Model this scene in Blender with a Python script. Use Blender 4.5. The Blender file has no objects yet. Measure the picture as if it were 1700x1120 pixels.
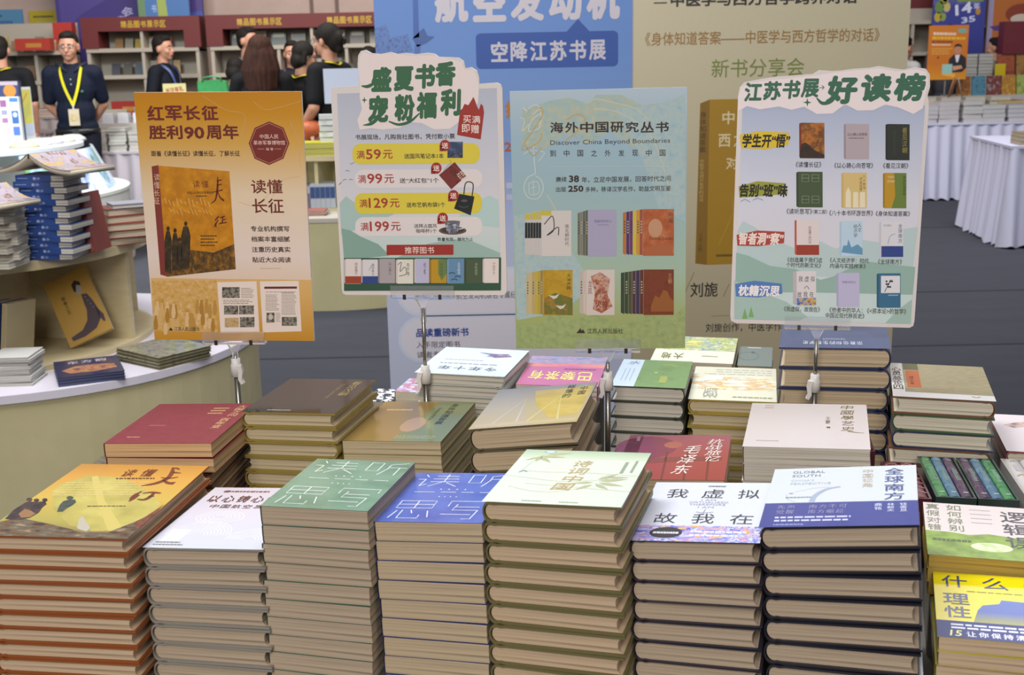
import bpy, bmesh, math, random
import numpy as np
from mathutils import Vector, Matrix, Euler

random.seed(7)
scn = bpy.context.scene
col = scn.collection
PI = math.pi
rad = math.radians

# ------------------------------------------------------------------ camera
PITCH, ROLL = math.atan(460 / 1950), rad(1.17)
F = Vector((0, math.cos(PITCH), -math.sin(PITCH)))
U0 = Vector((0, math.sin(PITCH), math.cos(PITCH)))
R0 = Vector((1, 0, 0))
RV = R0 * math.cos(ROLL) - U0 * math.sin(ROLL)
UV = U0 * math.cos(ROLL) + R0 * math.sin(ROLL)
cd = bpy.data.cameras.new('camera')
cam = bpy.data.objects.new('camera', cd)
col.objects.link(cam)
cam.matrix_world = Matrix(((RV.x, UV.x, -F.x, 0), (RV.y, UV.y, -F.y, 0), (RV.z, UV.z, -F.z, 1.45), (0, 0, 0, 1)))
cd.sensor_width = 36
cd.lens = 1950 / 1700 * 36
cd.clip_start, cd.clip_end = 0.05, 60
cd.dof.use_dof = True
cd.dof.focus_distance = 1.75
cd.dof.aperture_fstop = 12
scn.camera = cam

# ------------------------------------------------------------------ light of the hall
scn.view_settings.view_transform = 'Standard'
scn.view_settings.look = 'None'
scn.view_settings.exposure = 0.0
scn.view_settings.gamma = 1.0
scn.view_settings.use_curve_mapping = False
wd = bpy.data.worlds.new('hall_air')
scn.world = wd
wd.use_nodes = True
bg = wd.node_tree.nodes['Background']
bg.inputs[0].default_value = (0.92, 0.93, 1.0, 1)
bg.inputs[1].default_value = 0.20


def lamp(name, loc, aim, size, power, color=(1, 1, 1), sy=None):
    l = bpy.data.lights.new(name, 'AREA')
    l.shape = 'RECTANGLE'
    l.size, l.size_y = size, sy or size
    l.energy = power
    l.color = color
    o = bpy.data.objects.new(name, l)
    o.location = loc
    o.rotation_euler = (Vector(aim) - Vector(loc)).to_track_quat('-Z', 'Y').to_euler()
    col.objects.link(o)
    return o


lamp('ceiling_or_fill_lamp', (0.3, 3.0, 4.6), (0.1, 1.5, 0.9), 2.2, 92, (0.97, 0.98, 1.0))
lamp('ceiling_or_fill_lamp', (-0.6, -3.0, 3.9), (0, 2, 0.9), 2.5, 215, (1.0, 0.95, 0.89))  # added fill behind the camera, lights book fronts more than tops
lamp('ceiling_or_fill_lamp', (-1.2, 2.4, 4.4), (-1.7, 4.2, 0.5), 1.6, 185, (0.96, 0.98, 1.0))  # added light, placed to brighten the front faces of the left island
lamp('ceiling_or_fill_lamp', (3.5, 8.0, 5.0), (3.5, 9.5, 0.4), 2.5, 260, (0.94, 0.95, 1.0))
lamp('ceiling_or_fill_lamp', (-1.5, 9.0, 5.2), (-2.4, 12.5, 1.2), 3.0, 330, (1.0, 0.92, 0.84))
lamp('booth_spot', (-3.4, 7.0, 3.6), (-3.6, 8.6, 0.7), 0.6, 190, (0.9, 0.97, 1.0))

# ------------------------------------------------------------------ materials


def lin(hx, gain=1.0):
    hx = hx.lstrip('#')
    r = []
    for i in (0, 2, 4):
        c = int(hx[i:i + 2], 16) / 255
        c = c / 12.92 if c <= 0.04045 else ((c + 0.055) / 1.055) ** 2.4
        r.append(min(c * gain, 0.92))
    return (*r, 1)


MATS = {}


def new_mat(name):
    m = bpy.data.materials.new(name)
    m.use_nodes = True
    nt = m.node_tree
    return m, nt, nt.nodes['Principled BSDF']


def plain(hx, rough=0.5, gain=1.0, metal=0.0, coat=0.0, emit=0.0, spec=0.5):
    k = ('p', hx, rough, gain, metal, coat, emit, spec)
    if k not in MATS:
        m, nt, b = new_mat('surface_' + hx.strip('#'))
        b.inputs['Base Color'].default_value = lin(hx, gain)
        b.inputs['Roughness'].default_value = rough
        b.inputs['Metallic'].default_value = metal
        b.inputs['Coat Weight'].default_value = coat
        b.inputs['Coat Roughness'].default_value = 0.12
        b.inputs['Specular IOR Level'].default_value = spec
        if emit:
            b.inputs['Emission Color'].default_value = lin(hx)
            b.inputs['Emission Strength'].default_value = emit
        MATS[k] = m
    return MATS[k]


def ramp(nt, stops, fac, interp='LINEAR'):
    n = nt.nodes.new('ShaderNodeValToRGB')
    n.color_ramp.interpolation = interp
    e = n.color_ramp.elements
    while len(e) < len(stops):
        e.new(0.5)
    for i, (p, c) in enumerate(stops):
        e[i].position = p
        e[i].color = c
    nt.links.new(fac, n.inputs[0])
    return n.outputs[0]


def objco(nt, scale=(1, 1, 1)):
    t = nt.nodes.new('ShaderNodeTexCoord')
    mp = nt.nodes.new('ShaderNodeMapping')
    mp.inputs['Scale'].default_value = scale
    nt.links.new(t.outputs['Object'], mp.inputs[0])
    return mp.outputs[0]


def noise(nt, vec, scale, detail=3, rough=0.5, dist=0.0):
    n = nt.nodes.new('ShaderNodeTexNoise')
    n.inputs['Scale'].default_value = scale
    n.inputs['Detail'].default_value = detail
    n.inputs['Roughness'].default_value = rough
    n.inputs['Distortion'].default_value = dist
    nt.links.new(vec, n.inputs['Vector'])
    return n.outputs[0]


def mottle(cols, scale=30, gain=1.0, rough=0.4, stretch=(1, 1, 1), detail=4, lo=0.3, hi=0.7, dist=0.15, coat=0.0):
    k = ('m', tuple(cols), scale, gain, rough, stretch, detail, lo, hi, dist, coat)
    if k not in MATS:
        m, nt, b = new_mat('printed_picture')
        n = len(cols)
        st = [(lo + (hi - lo) * i / max(1, n - 1), lin(c, gain)) for i, c in enumerate(cols)]
        o = ramp(nt, st, noise(nt, objco(nt, stretch), scale, detail, 0.55, dist))
        nt.links.new(o, b.inputs['Base Color'])
        b.inputs['Roughness'].default_value = rough
        b.inputs['Coat Weight'].default_value = coat
        MATS[k] = m
    return MATS[k]


def grad(stops, size, gain=1.0, rough=0.45, axis='Y'):
    """printed colour blend along one side of a sheet"""
    k = ('g', tuple(stops), size, gain, rough, axis)
    if k not in MATS:
        m, nt, b = new_mat('printed_blend')
        s = nt.nodes.new('ShaderNodeSeparateXYZ')
        nt.links.new(objco(nt, (1 / size,) * 3), s.inputs[0])
        o = ramp(nt, [(p, lin(c, gain)) for p, c in stops], s.outputs[axis])
        nt.links.new(o, b.inputs['Base Color'])
        b.inputs['Roughness'].default_value = rough
        MATS[k] = m
    return MATS[k]


def paper(hx, axis=2, fine=900):
    """edges of a block of pages: fine lines along the sheets"""
    k = ('pages', hx, axis, fine)
    if k not in MATS:
        m, nt, b = new_mat('page_edges')
        sc = [2.5, 2.5, 2.5]
        sc[axis] = fine
        v = objco(nt, tuple(sc))
        c = lin(hx)
        d = tuple(x * 0.42 for x in c[:3]) + (1,)
        e = tuple(min(1, x * 1.08) for x in c[:3]) + (1,)
        f = noise(nt, v, 1.0, 2.5, 0.65)
        nt.links.new(ramp(nt, [(0.32, d), (0.50, c), (0.72, e)], f), b.inputs['Base Color'])
        bp = nt.nodes.new('ShaderNodeBump')
        bp.inputs['Strength'].default_value = 0.35
        bp.inputs['Distance'].default_value = 0.0006
        nt.links.new(f, bp.inputs['Height'])
        nt.links.new(bp.outputs[0], b.inputs['Normal'])
        b.inputs['Roughness'].default_value = 0.75
        b.inputs['Specular IOR Level'].default_value = 0.25
        MATS[k] = m
    return MATS[k]


def grainy(hx, hx2, scale=40, rough=0.7, stretch=(1, 1, 1), bump=0.0, gain=1.0):
    k = ('gr', hx, hx2, scale, rough, stretch, bump, gain)
    if k not in MATS:
        m, nt, b = new_mat('grain_' + hx.strip('#'))
        f = noise(nt, objco(nt, stretch), scale, 5, 0.6)
        nt.links.new(ramp(nt, [(0.35, lin(hx, gain)), (0.65, lin(hx2, gain))], f), b.inputs['Base Color'])
        b.inputs['Roughness'].default_value = rough
        if bump:
            bp = nt.nodes.new('ShaderNodeBump')
            bp.inputs['Strength'].default_value = bump
            bp.inputs['Distance'].default_value = 0.004
            nt.links.new(f, bp.inputs['Height'])
            nt.links.new(bp.outputs[0], b.inputs['Normal'])
        MATS[k] = m
    return MATS[k]


def clear():
    k = 'clear'
    if k not in MATS:
        m, nt, b = new_mat('clear_acrylic')
        b.inputs['Base Color'].default_value = (0.97, 0.98, 1, 1)
        b.inputs['Roughness'].default_value = 0.06
        b.inputs['IOR'].default_value = 1.15
        b.inputs['Transmission Weight'].default_value = 0.92
        b.inputs['Coat Weight'].default_value = 0.6
        MATS[k] = m
    return MATS[k]


# ------------------------------------------------------------------ mesh helpers


class MB:
    """collects shapes into one mesh with several materials"""

    def __init__(s):
        s.v, s.f, s.mi, s.mats, s.sm = [], [], [], [], []

    def slot(s, m):
        if m not in s.mats:
            s.mats.append(m)
        return s.mats.index(m)

    def add(s, v, f, m, smooth=False, M=None):
        b = len(s.v)
        s.v += [tuple(M @ Vector(p)) if M else tuple(p) for p in v]
        s.f += [tuple(i + b for i in q) for q in f]
        k = s.slot(m)
        s.mi += [k] * len(f)
        s.sm += [smooth] * len(f)
        return s

    def box(s, x0, y0, z0, x1, y1, z1, m, M=None):
        v = [(x, y, z) for z in (z0, z1) for y in (y0, y1) for x in (x0, x1)]
        f = [(0, 2, 3, 1), (4, 5, 7, 6), (0, 1, 5, 4), (2, 6, 7, 3), (0, 4, 6, 2), (1, 3, 7, 5)]
        return s.add(v, f, m, False, M)

    def prism(s, pts, z0, z1, m, M=None, smooth=False):
        n = len(pts)
        v = [(p[0], p[1], z0) for p in pts] + [(p[0], p[1], z1) for p in pts]
        f = [tuple(range(n - 1, -1, -1)), tuple(range(n, 2 * n))]
        s.add(v, f, m, False, M)
        b = len(s.v) - 2 * n
        k = s.slot(m)
        for i in range(n):
            j = (i + 1) % n
            s.f.append((b + i, b + j, b + n + j, b + n + i))
            s.mi.append(k)
            s.sm.append(smooth)
        return s

    def tube(s, pts, r, m, n=10, cap=True):
        pts = [Vector(p) for p in pts]
        rs = r if isinstance(r, (list, tuple)) else [r] * len(pts)
        v, f = [], []
        for i, p in enumerate(pts):
            t = (pts[min(i + 1, len(pts) - 1)] - pts[max(i - 1, 0)]).normalized()
            a = t.orthogonal().normalized() if i == 0 else (a - t * a.dot(t)).normalized()
            c = t.cross(a)
            v += [p + (a * math.cos(2 * PI * k / n) + c * math.sin(2 * PI * k / n)) * rs[i] for k in range(n)]
        for i in range(len(pts) - 1):
            for k in range(n):
                q = (k + 1) % n
                f.append((i * n + k, i * n + q, i * n + n + q, i * n + n + k))
        s.add(v, f, m, True)
        if cap:
            b = len(v)
            e = len(s.v) - b
            kk = s.slot(m)
            s.f += [tuple(e + q for q in range(n - 1, -1, -1)), tuple(e + b - n + q for q in range(n))]
            s.mi += [kk, kk]
            s.sm += [False, False]
        return s

    def lathe(s, prof, m, n=32, c=(0, 0, 0), a0=0, a1=2 * PI, smooth=True):
        full = abs(a1 - a0 - 2 * PI) < 1e-6
        k = n if full else n + 1
        v, f = [], []
        for i in range(k):
            a = a0 + (a1 - a0) * i / n
            v += [(c[0] + r * math.cos(a), c[1] + r * math.sin(a), c[2] + z) for r, z in prof]
        L = len(prof)
        for i in range(n):
            j = (i + 1) % k
            for q in range(L - 1):
                f.append((i * L + q, j * L + q, j * L + q + 1, i * L + q + 1))
        return s.add(v, f, m, smooth)

    def mesh(s, name):
        me = bpy.data.meshes.new(name)
        me.from_pydata(s.v, [], s.f)
        for m in s.mats:
            me.materials.append(m)
        me.polygons.foreach_set('material_index', s.mi)
        me.polygons.foreach_set('use_smooth', s.sm)
        me.update()
        return me

    def obj(s, name, parent=None, loc=(0, 0, 0), rot=(0, 0, 0)):
        return link(name, s.mesh(name), parent, loc, rot)


def link(name, me, parent=None, loc=(0, 0, 0), rot=(0, 0, 0)):
    o = bpy.data.objects.new(name, me)
    col.objects.link(o)
    o.location = loc
    o.rotation_euler = rot
    if parent:
        o.parent = parent
    return o


def tag(o, label, cat, group=None):
    o['label'], o['category'] = label, cat
    if group:
        o['group'] = group
    return o


def thing(name, label, cat, loc=(0, 0, 0), rot=(0, 0, 0), group=None):
    return tag(link(name, None, None, loc, rot), label, cat, group)


def struct(o):
    o['kind'] = 'structure'
    return o


def catmull(pts, k=6):
    p = [np.array(q, float) for q in pts]
    if len(p) < 3:
        return p
    p = [2 * p[0] - p[1]] + p + [2 * p[-1] - p[-2]]
    out = []
    for i in range(1, len(p) - 2):
        for j in range(k):
            t = j / k
            out.append(0.5 * (2 * p[i] + (p[i + 1] - p[i - 1]) * t + (2 * p[i - 1] - 5 * p[i] + 4 * p[i + 1] - p[i + 2]) * t * t
                              + (3 * p[i] - p[i - 1] - 3 * p[i + 1] + p[i + 2]) * t ** 3))
    return out + [p[-2]]


# ------------------------------------------------------------------ lettering and flat printing
FC = bpy.data.curves.new('lettering', 'FONT')
FC.resolution_u = 2
FO = bpy.data.objects.new('lettering', FC)
GL = {}


def glyphs(t, bold):
    k = (t, bold)
    if k not in GL:
        FC.body = t
        me = bpy.data.meshes.new_from_object(FO)
        cp = 1
        v = np.array([q.co[:2] for q in me.vertices]) if len(me.vertices) else np.zeros((1, 2))
        f = [tuple(p.vertices) for p in me.polygons]
        if bold > 0.001 and f:
            off = [(math.cos(x * PI / 4) * bold, math.sin(x * PI / 4) * bold) for x in range(0, 8, 1 if bold > 0.025 else 2)]
            n, cp = len(v), len(off)
            f = [tuple(i + n * j for i in q) for j in range(len(off)) for q in f]
            v = np.concatenate([v + np.array(o) for o in off])
        GL[k] = (v, f, v.min(0), v.max(0), cp)
        bpy.data.meshes.remove(me)
    return GL[k]


class Art:
    """flat printing on a sheet W x H; drawn on a design grid whose corners (TL, TR, BR, BL) are given"""

    def __init__(s, W, H, quad=((0, 0), (1, 0), (1, 1), (0, 1)), gain=1.0, rough=0.45, flip=False, coat=0.0, step=6e-5):
        s.W, s.H, s.g, s.r, s.fl, s.ct, s.st = W, H, gain, rough, flip, coat, step
        A, b = [], []
        for (x, y), (u, v) in zip(quad, ((0, H), (W, H), (W, 0), (0, 0))):
            A += [[x, y, 1, 0, 0, 0, -u * x, -u * y], [0, 0, 0, x, y, 1, -v * x, -v * y]]
            b += [u, v]
        s.h = np.append(np.linalg.solve(np.array(A, float), np.array(b, float)), 1).reshape(3, 3)
        s.m = MB()

    def P(s, x, y):
        q = s.h @ np.array([x, y, 1.0])
        return q[:2] / q[2]

    def mat(s, c):
        return c if not isinstance(c, str) else plain(c, s.r, s.g, coat=s.ct)

    def raw(s, v, f, c, lv):
        if s.fl:
            v = [(s.W - p[0], s.H - p[1], *p[2:]) for p in v]
        s.m.add([(p[0], p[1], (lv + (p[2] if len(p) > 2 else 0)) * s.st) for p in v], f, s.mat(c))

    def poly(s, pts, c, lv=2):
        q = [s.P(*p) for p in pts]
        ar = sum(q[i - 1][0] * q[i][1] - q[i][0] * q[i - 1][1] for i in range(len(q)))
        if ar < 0:
            q = q[::-1]
        s.raw(q, [tuple(range(len(q)))], c, lv)

    def rect(s, x0, y0, x1, y1, c, lv=1):
        s.poly([(x0, y0), (x1, y0), (x1, y1), (x0, y1)], c, lv)

    def full(s, c, lv=0, e=0.0):
        s.raw([(e, e), (s.W - e, e), (s.W - e, s.H - e), (e, s.H - e)], [(0, 1, 2, 3)], c, lv)

    def rrect(s, x0, y0, x1, y1, r, c, lv=1):
        p = []
        for cx, cy, a in ((x1 - r, y0 + r, -90), (x1 - r, y1 - r, 0), (x0 + r, y1 - r, 90), (x0 + r, y0 + r, 180)):
            p += [(cx + r * math.cos(rad(a + t)), cy + r * math.sin(rad(a + t))) for t in (0, 22.5, 45, 67.5, 90)]
        s.poly(p, c, lv)

    def ell(s, cx, cy, rx, ry, c, lv=2, n=20):
        s.poly([(cx + rx * math.cos(2 * PI * i / n), cy + ry * math.sin(2 * PI * i / n)) for i in range(n)], c, lv)

    def text(s, t, x0, y0, x1, y1, c, lv=5, bold=0.0, shear=0.0, turn=0.0):
        """letters of t filling the box; turn in degrees, seen from the front"""
        v, f, a, b, cp = glyphs(t, bold)
        if not f:
            return
        xm, ym = (x0 + x1) / 2, (y0 + y1) / 2
        ce = s.P(xm, ym)
        w = abs(s.P(x1, ym)[0] - s.P(x0, ym)[0])
        h = abs(s.P(xm, y1)[1] - s.P(xm, y0)[1])
        if turn in (90, -90):
            w, h = abs(s.P(xm, y1)[1] - s.P(xm, y0)[1]), abs(s.P(x1, ym)[0] - s.P(x0, ym)[0])
        q = (v - (a + b) / 2) / np.maximum(b - a, 1e-6) * np.array([w, h])
        q[:, 0] += q[:, 1] * shear
        n1 = len(q) // cp
        zz = np.repeat(np.arange(cp), n1) * 0.11
        cs, sn = math.cos(rad(turn)), math.sin(rad(turn))
        q = q @ np.array([[cs, sn], [-sn, cs]]) + ce
        s.raw([(p[0], p[1], k) for p, k in zip(q, zz)], f, c, lv)

    def vtext(s, t, x0, y0, x1, y1, c, lv=5, bold=0.0, fill=0.88):
        n = len(t)
        for i, ch in enumerate(t):
            a = y0 + (y1 - y0) * i / n
            s.text(ch, x0, a, x1, a + (y1 - y0) / n * fill, c, lv, bold)

    def htext(s, t, x0, y0, x1, y1, c, lv=5, bold=0.0, fill=0.8):
        n = len(t)
        for i, ch in enumerate(t):
            a = x0 + (x1 - x0) * i / n
            s.text(ch, a, y0, a + (x1 - x0) / n * fill, y1, c, lv, bold)

    def stroke(s, pts, w, c, lv=4, smooth=True):
        """a brush line; w in metres, one number or one per point"""
        p = [s.P(*q) for q in pts]
        ws = list(w) if isinstance(w, (list, tuple)) else [w] * len(p)
        if smooth and len(p) > 2:
            q = catmull([(a[0], a[1], b) for a, b in zip(p, ws)], 5)
            p, ws = [r[:2] for r in q], [max(r[2], 1e-5) for r in q]
        v, f = [], []
        for i in range(len(p)):
            d = np.array(p[min(i + 1, len(p) - 1)]) - np.array(p[max(i - 1, 0)])
            d = d / (np.linalg.norm(d) + 1e-9)
            nrm = np.array([-d[1], d[0]]) * ws[i] / 2
            v += [p[i] - nrm, p[i] + nrm]
        for i in range(len(p) - 1):
            f.append((2 * i, 2 * i + 2, 2 * i + 3, 2 * i + 1))
        s.raw(v, f, c, lv)

    def bars(s, x0, y0, x1, y1, n, c, lv=3, thick=0.35, ragged=0.25):
        """rows too small to read"""
        for i in range(n):
            a = y0 + (y1 - y0) * (i + 0.5 - thick / 2) / n
            b = y0 + (y1 - y0) * (i + 0.5 + thick / 2) / n
            x = x0
            e = x1 - (x1 - x0) * random.random() * ragged
            while x < e - 1e-9:
                l = (x1 - x0) * random.uniform(0.05, 0.14)
                s.rect(x, a, min(x + l, e), b, c, lv)
                x += l + (x1 - x0) * 0.02

    def done(s, name, parent, loc=(0, 0, 0), rot=(0, 0, 0)):
        return s.m.obj(name, parent, loc, rot)


UP = (PI / 2, 0, 0)       # a sheet stood upright, facing -y

# ------------------------------------------------------------------ books
BM = {}


def book_mesh(w, d, t, kind, spine, cover, pages, board):
    """cover and page block; spine on the left (L) or right (R), foot of the pages towards -y"""
    k = (round(w, 4), round(d, 4), round(t, 4), kind, spine, cover, pages, board)
    if k in BM:
        return BM[k]
    hard = kind == 'hard'
    c = board if hard else 0.00035
    o = 0.003 if hard else 0.0004
    bul = 0.30 * t if hard else 0.0006
    con = 0.26 * t if hard else 0.0006
    N = 10
    th = [PI * i / N for i in range(N + 1)]
    fl = (lambda x: x) if spine == 'L' else (lambda x: w - x)

    def arc(b, z0, z1, off):
        return [(off + b * (1 - math.sin(a)), (z0 + z1) / 2 + (z1 - z0) / 2 * math.cos(a)) for a in th]
    out = [(w, t), (bul + 0.012, t), (bul + 0.006, t - (0.0009 if hard else 0))] + arc(bul, 0, t, 0) + \
          [(bul + 0.006, 0.0009 if hard else 0), (bul + 0.012, 0), (w, 0)]
    inn = [(w, t - c), (bul + 0.012, t - c), (bul + 0.006, t - c - (0.0009 if hard else 0))] + arc(bul, c, t - c, c * 0.6) + \
          [(bul + 0.006, c + (0.0009 if hard else 0)), (bul + 0.012, c), (w, c)]
    n = len(out)
    m = MB()
    v = [(fl(x), y, z) for y in (0, d) for x, z in out + inn]
    f = []
    for i in range(n - 1):
        f += [(i, i + 1, 2 * n + i + 1, 2 * n + i), (n + i, 3 * n + i, 3 * n + i + 1, n + i + 1),
              (i, n + i, n + i + 1, i + 1), (2 * n + i, 2 * n + i + 1, 3 * n + i + 1, 3 * n + i)]
    f += [(0, 2 * n, 3 * n, n), (n - 1, 2 * n - 1, 4 * n - 1, 3 * n - 1)]
    if spine == 'L':
        f = [q[::-1] for q in f]
    m.add(v, f, cover)
    e = 0.0002
    blk = arc(bul, c + e, t - c - e, c * 0.6 + 0.0012)
    right = [(w - o - con * math.sin(a), (t / 2) - (t / 2 - c - e) * math.cos(a)) for a in th]
    pr = blk + right
    g = MB()
    q = len(pr)
    v = [(fl(x), y, z) for y in (o, d - o) for x, z in pr]
    f = [tuple(range(q)), tuple(range(2 * q - 1, q - 1, -1))] + [(i, q + i, q + (i + 1) % q, (i + 1) % q) for i in range(q)]
    if spine == 'R':
        f = [x[::-1] for x in f]
    g.add(v, f, pages)
    BM[k] = (m.mesh('cover'), g.mesh('page_block'))
    return BM[k]


ORD = ['topmost', 'second', 'third', 'fourth', 'fifth', 'sixth', 'seventh', 'eighth', 'ninth', 'tenth', 'eleventh', 'twelfth', 'thirteenth', 'fourteenth']


def one_book(w, d, t, kind, spine, cover, pages, loc, rot, label, group, board=0.0026, name='book'):
    a, b = book_mesh(w, d, t, kind, spine, cover, pages, board)
    r = thing(name, label, 'book', loc, rot, group)
    link('cover', a, r)
    link('page_block', b, r)
    return r


def stack(x, y, ang, w, d, ztop, n, tilt, desc, kind='hard', spine='L', cover=None, pages=None, art=None, zb=0.75,
          drift=0.0, jit=0.0014, board=0.0026, noun='book', toptitle=None, spin=0.7, turns=None, shown=99, covers={}):
    """a pile: the books lean a little more towards the top, each one sits on the one below"""
    t = (ztop - zb) / n
    rr = random.Random(desc)
    if n > shown:                            # the pile stands on a riser of the table
        hgt = (n - shown) * t
        MB().box(0.006, 0.006, 0, w - 0.006, d - 0.006, hgt - 0.0005, plain('#5d5850', 0.6)).obj('riser', tb, Vector((x, y, zb)) - tb.location, (0, 0, rad(ang)))  # riser coloured dark to stand in for shade behind the books
    for i in range(max(0, n - shown), n):
        k = n - 1 - i                        # 0 = topmost
        tl = rad(tilt) * (i + 1) / n
        a = rad(ang + (0 if k == 0 else rr.uniform(-spin, spin)))
        u = Vector((math.cos(a), math.sin(a), 0))
        nn = Vector((-u.y, u.x, 0))
        dr = drift * k / max(1, n - 1) + (0 if k == 0 else rr.uniform(-jit, jit))
        p = Vector((x, y, zb + i * t)) + u * dr + nn * (0 if k == 0 else rr.uniform(-jit, jit))
        rt = Euler((0, -tl, a), 'XYZ')
        lab = f"{ORD[k]} {noun} down in {desc}" if k else f"topmost {noun} of {desc}"
        if k == 0 and toptitle:
            lab = toptitle
        sp = spine if not turns or k not in turns else ('R' if spine == 'L' else 'L')
        b = one_book(w, d, t, kind, sp, covers.get(k, cover), pages, p, rt, lab, desc, board)
        if k == 0 and art:
            ar = art(w, d)
            ar.done('cover_print', [c for c in b.children if c.name.startswith('cover')][0], (0, 0, t + 0.00012))


# ------------------------------------------------------------------ the display table with its stacks
tb = thing('display_table', 'long display table under the front stacks, coloured dark for the shade between them', 'table', (0, 1.5, 0))
m = MB()
m.box(-0.60, -0.46, 0.715, 0.95, 0.74, 0.75, plain('#5d5850', 0.6))  # dark colour stands in for the shade in gaps between stacks
tto = m.obj('tabletop', tb, (0, 0, 0), (0, 0, rad(-2)))
for sx, sy in ((-0.56, -0.41), (0.9, -0.41), (-0.56, 0.69), (0.9, 0.69)):
    MB().box(sx - 0.025, sy - 0.025, 0, sx + 0.025, sy + 0.025, 0.715, plain('#b9b9b9', 0.4, metal=0.6)).obj('leg', tb, (0, 0, 0), (0, 0, rad(-2)))

PG = {'tan': paper('#c4ab8e'), 'grey': paper('#b5a28c'), 'warm': paper('#c9a67c'), 'cream': paper('#c2b190'), 'white': paper('#c6bfb2'),
      'pale': paper('#cfc6b2'), 'dun': paper('#bda98c')}
GLOSS = dict(rough=0.22, coat=0.3)


def bk(hx, rough=0.3, coat=0.4):
    return plain(hx, rough, coat=coat)


def art_march(w, d):
    a = Art(w, d, ((415, 75), (1095, 90), (655, 408), (-112, 392)), rough=0.3, coat=0.3)
    a.full(grad(((0.0, '#7d6a44'), (0.2, '#a0964e'), (0.5, '#bda04c'), (0.8, '#c08f42'), (1.0, '#ad7d3a')), d, 1.0, 0.28))
    grn = mottle(('#97904c', '#a89c54', '#b3a75c', '#c0b468'), 20, rough=0.3, detail=8)
    a.poly([(300, 170), (450, 130), (640, 140), (800, 220), (830, 260), (760, 330), (640, 370), (480, 375), (360, 350), (270, 280), (262, 200)], grn, 1)
    a.poly([(470, 135), (505, 132), (540, 240), (640, 370), (560, 375), (500, 250)], '#c0b062', 2)
    sea = mottle(('#2f2c2c', '#4c4036', '#6d543c', '#5a5a50', '#8d7256', '#a89478'), 45, rough=0.3, stretch=(1, 2.2, 1), detail=9)
    a.poly([(-60, 345), (20, 330), (100, 318), (200, 335), (300, 352), (420, 378), (560, 380), (700, 335), (815, 290), (655, 408), (-112, 392)], sea, 3)
    a.poly([(690, 345), (760, 310), (850, 262), (815, 292), (720, 362)], mottle(('#5d302a', '#7d4a3a', '#46402f'), 60, rough=0.3, detail=8), 4)
    a.poly([(400, 365), (410, 320), (430, 310), (445, 335), (470, 360), (450, 378)], '#b0a898', 4)
    dk = mottle(('#2a2629', '#3f3436', '#5d4a3a'), 70, rough=0.3, detail=8)
    a.poly([(20, 322), (60, 285), (100, 262), (128, 248), (150, 246), (182, 250), (205, 246), (228, 248), (236, 258), (215, 272), (196, 296), (150, 318), (80, 330)], dk, 4)
    for x, y, r_ in ((142, 238, 17), (180, 241, 15), (225, 240, 15)):
        a.ell(x, y, r_, 8, dk, 5, 10)
    a.poly([(90, 300), (120, 280), (150, 285), (180, 300), (150, 316), (105, 318)], '#8d6a48', 5)
    sl = mottle(('#2f3634', '#47524a', '#3a3a34'), 70, rough=0.3, detail=8)
    a.poly([(292, 292), (305, 262), (322, 246), (345, 240), (385, 238), (392, 250), (372, 264), (345, 276), (320, 292)], sl, 4)
    a.ell(358, 231, 19, 8, sl, 5, 10)
    br = '#6a3222'
    a.text('读', 640, 103, 705, 137, br, 5, 0.01)
    a.text('懂', 740, 103, 808, 137, br, 5, 0.01)
    a.bars(600, 140, 805, 150, 1, '#5a3a22', 4, 0.6, 0)
    for p, w_ in (([(905, 97), (898, 120), (880, 140), (850, 156), (800, 170), (735, 178)], [.003, .006, .006, .007, .007, .002]), ([(902, 98), (925, 100), (938, 106)], [.002, .004, .002]), ([(898, 116), (918, 120), (945, 122)], [.002, .004, .002]),
                  ([(840, 142), (880, 146), (930, 140)], [.002, .004, .002]), ([(850, 152), (875, 166), (908, 168)], [.003, .006, .009]),
                  ([(735, 204), (700, 220), (672, 238)], [.003, .005, .002]), ([(722, 218), (690, 236), (668, 248)], [.003, .005, .002]), ([(740, 212), (790, 208), (835, 212)], [.002, .005, .003]),
                  ([(800, 210), (785, 224), (750, 240), (712, 238)], [.004, .005, .006, .002]), ([(770, 226), (800, 226)], [.004, .002])):
        a.stroke(p, w_, br, 6)
    for i in range(6):
        a.bars(330 - 14 * i, 158 + i * 11, 800 - 6 * i, 166 + i * 11, 1, '#cdb878', 3, 0.35, 0.1)
    a.bars(450, 264, 650, 272, 1, '#4a3a22', 5, 0.4, 0)
    return a


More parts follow.
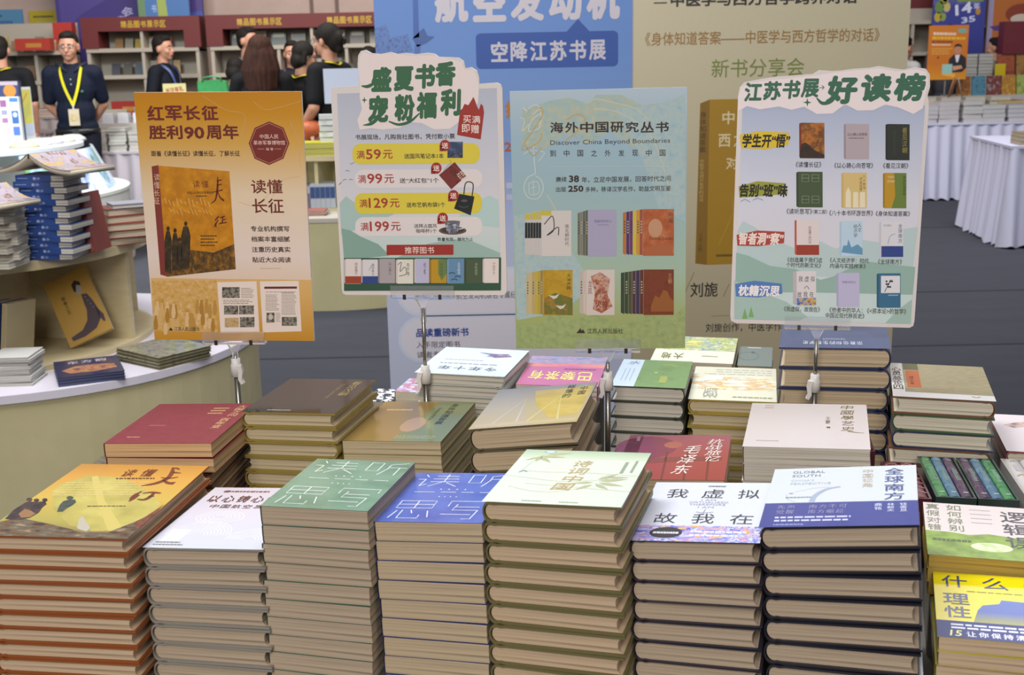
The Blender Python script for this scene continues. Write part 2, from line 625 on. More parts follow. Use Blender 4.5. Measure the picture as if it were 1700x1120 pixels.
def art_engine(w, d):
    a = Art(w, d, rough=0.25, coat=0.3)
    a.full(grad(((0, '#bfc4d0'), (0.5, '#c4c0cc'), (1, '#bcb4bc')), d, 1.0, 0.25))
    a.bars(0.2, 0.05, 0.55, 0.1, 1, '#7c4a42', 3, 0.5, 0)
    a.ell(0.16, 0.075, 0.035, 0.02, '#7c4a42', 3)
    a.htext('以心铸心向苍穹', 0.07, 0.15, 1.0, 0.27, '#5b332d', 5, 0.018)
    a.htext('中国航空发动机', 0.16, 0.31, 0.85, 0.37, '#6b4a44', 5, 0.008)
    for i in range(9):
        r = 0.05 + 0.022 * i
        a.stroke([(0.33 + r * math.cos(t) * 1.2, 0.8 - r * math.sin(t) * 0.9) for t in [x * PI / 10 for x in range(11)]], 0.0007, '#f0f0f4', 2)
        a.stroke([(0.8 + r * math.cos(t) * 1.1, 0.86 - r * math.sin(t) * 0.9) for t in [x * PI / 10 for x in range(11)] if r < 0.2], 0.0007, '#eef0f4', 2)
    for i in range(5):
        r = 0.03 + 0.018 * i
        a.stroke([(0.36 + r * 2 * math.cos(t), 0.52 + r * math.sin(t)) for t in [x * PI / 8 for x in range(17)]], 0.0007, '#eff0f5', 2)
    a.rect(0.08, 0.72, 0.24, 0.9, '#d3ddd6', 1)
    a.bars(0.06, 0.9, 0.32, 0.97, 2, '#6d6f70', 3, 0.4)
    return a


def lines_title(a, c):
    """the outlined characters of the two matching volumes"""
    w = 0.0011

    def L(*p):
        a.stroke(p, w, c, 4, False)
    x, y = 0.10, 0.05
    L((x + .02, y), (x + .06, y + .05)); L((x - .03, y + .1), (x + .05, y + .1)); L((x + .05, y + .1), (x + .03, y + .24)); L((x + .03, y + .24), (x + .09, y + .2))
    L((x + .14, y + .03), (x + .36, y + .03)); L((x + .25, y - .01), (x + .25, y + .14)); L((x + .12, y + .09), (x + .38, y + .09))
    L((x + .11, y + .15), (x + .4, y + .15)); L((x + .25, y + .14), (x + .12, y + .25)); L((x + .28, y + .17), (x + .4, y + .25))
    x = 0.60
    L((x, y), (x + .12, y), (x + .12, y + .17), (x, y + .17), (x, y))
    L((x + .36, y - .01), (x + .2, y + .03), (x + .2, y + .12), (x + .15, y + .25)); L((x + .2, y + .09), (x + .38, y + .09)); L((x + .31, y + .09), (x + .31, y + .25))
    y, x = 0.60, 0.1
    L((x, y), (x + .34, y), (x + .34, y + .14), (x, y + .14), (x, y)); L((x, y + .07), (x + .34, y + .07)); L((x + .17, y), (x + .17, y + .14))
    L((x + .03, y + .19), (x, y + .33)); L((x + .08, y + .18), (x + .08, y + .33), (x + .27, y + .33), (x + .27, y + .27)); L((x + .16, y + .18), (x + .19, y + .24)); L((x + .32, y + .19), (x + .36, y + .31))
    x = 0.58
    L((x, y + .1), (x + .0, y), (x + .36, y), (x + .36, y + .07)); L((x + .08, y + .06), (x + .06, y + .17), (x + .3, y + .17)); L((x + .08, y + .11), (x + .3, y + .11))
    L((x + .3, y + .17), (x + .28, y + .33), (x + .2, y + .33)); L((x - .02, y + .25), (x + .26, y + .25))


def art_vol(base, c2):
    def f(w, d):
        a = Art(w, d, rough=0.2, coat=0.3)
        a.full(mottle((base, c2, base), 9, rough=0.2, coat=0.3))
        lines_title(a, '#e9f0ee')
        for i in range(4):
            a.ell(0.38 + i * 0.08, 0.36, 0.009, 0.008, '#dfe8e4', 4, 8)
            a.ell(0.42 + i * 0.055, 0.51, 0.007, 0.007, '#dfe8e4', 4, 8)
        for x0, x1 in ((0.14, 0.34), (0.4, 0.55), (0.6, 0.72), (0.78, 0.92)):
            a.rect(x0, 0.415, x1, 0.422, '#dfe8e4', 4)
        return a
    return f


def leaf(a, x, y, ang, L, c, lv=3):
    p = []
    for t, k in ((0, 0), (0.3, 0.16), (0.6, 0.13), (1, 0), (0.6, -0.1), (0.3, -0.12)):
        X, Y = L * t, L * k
        p.append((x + X * math.cos(ang) - Y * math.sin(ang), y + (X * math.sin(ang) + Y * math.cos(ang)) * 0.8))
    a.poly(p, c, lv)


def art_poem(w, d):
    a = Art(w, d, rough=0.3, coat=0.3)
    a.full('#ccd4c8')
    a.rect(0, 0, 1, 0.16, grad(((0.8, '#c9d2ba'), (1, '#9fb39a')), d, 1.0, 0.3), 1)
    a.ell(0.21, 0.04, 0.05, 0.022, '#6f93b8', 2)
    a.ell(0.21, 0.04, 0.038, 0.014, '#dfe6ea', 3)
    g = '#a8ab86'
    for x, y, an, l in ((0.16, 0.13, 0.1, 0.2), (0.16, 0.14, 0.9, 0.18), (0.17, 0.12, 1.7, 0.16), (0.2, 0.1, -0.3, 0.2), (0.15, 0.16, 2.4, 0.12)):
        leaf(a, x, y, an, l, g)
    for x, y, an, l in ((0.72, 0.55, -0.9, 0.2), (0.73, 0.57, -0.3, 0.22), (0.74, 0.6, 0.3, 0.2), (0.72, 0.62, 0.8, 0.17), (0.7, 0.6, 2.9, 0.16), (0.7, 0.64, 2.2, 0.16), (0.78, 0.5, -0.1, 0.16), (0.56, 0.74, 3.4, 0.14)):
        leaf(a, x, y, an, l, g)
    for p in ([(0.0, 0.52), (0.2, 0.56), (0.45, 0.6), (0.72, 0.56)], [(0.1, 0.42), (0.3, 0.44), (0.6, 0.43), (1, 0.46)], [(0.1, 0.72), (0.3, 0.79), (0.5, 0.78), (0.7, 0.66)], [(0.2, 0.66), (0.6, 0.7), (1, 0.74)], [(0.15, 0.14), (0.12, 0.3), (0.1, 0.45)]):
        a.stroke(p, 0.0011, '#b9bd9c', 2)
    for i, ch in enumerate('诗词中国'):
        a.text(ch, 0.46 - 0.03 * (i == 3), 0.2 + 0.145 * i, 0.6 - 0.03 * (i == 3), 0.32 + 0.145 * i, '#b59a63', 5, 0.002, 0.15)
    a.stroke([(0.86, 0.2), (0.86, 0.42)], 0.004, '#8d9880', 3)
    a.stroke([(0.93, 0.17), (0.93, 0.4)], 0.003, '#8d9880', 3)
    a.stroke([(0.09, 0.46), (0.12, 0.43), (0.15, 0.45)], 0.002, '#6d8a8c', 3)
    a.bars(0.28, 0.945, 0.45, 0.97, 1, '#8d9880', 3, 0.6)
    a.bars(0.55, 0.945, 0.72, 0.97, 1, '#8d9880', 3, 0.6)
    return a


def art_virtual(w, d):
    a = Art(w, d, rough=0.3, coat=0.3)
    a.full('#ccd0e0')
    for i, ch in enumerate('我虚拟'):
        a.text(ch, 0.14 + 0.3 * i, 0.13, 0.32 + 0.3 * i, 0.29, '#33353f', 5)
    for i, ch in enumerate('故我在'):
        a.text(ch, 0.12 + 0.305 * i, 0.56, 0.3 + 0.305 * i, 0.72, '#33353f', 5)
    for t, x0, x1, y in (('I AM', 0.45, 0.57, 0.31), ('VIRTUALIZED', 0.35, 0.68, 0.35), ('THEREFORE', 0.36, 0.66, 0.39), ('I AM', 0.44, 0.57, 0.435)):
        a.text(t, x0, y, x1, y + 0.03, '#8d93a8', 4)
    a.stroke([(0.44, 0.53), (0.5, 0.545), (0.58, 0.53)], 0.0012, '#6d6f7c', 3)
    a.stroke([(0.5, 0.54), (0.51, 0.48)], 0.0008, '#6d6f7c', 3)
    a.bars(0.47, 0.055, 0.62, 0.09, 1, '#55565e', 3, 0.6, 0)
    a.rect(0, 0.755, 1, 1, mottle(('#e3a23a', '#d9a7c0', '#4f6fd0', '#e8e4ea', '#3a63c8', '#8a64b8', '#e5c95a'), 34, rough=0.25, stretch=(1, 2.4, 1), lo=0.36, hi=0.66, dist=1.6, coat=0.3), 2)
    a.ell(0.26, 0.87, 0.13, 0.085, '#2b2c33', 4)
    a.bars(0.16, 0.845, 0.36, 0.9, 1, '#d5d7e6', 5, 0.5, 0)
    a.bars(0.45, 0.82, 0.9, 0.93, 2, '#e6e6f2', 4, 0.4)
    return a


def art_south(w, d):
    a = Art(w, d, rough=0.28, coat=0.3)
    a.full('#c8ced6')
    for i, ch in enumerate('全球南方'):
        a.text(ch, 0.785, 0.05 + 0.145 * i, 0.915, 0.17 + 0.145 * i, '#3a4a86', 5, 0.012)
    for i, ch in enumerate('中国视角'):
        a.text(ch, 0.635, 0.06 + 0.085 * i, 0.705, 0.13 + 0.085 * i, '#b9a98e', 5)
    a.text('GLOBAL', 0.14, 0.055, 0.37, 0.1, '#65717f', 4)
    a.text('SOUTH', 0.14, 0.125, 0.34, 0.17, '#65717f', 4)
    a.text("CHINA'S", 0.14, 0.215, 0.30, 0.25, '#a3b0b8', 4)
    a.text('PERSPECTIVE', 0.14, 0.275, 0.42, 0.31, '#a3b0b8', 4)
    a.stroke([(0.49, 0.36), (0.4, 0.4), (0.33, 0.5), (0.31, 0.61)], [0.0035, 0.005, 0.006, 0.0065], '#97a6bd', 3)
    a.stroke([(0.2, 0.61), (0.14, 0.55), (0.13, 0.48)], 0.0006, '#99aaaa', 3)
    a.stroke([(0.18, 0.44), (0.3, 0.38), (0.42, 0.36)], 0.0006, '#b9c2c8', 3)
    a.ell(0.16, 0.46, 0.016, 0.01, '#8f9bb8', 4)
    a.bars(0.13, 0.51, 0.3, 0.55, 1, '#7d8792', 3, 0.45, 0)
    bl = '#323c88'
    a.rect(0, 0.62, 1, 1, plain(bl, 0.25, coat=0.3), 2)
    gd = '#8f8db0'
    a.htext('先声', 0.09, 0.66, 0.22, 0.72, gd, 5); a.htext('南方不可', 0.3, 0.66, 0.56, 0.72, gd, 5)
    a.htext('觉醒', 0.09, 0.74, 0.22, 0.8, gd, 5); a.htext('南方崛起', 0.3, 0.74, 0.54, 0.8, gd, 5)
    a.bars(0.09, 0.83, 0.58, 0.93, 2, '#c6c9e6', 4, 0.45, 0.1)
    a.bars(0.09, 0.95, 0.3, 0.98, 1, '#9aa0d0', 4, 0.45, 0.1)
    a.vtext('钱乘旦', 0.885, 0.66, 0.93, 0.8, '#c9cde8', 5, 0.01)
    a.vtext('林毅夫', 0.805, 0.66, 0.85, 0.8, '#c9cde8', 5, 0.01)
    a.vtext('鼎铭', 0.725, 0.66, 0.77, 0.77, '#c9cde8', 5, 0.01)
    return a


def art_reason(w, d):
    a = Art(w, d, rough=0.25, coat=0.3)
    a.full('#e0d000')
    nv = '#2f3f6e'
    for i, ch in enumerate('什么是'):
        a.text(ch, 0.06 + 0.3 * i, 0.05, 0.25 + 0.3 * i, 0.24, nv, 5, 0.008)
    a.bars(0.24, 0.28, 0.75, 0.31, 1, '#6a6a20', 4, 0.4, 0)
    for i, ch in enumerate('理性'):
        a.text(ch, 0.06, 0.34 + 0.2 * i, 0.25, 0.51 + 0.2 * i, nv, 5, 0.01)
    sofa = grad(((0.25, '#8b8a35'), (0.4, '#3f55a0'), (0.7, '#4a62ae')), d, 1, 0.25)
    a.poly([(0.26, 0.76), (0.3, 0.58), (0.34, 0.5), (0.46, 0.46), (0.48, 0.4), (0.78, 0.42), (0.82, 0.5), (0.96, 0.52), (1, 0.6), (1, 0.76)], sofa, 3)
    a.rect(0, 0.76, 1, 1, plain('#1e2872', 0.35), 4)
    a.bars(0.1, 0.79, 0.8, 0.88, 2, '#d8dcf0', 5, 0.5, 0.1)
    a.text('15', 0.09, 0.895, 0.17, 0.975, '#e6e27a', 6, 0.015, 0.1)
    a.htext('让你保持清醒！', 0.2, 0.9, 0.78, 0.97, '#e9ecf6', 6, 0.012)
    return a


def art_logic(w, d):
    a = Art(w, d, rough=0.25, coat=0.3)
    a.full('#d0c4c2')
    a.poly([(0, 0.56), (0.2, 0.57), (0.34, 0.6), (0.5, 0.56), (0.7, 0.6), (1, 0.58), (1, 1), (0, 1)], mottle(('#5d7426', '#7f9a36', '#93ad46'), 40, rough=0.22, coat=0.3), 2)
    for i, ch in enumerate('如何辨别'):
        a.text(ch, 0.19, 0.03 + 0.135 * i, 0.31, 0.14 + 0.135 * i, '#5f7048', 5)
    for i, ch in enumerate('真假对错'):
        a.text(ch, 0.02, 0.03 + 0.135 * i, 0.13, 0.14 + 0.135 * i, '#6d7458', 5)
    for i, ch in enumerate('逻辑误'):
        a.text(ch, 0.62, 0.1 + 0.24 * i, 0.84, 0.31 + 0.24 * i, '#33303a', 5, 0.008)
    a.bars(0.38, 0.06, 0.55, 0.4, 4, '#8f8680', 3, 0.12, 0)
    a.bars(0.05, 0.68, 0.35, 0.76, 1, '#3f5220', 4, 0.5, 0)
    a.ell(0.5, 0.8, 0.16, 0.08, mottle(('#a9c070', '#e2e8d0'), 60, rough=0.2), 3)
    return a


def art_aesthetics(w, d):
    a = Art(w, d, rough=0.15, coat=0.3)
    a.full(grainy('#8d8468', '#a39a7c', 60, 0.15, (1, 6, 1)))
    a.rect(0, 0, 0.13, 1, '#d9d6d2', 1)
    a.rect(0, 0.86, 1, 1, '#dad8d8', 2)
    a.rect(0.14, 0.0, 0.3, 0.2, '#5d6247', 1)
    a.rect(0.16, 0.22, 0.3, 0.72, '#b0623c', 2)
    a.vtext('编讯大鱼', 0.19, 0.4, 0.235, 0.64, '#5d3020', 4)
    for i, ch in enumerate('心灵总论四'):
        a.text(ch, 0.015, 0.14 + 0.135 * i, 0.115, 0.26 + 0.135 * i, '#3a3634', 5, 0.01)
    a.stroke([(0.78, 0.9), (0.82, 0.93), (0.86, 0.9)], 0.003, '#a08a84', 4)
    return a


def art_navy(w, d):
    a = Art(w, d, rough=0.12, coat=0.3, flip=True)
    a.full(mottle(('#2a3c68', '#3c5080', '#324674'), 9, rough=0.16, coat=0.3))
    a.htext('宗教信仰的生物学史', 0.25, 0.1, 0.8, 0.2, '#d5dfee', 4)
    for i in range(14):
        x = 0.4 + i * 0.015
        a.stroke([(x, 0.24), (x + 0.01, 0.28 + 0.01 * (i % 3))], 0.0006, '#c4d0e6', 3, False)
    return a


def art_philosophy(w, d):
    a = Art(w, d, rough=0.25, coat=0.3)
    a.full('#c8bebd')
    for i, ch in enumerate('中國學艺史'):
        a.text(ch, 0.78, 0.03 + 0.125 * i, 0.885, 0.125 + 0.125 * i, '#77643c', 5, -0.006, 0.12)
    a.stroke([(0.83, 0.63), (0.9, 0.655), (0.96, 0.66)], [0.003, 0.002, 0.001], '#77643c', 5)
    a.vtext('王蒙', 0.65, 0.32, 0.69, 0.48, '#6d5f50', 4)
    a.rect(0.66, 0.54, 0.69, 0.57, '#4c4638', 4)
    a.bars(0.1, 0.86, 0.28, 0.88, 1, '#8d8680', 3, 0.5, 0)
    a.bars(0.12, 0.03, 0.2, 0.14, 2, '#b3a18e', 3, 0.4, 0)
    return a


def art_red(w, d):
    a = Art(w, d, rough=0.25, coat=0.3)
    a.full(grad(((0, '#8f3a34'), (0.5, '#984340'), (1, '#9a5560')), d, 1, 0.25))
    a.ell(0.2, 0.3, 0.3, 0.26, '#7f2c44', 1)
    a.rect(0, 0.0, 0.14, 0.95, '#82303f', 1)
    for x in (0.42, 0.62, 0.82):
        a.stroke([(x, 0.4), (x + 0.02, 1.0)], 0.003, '#6d2620', 2, False)
    a.poly([(0.24, 0.56), (0.6, 0.5), (0.95, 0.52), (0.95, 0.58), (0.5, 0.62), (0.24, 0.66)], '#7c3630', 2)
    a.ell(0.46, 0.24, 0.09, 0.08, '#a75a4a', 2)
    for i, ch in enumerate('毛泽东'):
        a.text(ch, 0.585 - 0.03 * i, 0.25 + 0.22 * i, 0.735 - 0.03 * i, 0.44 + 0.22 * i, '#e8e2dc', 5, -0.004, 0.2)
    for i, ch in enumerate('抗战旅忆'):
        a.text(ch, 0.79, 0.1 + 0.13 * i, 0.93, 0.22 + 0.13 * i, '#e8e2dc', 5, -0.006, 0.2)
    a.vtext('丛书', 0.075, 0.04, 0.115, 0.16, '#d8b0b0', 4)
    return a


def art_green(w, d):
    a = Art(w, d, rough=0.35, coat=0.3)
    a.full(mottle(('#5f7c4c', '#6c8a58', '#64824f'), 30, rough=0.35))
    a.rect(0, 0, 0.31, 1, '#b9c8d6', 1)
    a.text('水', 0.1, 0.06, 0.27, 0.2, '#4a6a80', 4, -0.01, 0.2)
    for i in range(3):
        a.stroke([(0.1 + 0.06 * i, 0.35), (0.1 + 0.06 * i, 0.8)], 0.0008, '#6d8296', 3, False)
    a.rect(0.62, 0.6, 0.72, 0.84, '#8f9a4e', 3)
    a.stroke([(0.62, 0.22), (0.7, 0.16), (0.8, 0.24)], 0.002, '#a4a45c', 3)
    a.rect(0.52, 0.45, 0.56, 0.52, '#98a464', 3)
    return a


def art_ode(w, d):
    a = Art(w, d, rough=0.3, coat=0.3, flip=True)
    a.full('#d0d0be')
    a.rect(0, 0.3, 1, 0.68, mottle(('#c9d3cf', '#dcdcc8', '#d0c08c', '#c69a6c', '#bccdd0', '#e2ddc0'), 22, rough=0.3, stretch=(1, 3, 1), dist=0.8, lo=0.36, hi=0.64), 1)
    a.text('颂', 0.68, 0.2, 0.84, 0.34, '#8a8f8a', 5, -0.01)
    a.text('尚', 0.68, 0.06, 0.84, 0.2, '#8a8f8a', 5, -0.01)
    a.rect(0.64, 0.6, 0.86, 0.7, '#dfe6e8', 3)
    a.bars(0.05, 0.06, 0.5, 0.14, 1, '#8d8a70', 3, 0.4, 0)
    a.bars(0.05, 0.74, 0.9, 0.95, 3, '#a9aaa0', 3, 0.3)
    return a


def art_land(w, d):
    a = Art(w, d, rough=0.35, coat=0.3, flip=True)
    a.full('#e0dfcc')
    a.rect(0, 0.45, 1, 1, mottle(('#d9cf7c', '#8fa05c', '#c8cc88', '#5c86a0', '#dfdcae', '#7f9a4c'), 24, rough=0.35, stretch=(1, 2, 1), dist=0.8, lo=0.36, hi=0.64), 1)
    a.htext('大地', 0.62, 0.1, 0.92, 0.32, '#6a7040', 5, 0.02)
    a.bars(0.2, 0.2, 0.4, 0.28, 1, '#8a8a70', 3, 0.4, 0)
    return a


def art_dame(w, d):
    a = Art(w, d, rough=0.35, coat=0.3, flip=True)
    a.full('#c8d2da')
    a.htext('今年十年', 0.15, 0.16, 0.85, 0.3, '#46505a', 5, -0.008)
    a.bars(0.2, 0.36, 0.85, 0.42, 1, '#7d868e', 3, 0.4, 0)
    a.bars(0.4, 0.5, 0.85, 0.56, 1, '#98a2aa', 3, 0.4, 0)
    a.poly([(0.12, 0.72), (0.3, 0.66), (0.42, 0.7), (0.36, 0.8), (0.2, 0.82)], mottle(('#3a4260', '#77607c', '#a8b0bc'), 60), 3)
    a.poly([(0.3, 0.8), (0.55, 0.84), (0.4, 0.76)], '#6d7890', 4)
    return a


def art_pink(w, d):
    a = Art(w, d, rough=0.3, coat=0.3, flip=True)
    a.full('#b4688c')
    a.rect(0, 0.62, 1, 0.78, mottle(('#b9658a', '#c98078', '#d08a70'), 14), 1)
    a.rect(0, 0.74, 1, 1, mottle(('#4a5f86', '#6f86a2', '#a890a8', '#8a7c9a', '#c8b0b0'), 30, stretch=(1, 2.5, 1)), 2)
    for i, ch in enumerate('巴黎茶有'):
        a.text(ch, 0.12 + 0.2 * i, 0.18, 0.3 + 0.2 * i, 0.46, '#e0d27a', 5, 0.012)
    a.bars(0.1, 0.52, 0.5, 0.58, 1, '#6d3a6c', 3, 0.5, 0)
    return a


def art_tent(w, d):
    a = Art(w, d, rough=0.15, coat=0.3)
    a.full(grad(((0, '#b3a077'), (0.45, '#a79c84'), (1, '#97928c')), d, 1, 0.15))
    a.poly([(0.4, 0.12), (0.98, 0.1), (0.97, 0.8), (0.72, 0.86), (0.5, 0.5)], mottle(('#b49a4e', '#c3aa60', '#ab9450'), 16, rough=0.15, coat=0.3), 1)
    a.stroke([(0.2, 0.9), (0.36, 0.3), (0.42, 0.9)], 0.003, '#bdb49e', 2, False)
    a.stroke([(0.52, 0.9), (0.7, 0.3), (0.8, 0.9)], 0.003, '#c9bc84', 2, False)
    a.rect(0.04, 0.9, 0.98, 0.97, '#b9a988', 2)
    for i, ch in enumerate('帐篷的'):
        a.text(ch, 0.72, 0.03 + 0.12 * i, 0.8, 0.13 + 0.12 * i, '#4a4a44', 5, 0.012)
    for i, ch in enumerate('中国'):
        a.text(ch, 0.86, 0.1 + 0.12 * i, 0.93, 0.2 + 0.12 * i, '#4a4a44', 5, 0.012)
    return a


def art_answer(w, d):
    a = Art(w, d, rough=0.15, coat=0.3)
    a.full('#727a52')
    a.poly([(0, 0), (0.62, 0), (0.5, 1), (0, 1)], plain('#8d7443', 0.15, coat=0.3), 1)
    a.ell(0.56, 0.6, 0.12, 0.18, '#a88a68', 2)
    a.vtext('身体知道答案', 0.77, 0.06, 0.85, 0.6, '#39412f', 5, 0.008)
    a.vtext('中医学与西方', 0.66, 0.16, 0.7, 0.5, '#545c42', 4)
    a.bars(0.12, 0.2, 0.4, 0.26, 1, '#c9b07a', 3, 0.6, 0)
    a.bars(0.5, 0.86, 0.9, 0.94, 2, '#a8ac8c', 3, 0.3, 0)
    return a


def art_han(w, d):
    a = Art(w, d, rough=0.08, coat=0.6)
    a.full(grad(((0, '#262724'), (1, '#2e2d2a')), d, 1, 0.08))
    a.vtext('看见汉朝', 0.78, 0.08, 0.88, 0.52, '#a89255', 5, 0.0)
    a.vtext('日常生活', 0.68, 0.16, 0.72, 0.6, '#8b7a4c', 4)
    a.bars(0.25, 0.92, 0.5, 0.95, 1, '#b9b4a8', 3, 0.5, 0)
    return a


def art_crimson(w, d):
    a = Art(w, d, rough=0.55)
    a.full(grainy('#6b1a23', '#741f29', 60, 0.6))
    a.vtext('大国之问', 0.85, 0.06, 0.93, 0.36, '#c9a070', 5, 0.002)
    a.vtext('百年变', 0.82, 0.4, 0.91, 0.66, '#c9a070', 5, 0.002)
    a.bars(0.62, 0.1, 0.78, 0.3, 3, '#b08a60', 3, 0.4, 0.1)
    a.bars(0.2, 0.55, 0.36, 0.6, 1, '#a0605a', 3, 0.3, 0)
    a.bars(0.14, 0.84, 0.26, 0.87, 1, '#b88a70', 3, 0.5, 0)
    a.rect(0.05, 0.02, 0.056, 0.98, '#6d2029', 2)
    return a


def art_album(w, d):
    a = Art(w, d, rough=0.15, coat=0.3)
    a.full(mottle(('#3a342c', '#5d5142', '#6f6a58', '#44483e', '#7d6a50'), 30, rough=0.15, stretch=(1, 1.6, 1), coat=0.3))
    return a


def art_teal(w, d):
    a = Art(w, d, rough=0.3, coat=0.4)
    a.full('#6f7f80')
    a.stroke([(0.3 + 0.3 * math.cos(t), 0.5 + 0.2 * math.sin(t)) for t in [x * PI / 8 for x in range(17)]], 0.0012, '#55676a', 3)
    a.ell(0.42, 0.3, 0.05, 0.05, '#4f6264', 3)
    a.rect(0.25, 0.04, 0.65, 0.08, '#c4cccc', 3)
    return a


def art_koi(w, d):
    a = Art(w, d, rough=0.3, coat=0.3)
    a.full('#d9cfd2')
    a.poly([(0.1, 0.3), (0.3, 0.2), (0.7, 0.12), (0.95, 0.2), (0.7, 0.26), (0.4, 0.3), (0.2, 0.38)], mottle(('#6d5a56', '#b99a92', '#dcc9c4'), 50), 2)
    for x, y in ((0.5, 0.7), (0.6, 0.78), (0.42, 0.74), (0.66, 0.66)):
        a.stroke([(x, y), (x + 0.08, y + 0.05), (x + 0.05, y + 0.12)], [0.004, 0.006, 0.002], '#55505a', 3)
    return a


N_, S_ = 'hard', 'soft'
# front row, left to right
stack(-0.6081, 1.2454, -7.7, .1769, .2420, .9390, 10, .5, 'the orange-edged stack at the front left corner', N_, 'L', plain('#8d4c22', 0.45), PG['tan'], art_march, board=0.0021,
      noun='hardback', toptitle='orange hardback with a painted battlefield cover topping the front left corner stack')
stack(-0.4275, 1.2551, -11.2, .1480, .1956, .9160, 7, 2.5, 'the grey-edged stack beside the orange-edged one', N_, 'L', plain('#8d8880', 0.35, coat=0.3), PG['grey'], art_engine,
      noun='hardback', toptitle='pale lilac hardback with red title and wave lines, between orange and green covers')
stack(-0.2844, 1.2319, -14.3, .1282, .1620, .9727, 10, 1.5, 'the paperback stack under the green line-lettered cover', S_, 'L', bk('#4f6a5a'), PG['grey'], art_vol('#55755f', '#6f8f7a'),
      noun='paperback', toptitle='green paperback with thin white line lettering on the front row', drift=-0.004)
stack(-0.1559, 1.2162, -13.7, .1246, .1596, .9577, 9, 3.3, 'the paperback stack under the blue line-lettered cover', S_, 'L', bk('#333e74'), PG['dun'], art_vol('#3c4c9c', '#5668b4'),
      noun='paperback', toptitle='blue paperback with thin white line lettering on the front row', drift=0.003)
stack(-0.0353, 1.1913, -16.9, .1531, .1779, .9883, 10, 2.7, 'the olive-edged stack under the bamboo cover', N_, 'L', plain('#6b6440', 0.4), PG['tan'], art_poem,
      noun='hardback', toptitle='cream and green hardback with bamboo leaves and gold vertical title', drift=0.005)
stack(.1246, 1.1932, -16.3, .1400, .1857, .9388, 8, 4.3, 'the stack under the lilac cover with a marbled band', N_, 'L', plain('#322e3a', 0.35), PG['grey'], art_virtual,
      noun='hardback', toptitle='pale lilac hardback with large black title above a marbled colour band', drift=0.005, board=0.0010)
stack(.2618, 1.1706, -17.8, .1624, .1886, .9602, 8, 7.0, 'the black-edged stack under the blue-banded white cover', N_, 'L', plain('#23222c', 0.25, coat=0.3), PG['grey'], art_south,
      noun='hardback', toptitle='white hardback with a wide blue paper band and vertical blue title', drift=0.011)
stack(.4347, 1.1102, -17.9, .1432, .1642, .8610, 7, 2.5, 'the stack under the yellow cover at the right edge', S_, 'L', bk('#b8ac40'), PG['tan'], art_reason,
      shown=5, noun='paperback', toptitle='yellow paperback with a blue sofa and blue band, right edge')
stack(.4787, 1.2698, -17.3, .1442, .1709, .8814, 8, 1.2, 'the stack under the grassy green cover behind the yellow one', S_, 'L', bk('#a08a3c'), paper('#a58a44'), art_logic,
      shown=3, noun='paperback', toptitle='pinkish paperback with a grass-green lower band behind the yellow one')
# second row
stack(-.585, 1.5014, -5.0, .1809, .1944, .9206, 9, 0.0, 'the album stack under the two crimson books', N_, 'L', plain('#5d3a2a', 0.35), PG['tan'], art_album,
      shown=5, noun='album', toptitle='dark picture album lying directly under the two crimson books')
stack(-.5505, 1.5027, -7.1, .1510, .1860, .9609, 2, 1.3, 'the pair of crimson books', S_, 'L', plain('#7d2730', 0.45), PG['warm'], art_crimson, zb=0.9216, jit=0.004,
      noun='book', toptitle='upper crimson paperback with small gold vertical titles')
stack(-.3876, 1.6054, -12.5, .1418, .1809, .9707, 10, 1.4, 'the mustard-edged stack under the glossy charcoal cover', N_, 'L', plain('#94803f', 0.4), PG['cream'], art_han,
      shown=7, noun='hardback', toptitle='glossy charcoal hardback with gold vertical title, behind the green front cover', turns=(2, 3))
stack(-.2449, 1.5920, -12.7, .1472, .1983, .9290, 9, 2.2, 'the stack under the gold and moss green cover', S_, 'L', bk('#8d8a4c'), PG['cream'], art_answer,
      shown=5, noun='paperback', toptitle='shrink-wrapped gold and moss green paperback beside the charcoal one')
stack(-.0580, 1.5102, -12.3, .1489, .1977, .9677, 7, 6.9, 'the leaning stack under the grey and ochre cover', N_, 'L', plain('#5d5644', 0.35), PG['dun'], art_tent,
      shown=5, noun='hardback', toptitle='thick grey and ochre hardback lying askew behind the bamboo cover', board=0.0018)
stack(.1332, 1.5110, -13.2, .1507, .1967, .8923, 8, 3.0, 'the stack under the red cover with white brush lettering', S_, 'L', bk('#8d4038'), PG['dun'], art_red,
      shown=3, noun='paperback', toptitle='red paperback with white brush lettering between bamboo and cream covers')
stack(.3058, 1.4927, -15.1, .1641, .2076, .9418, 8, 2.3, 'the stack under the plain cream cover with brush title', S_, 'L', plain('#c4bab6', 0.3, coat=0.3), PG['white'], art_philosophy,
      shown=4, noun='paperback', toptitle='thick plain cream paperback with brown brush title at its right edge')
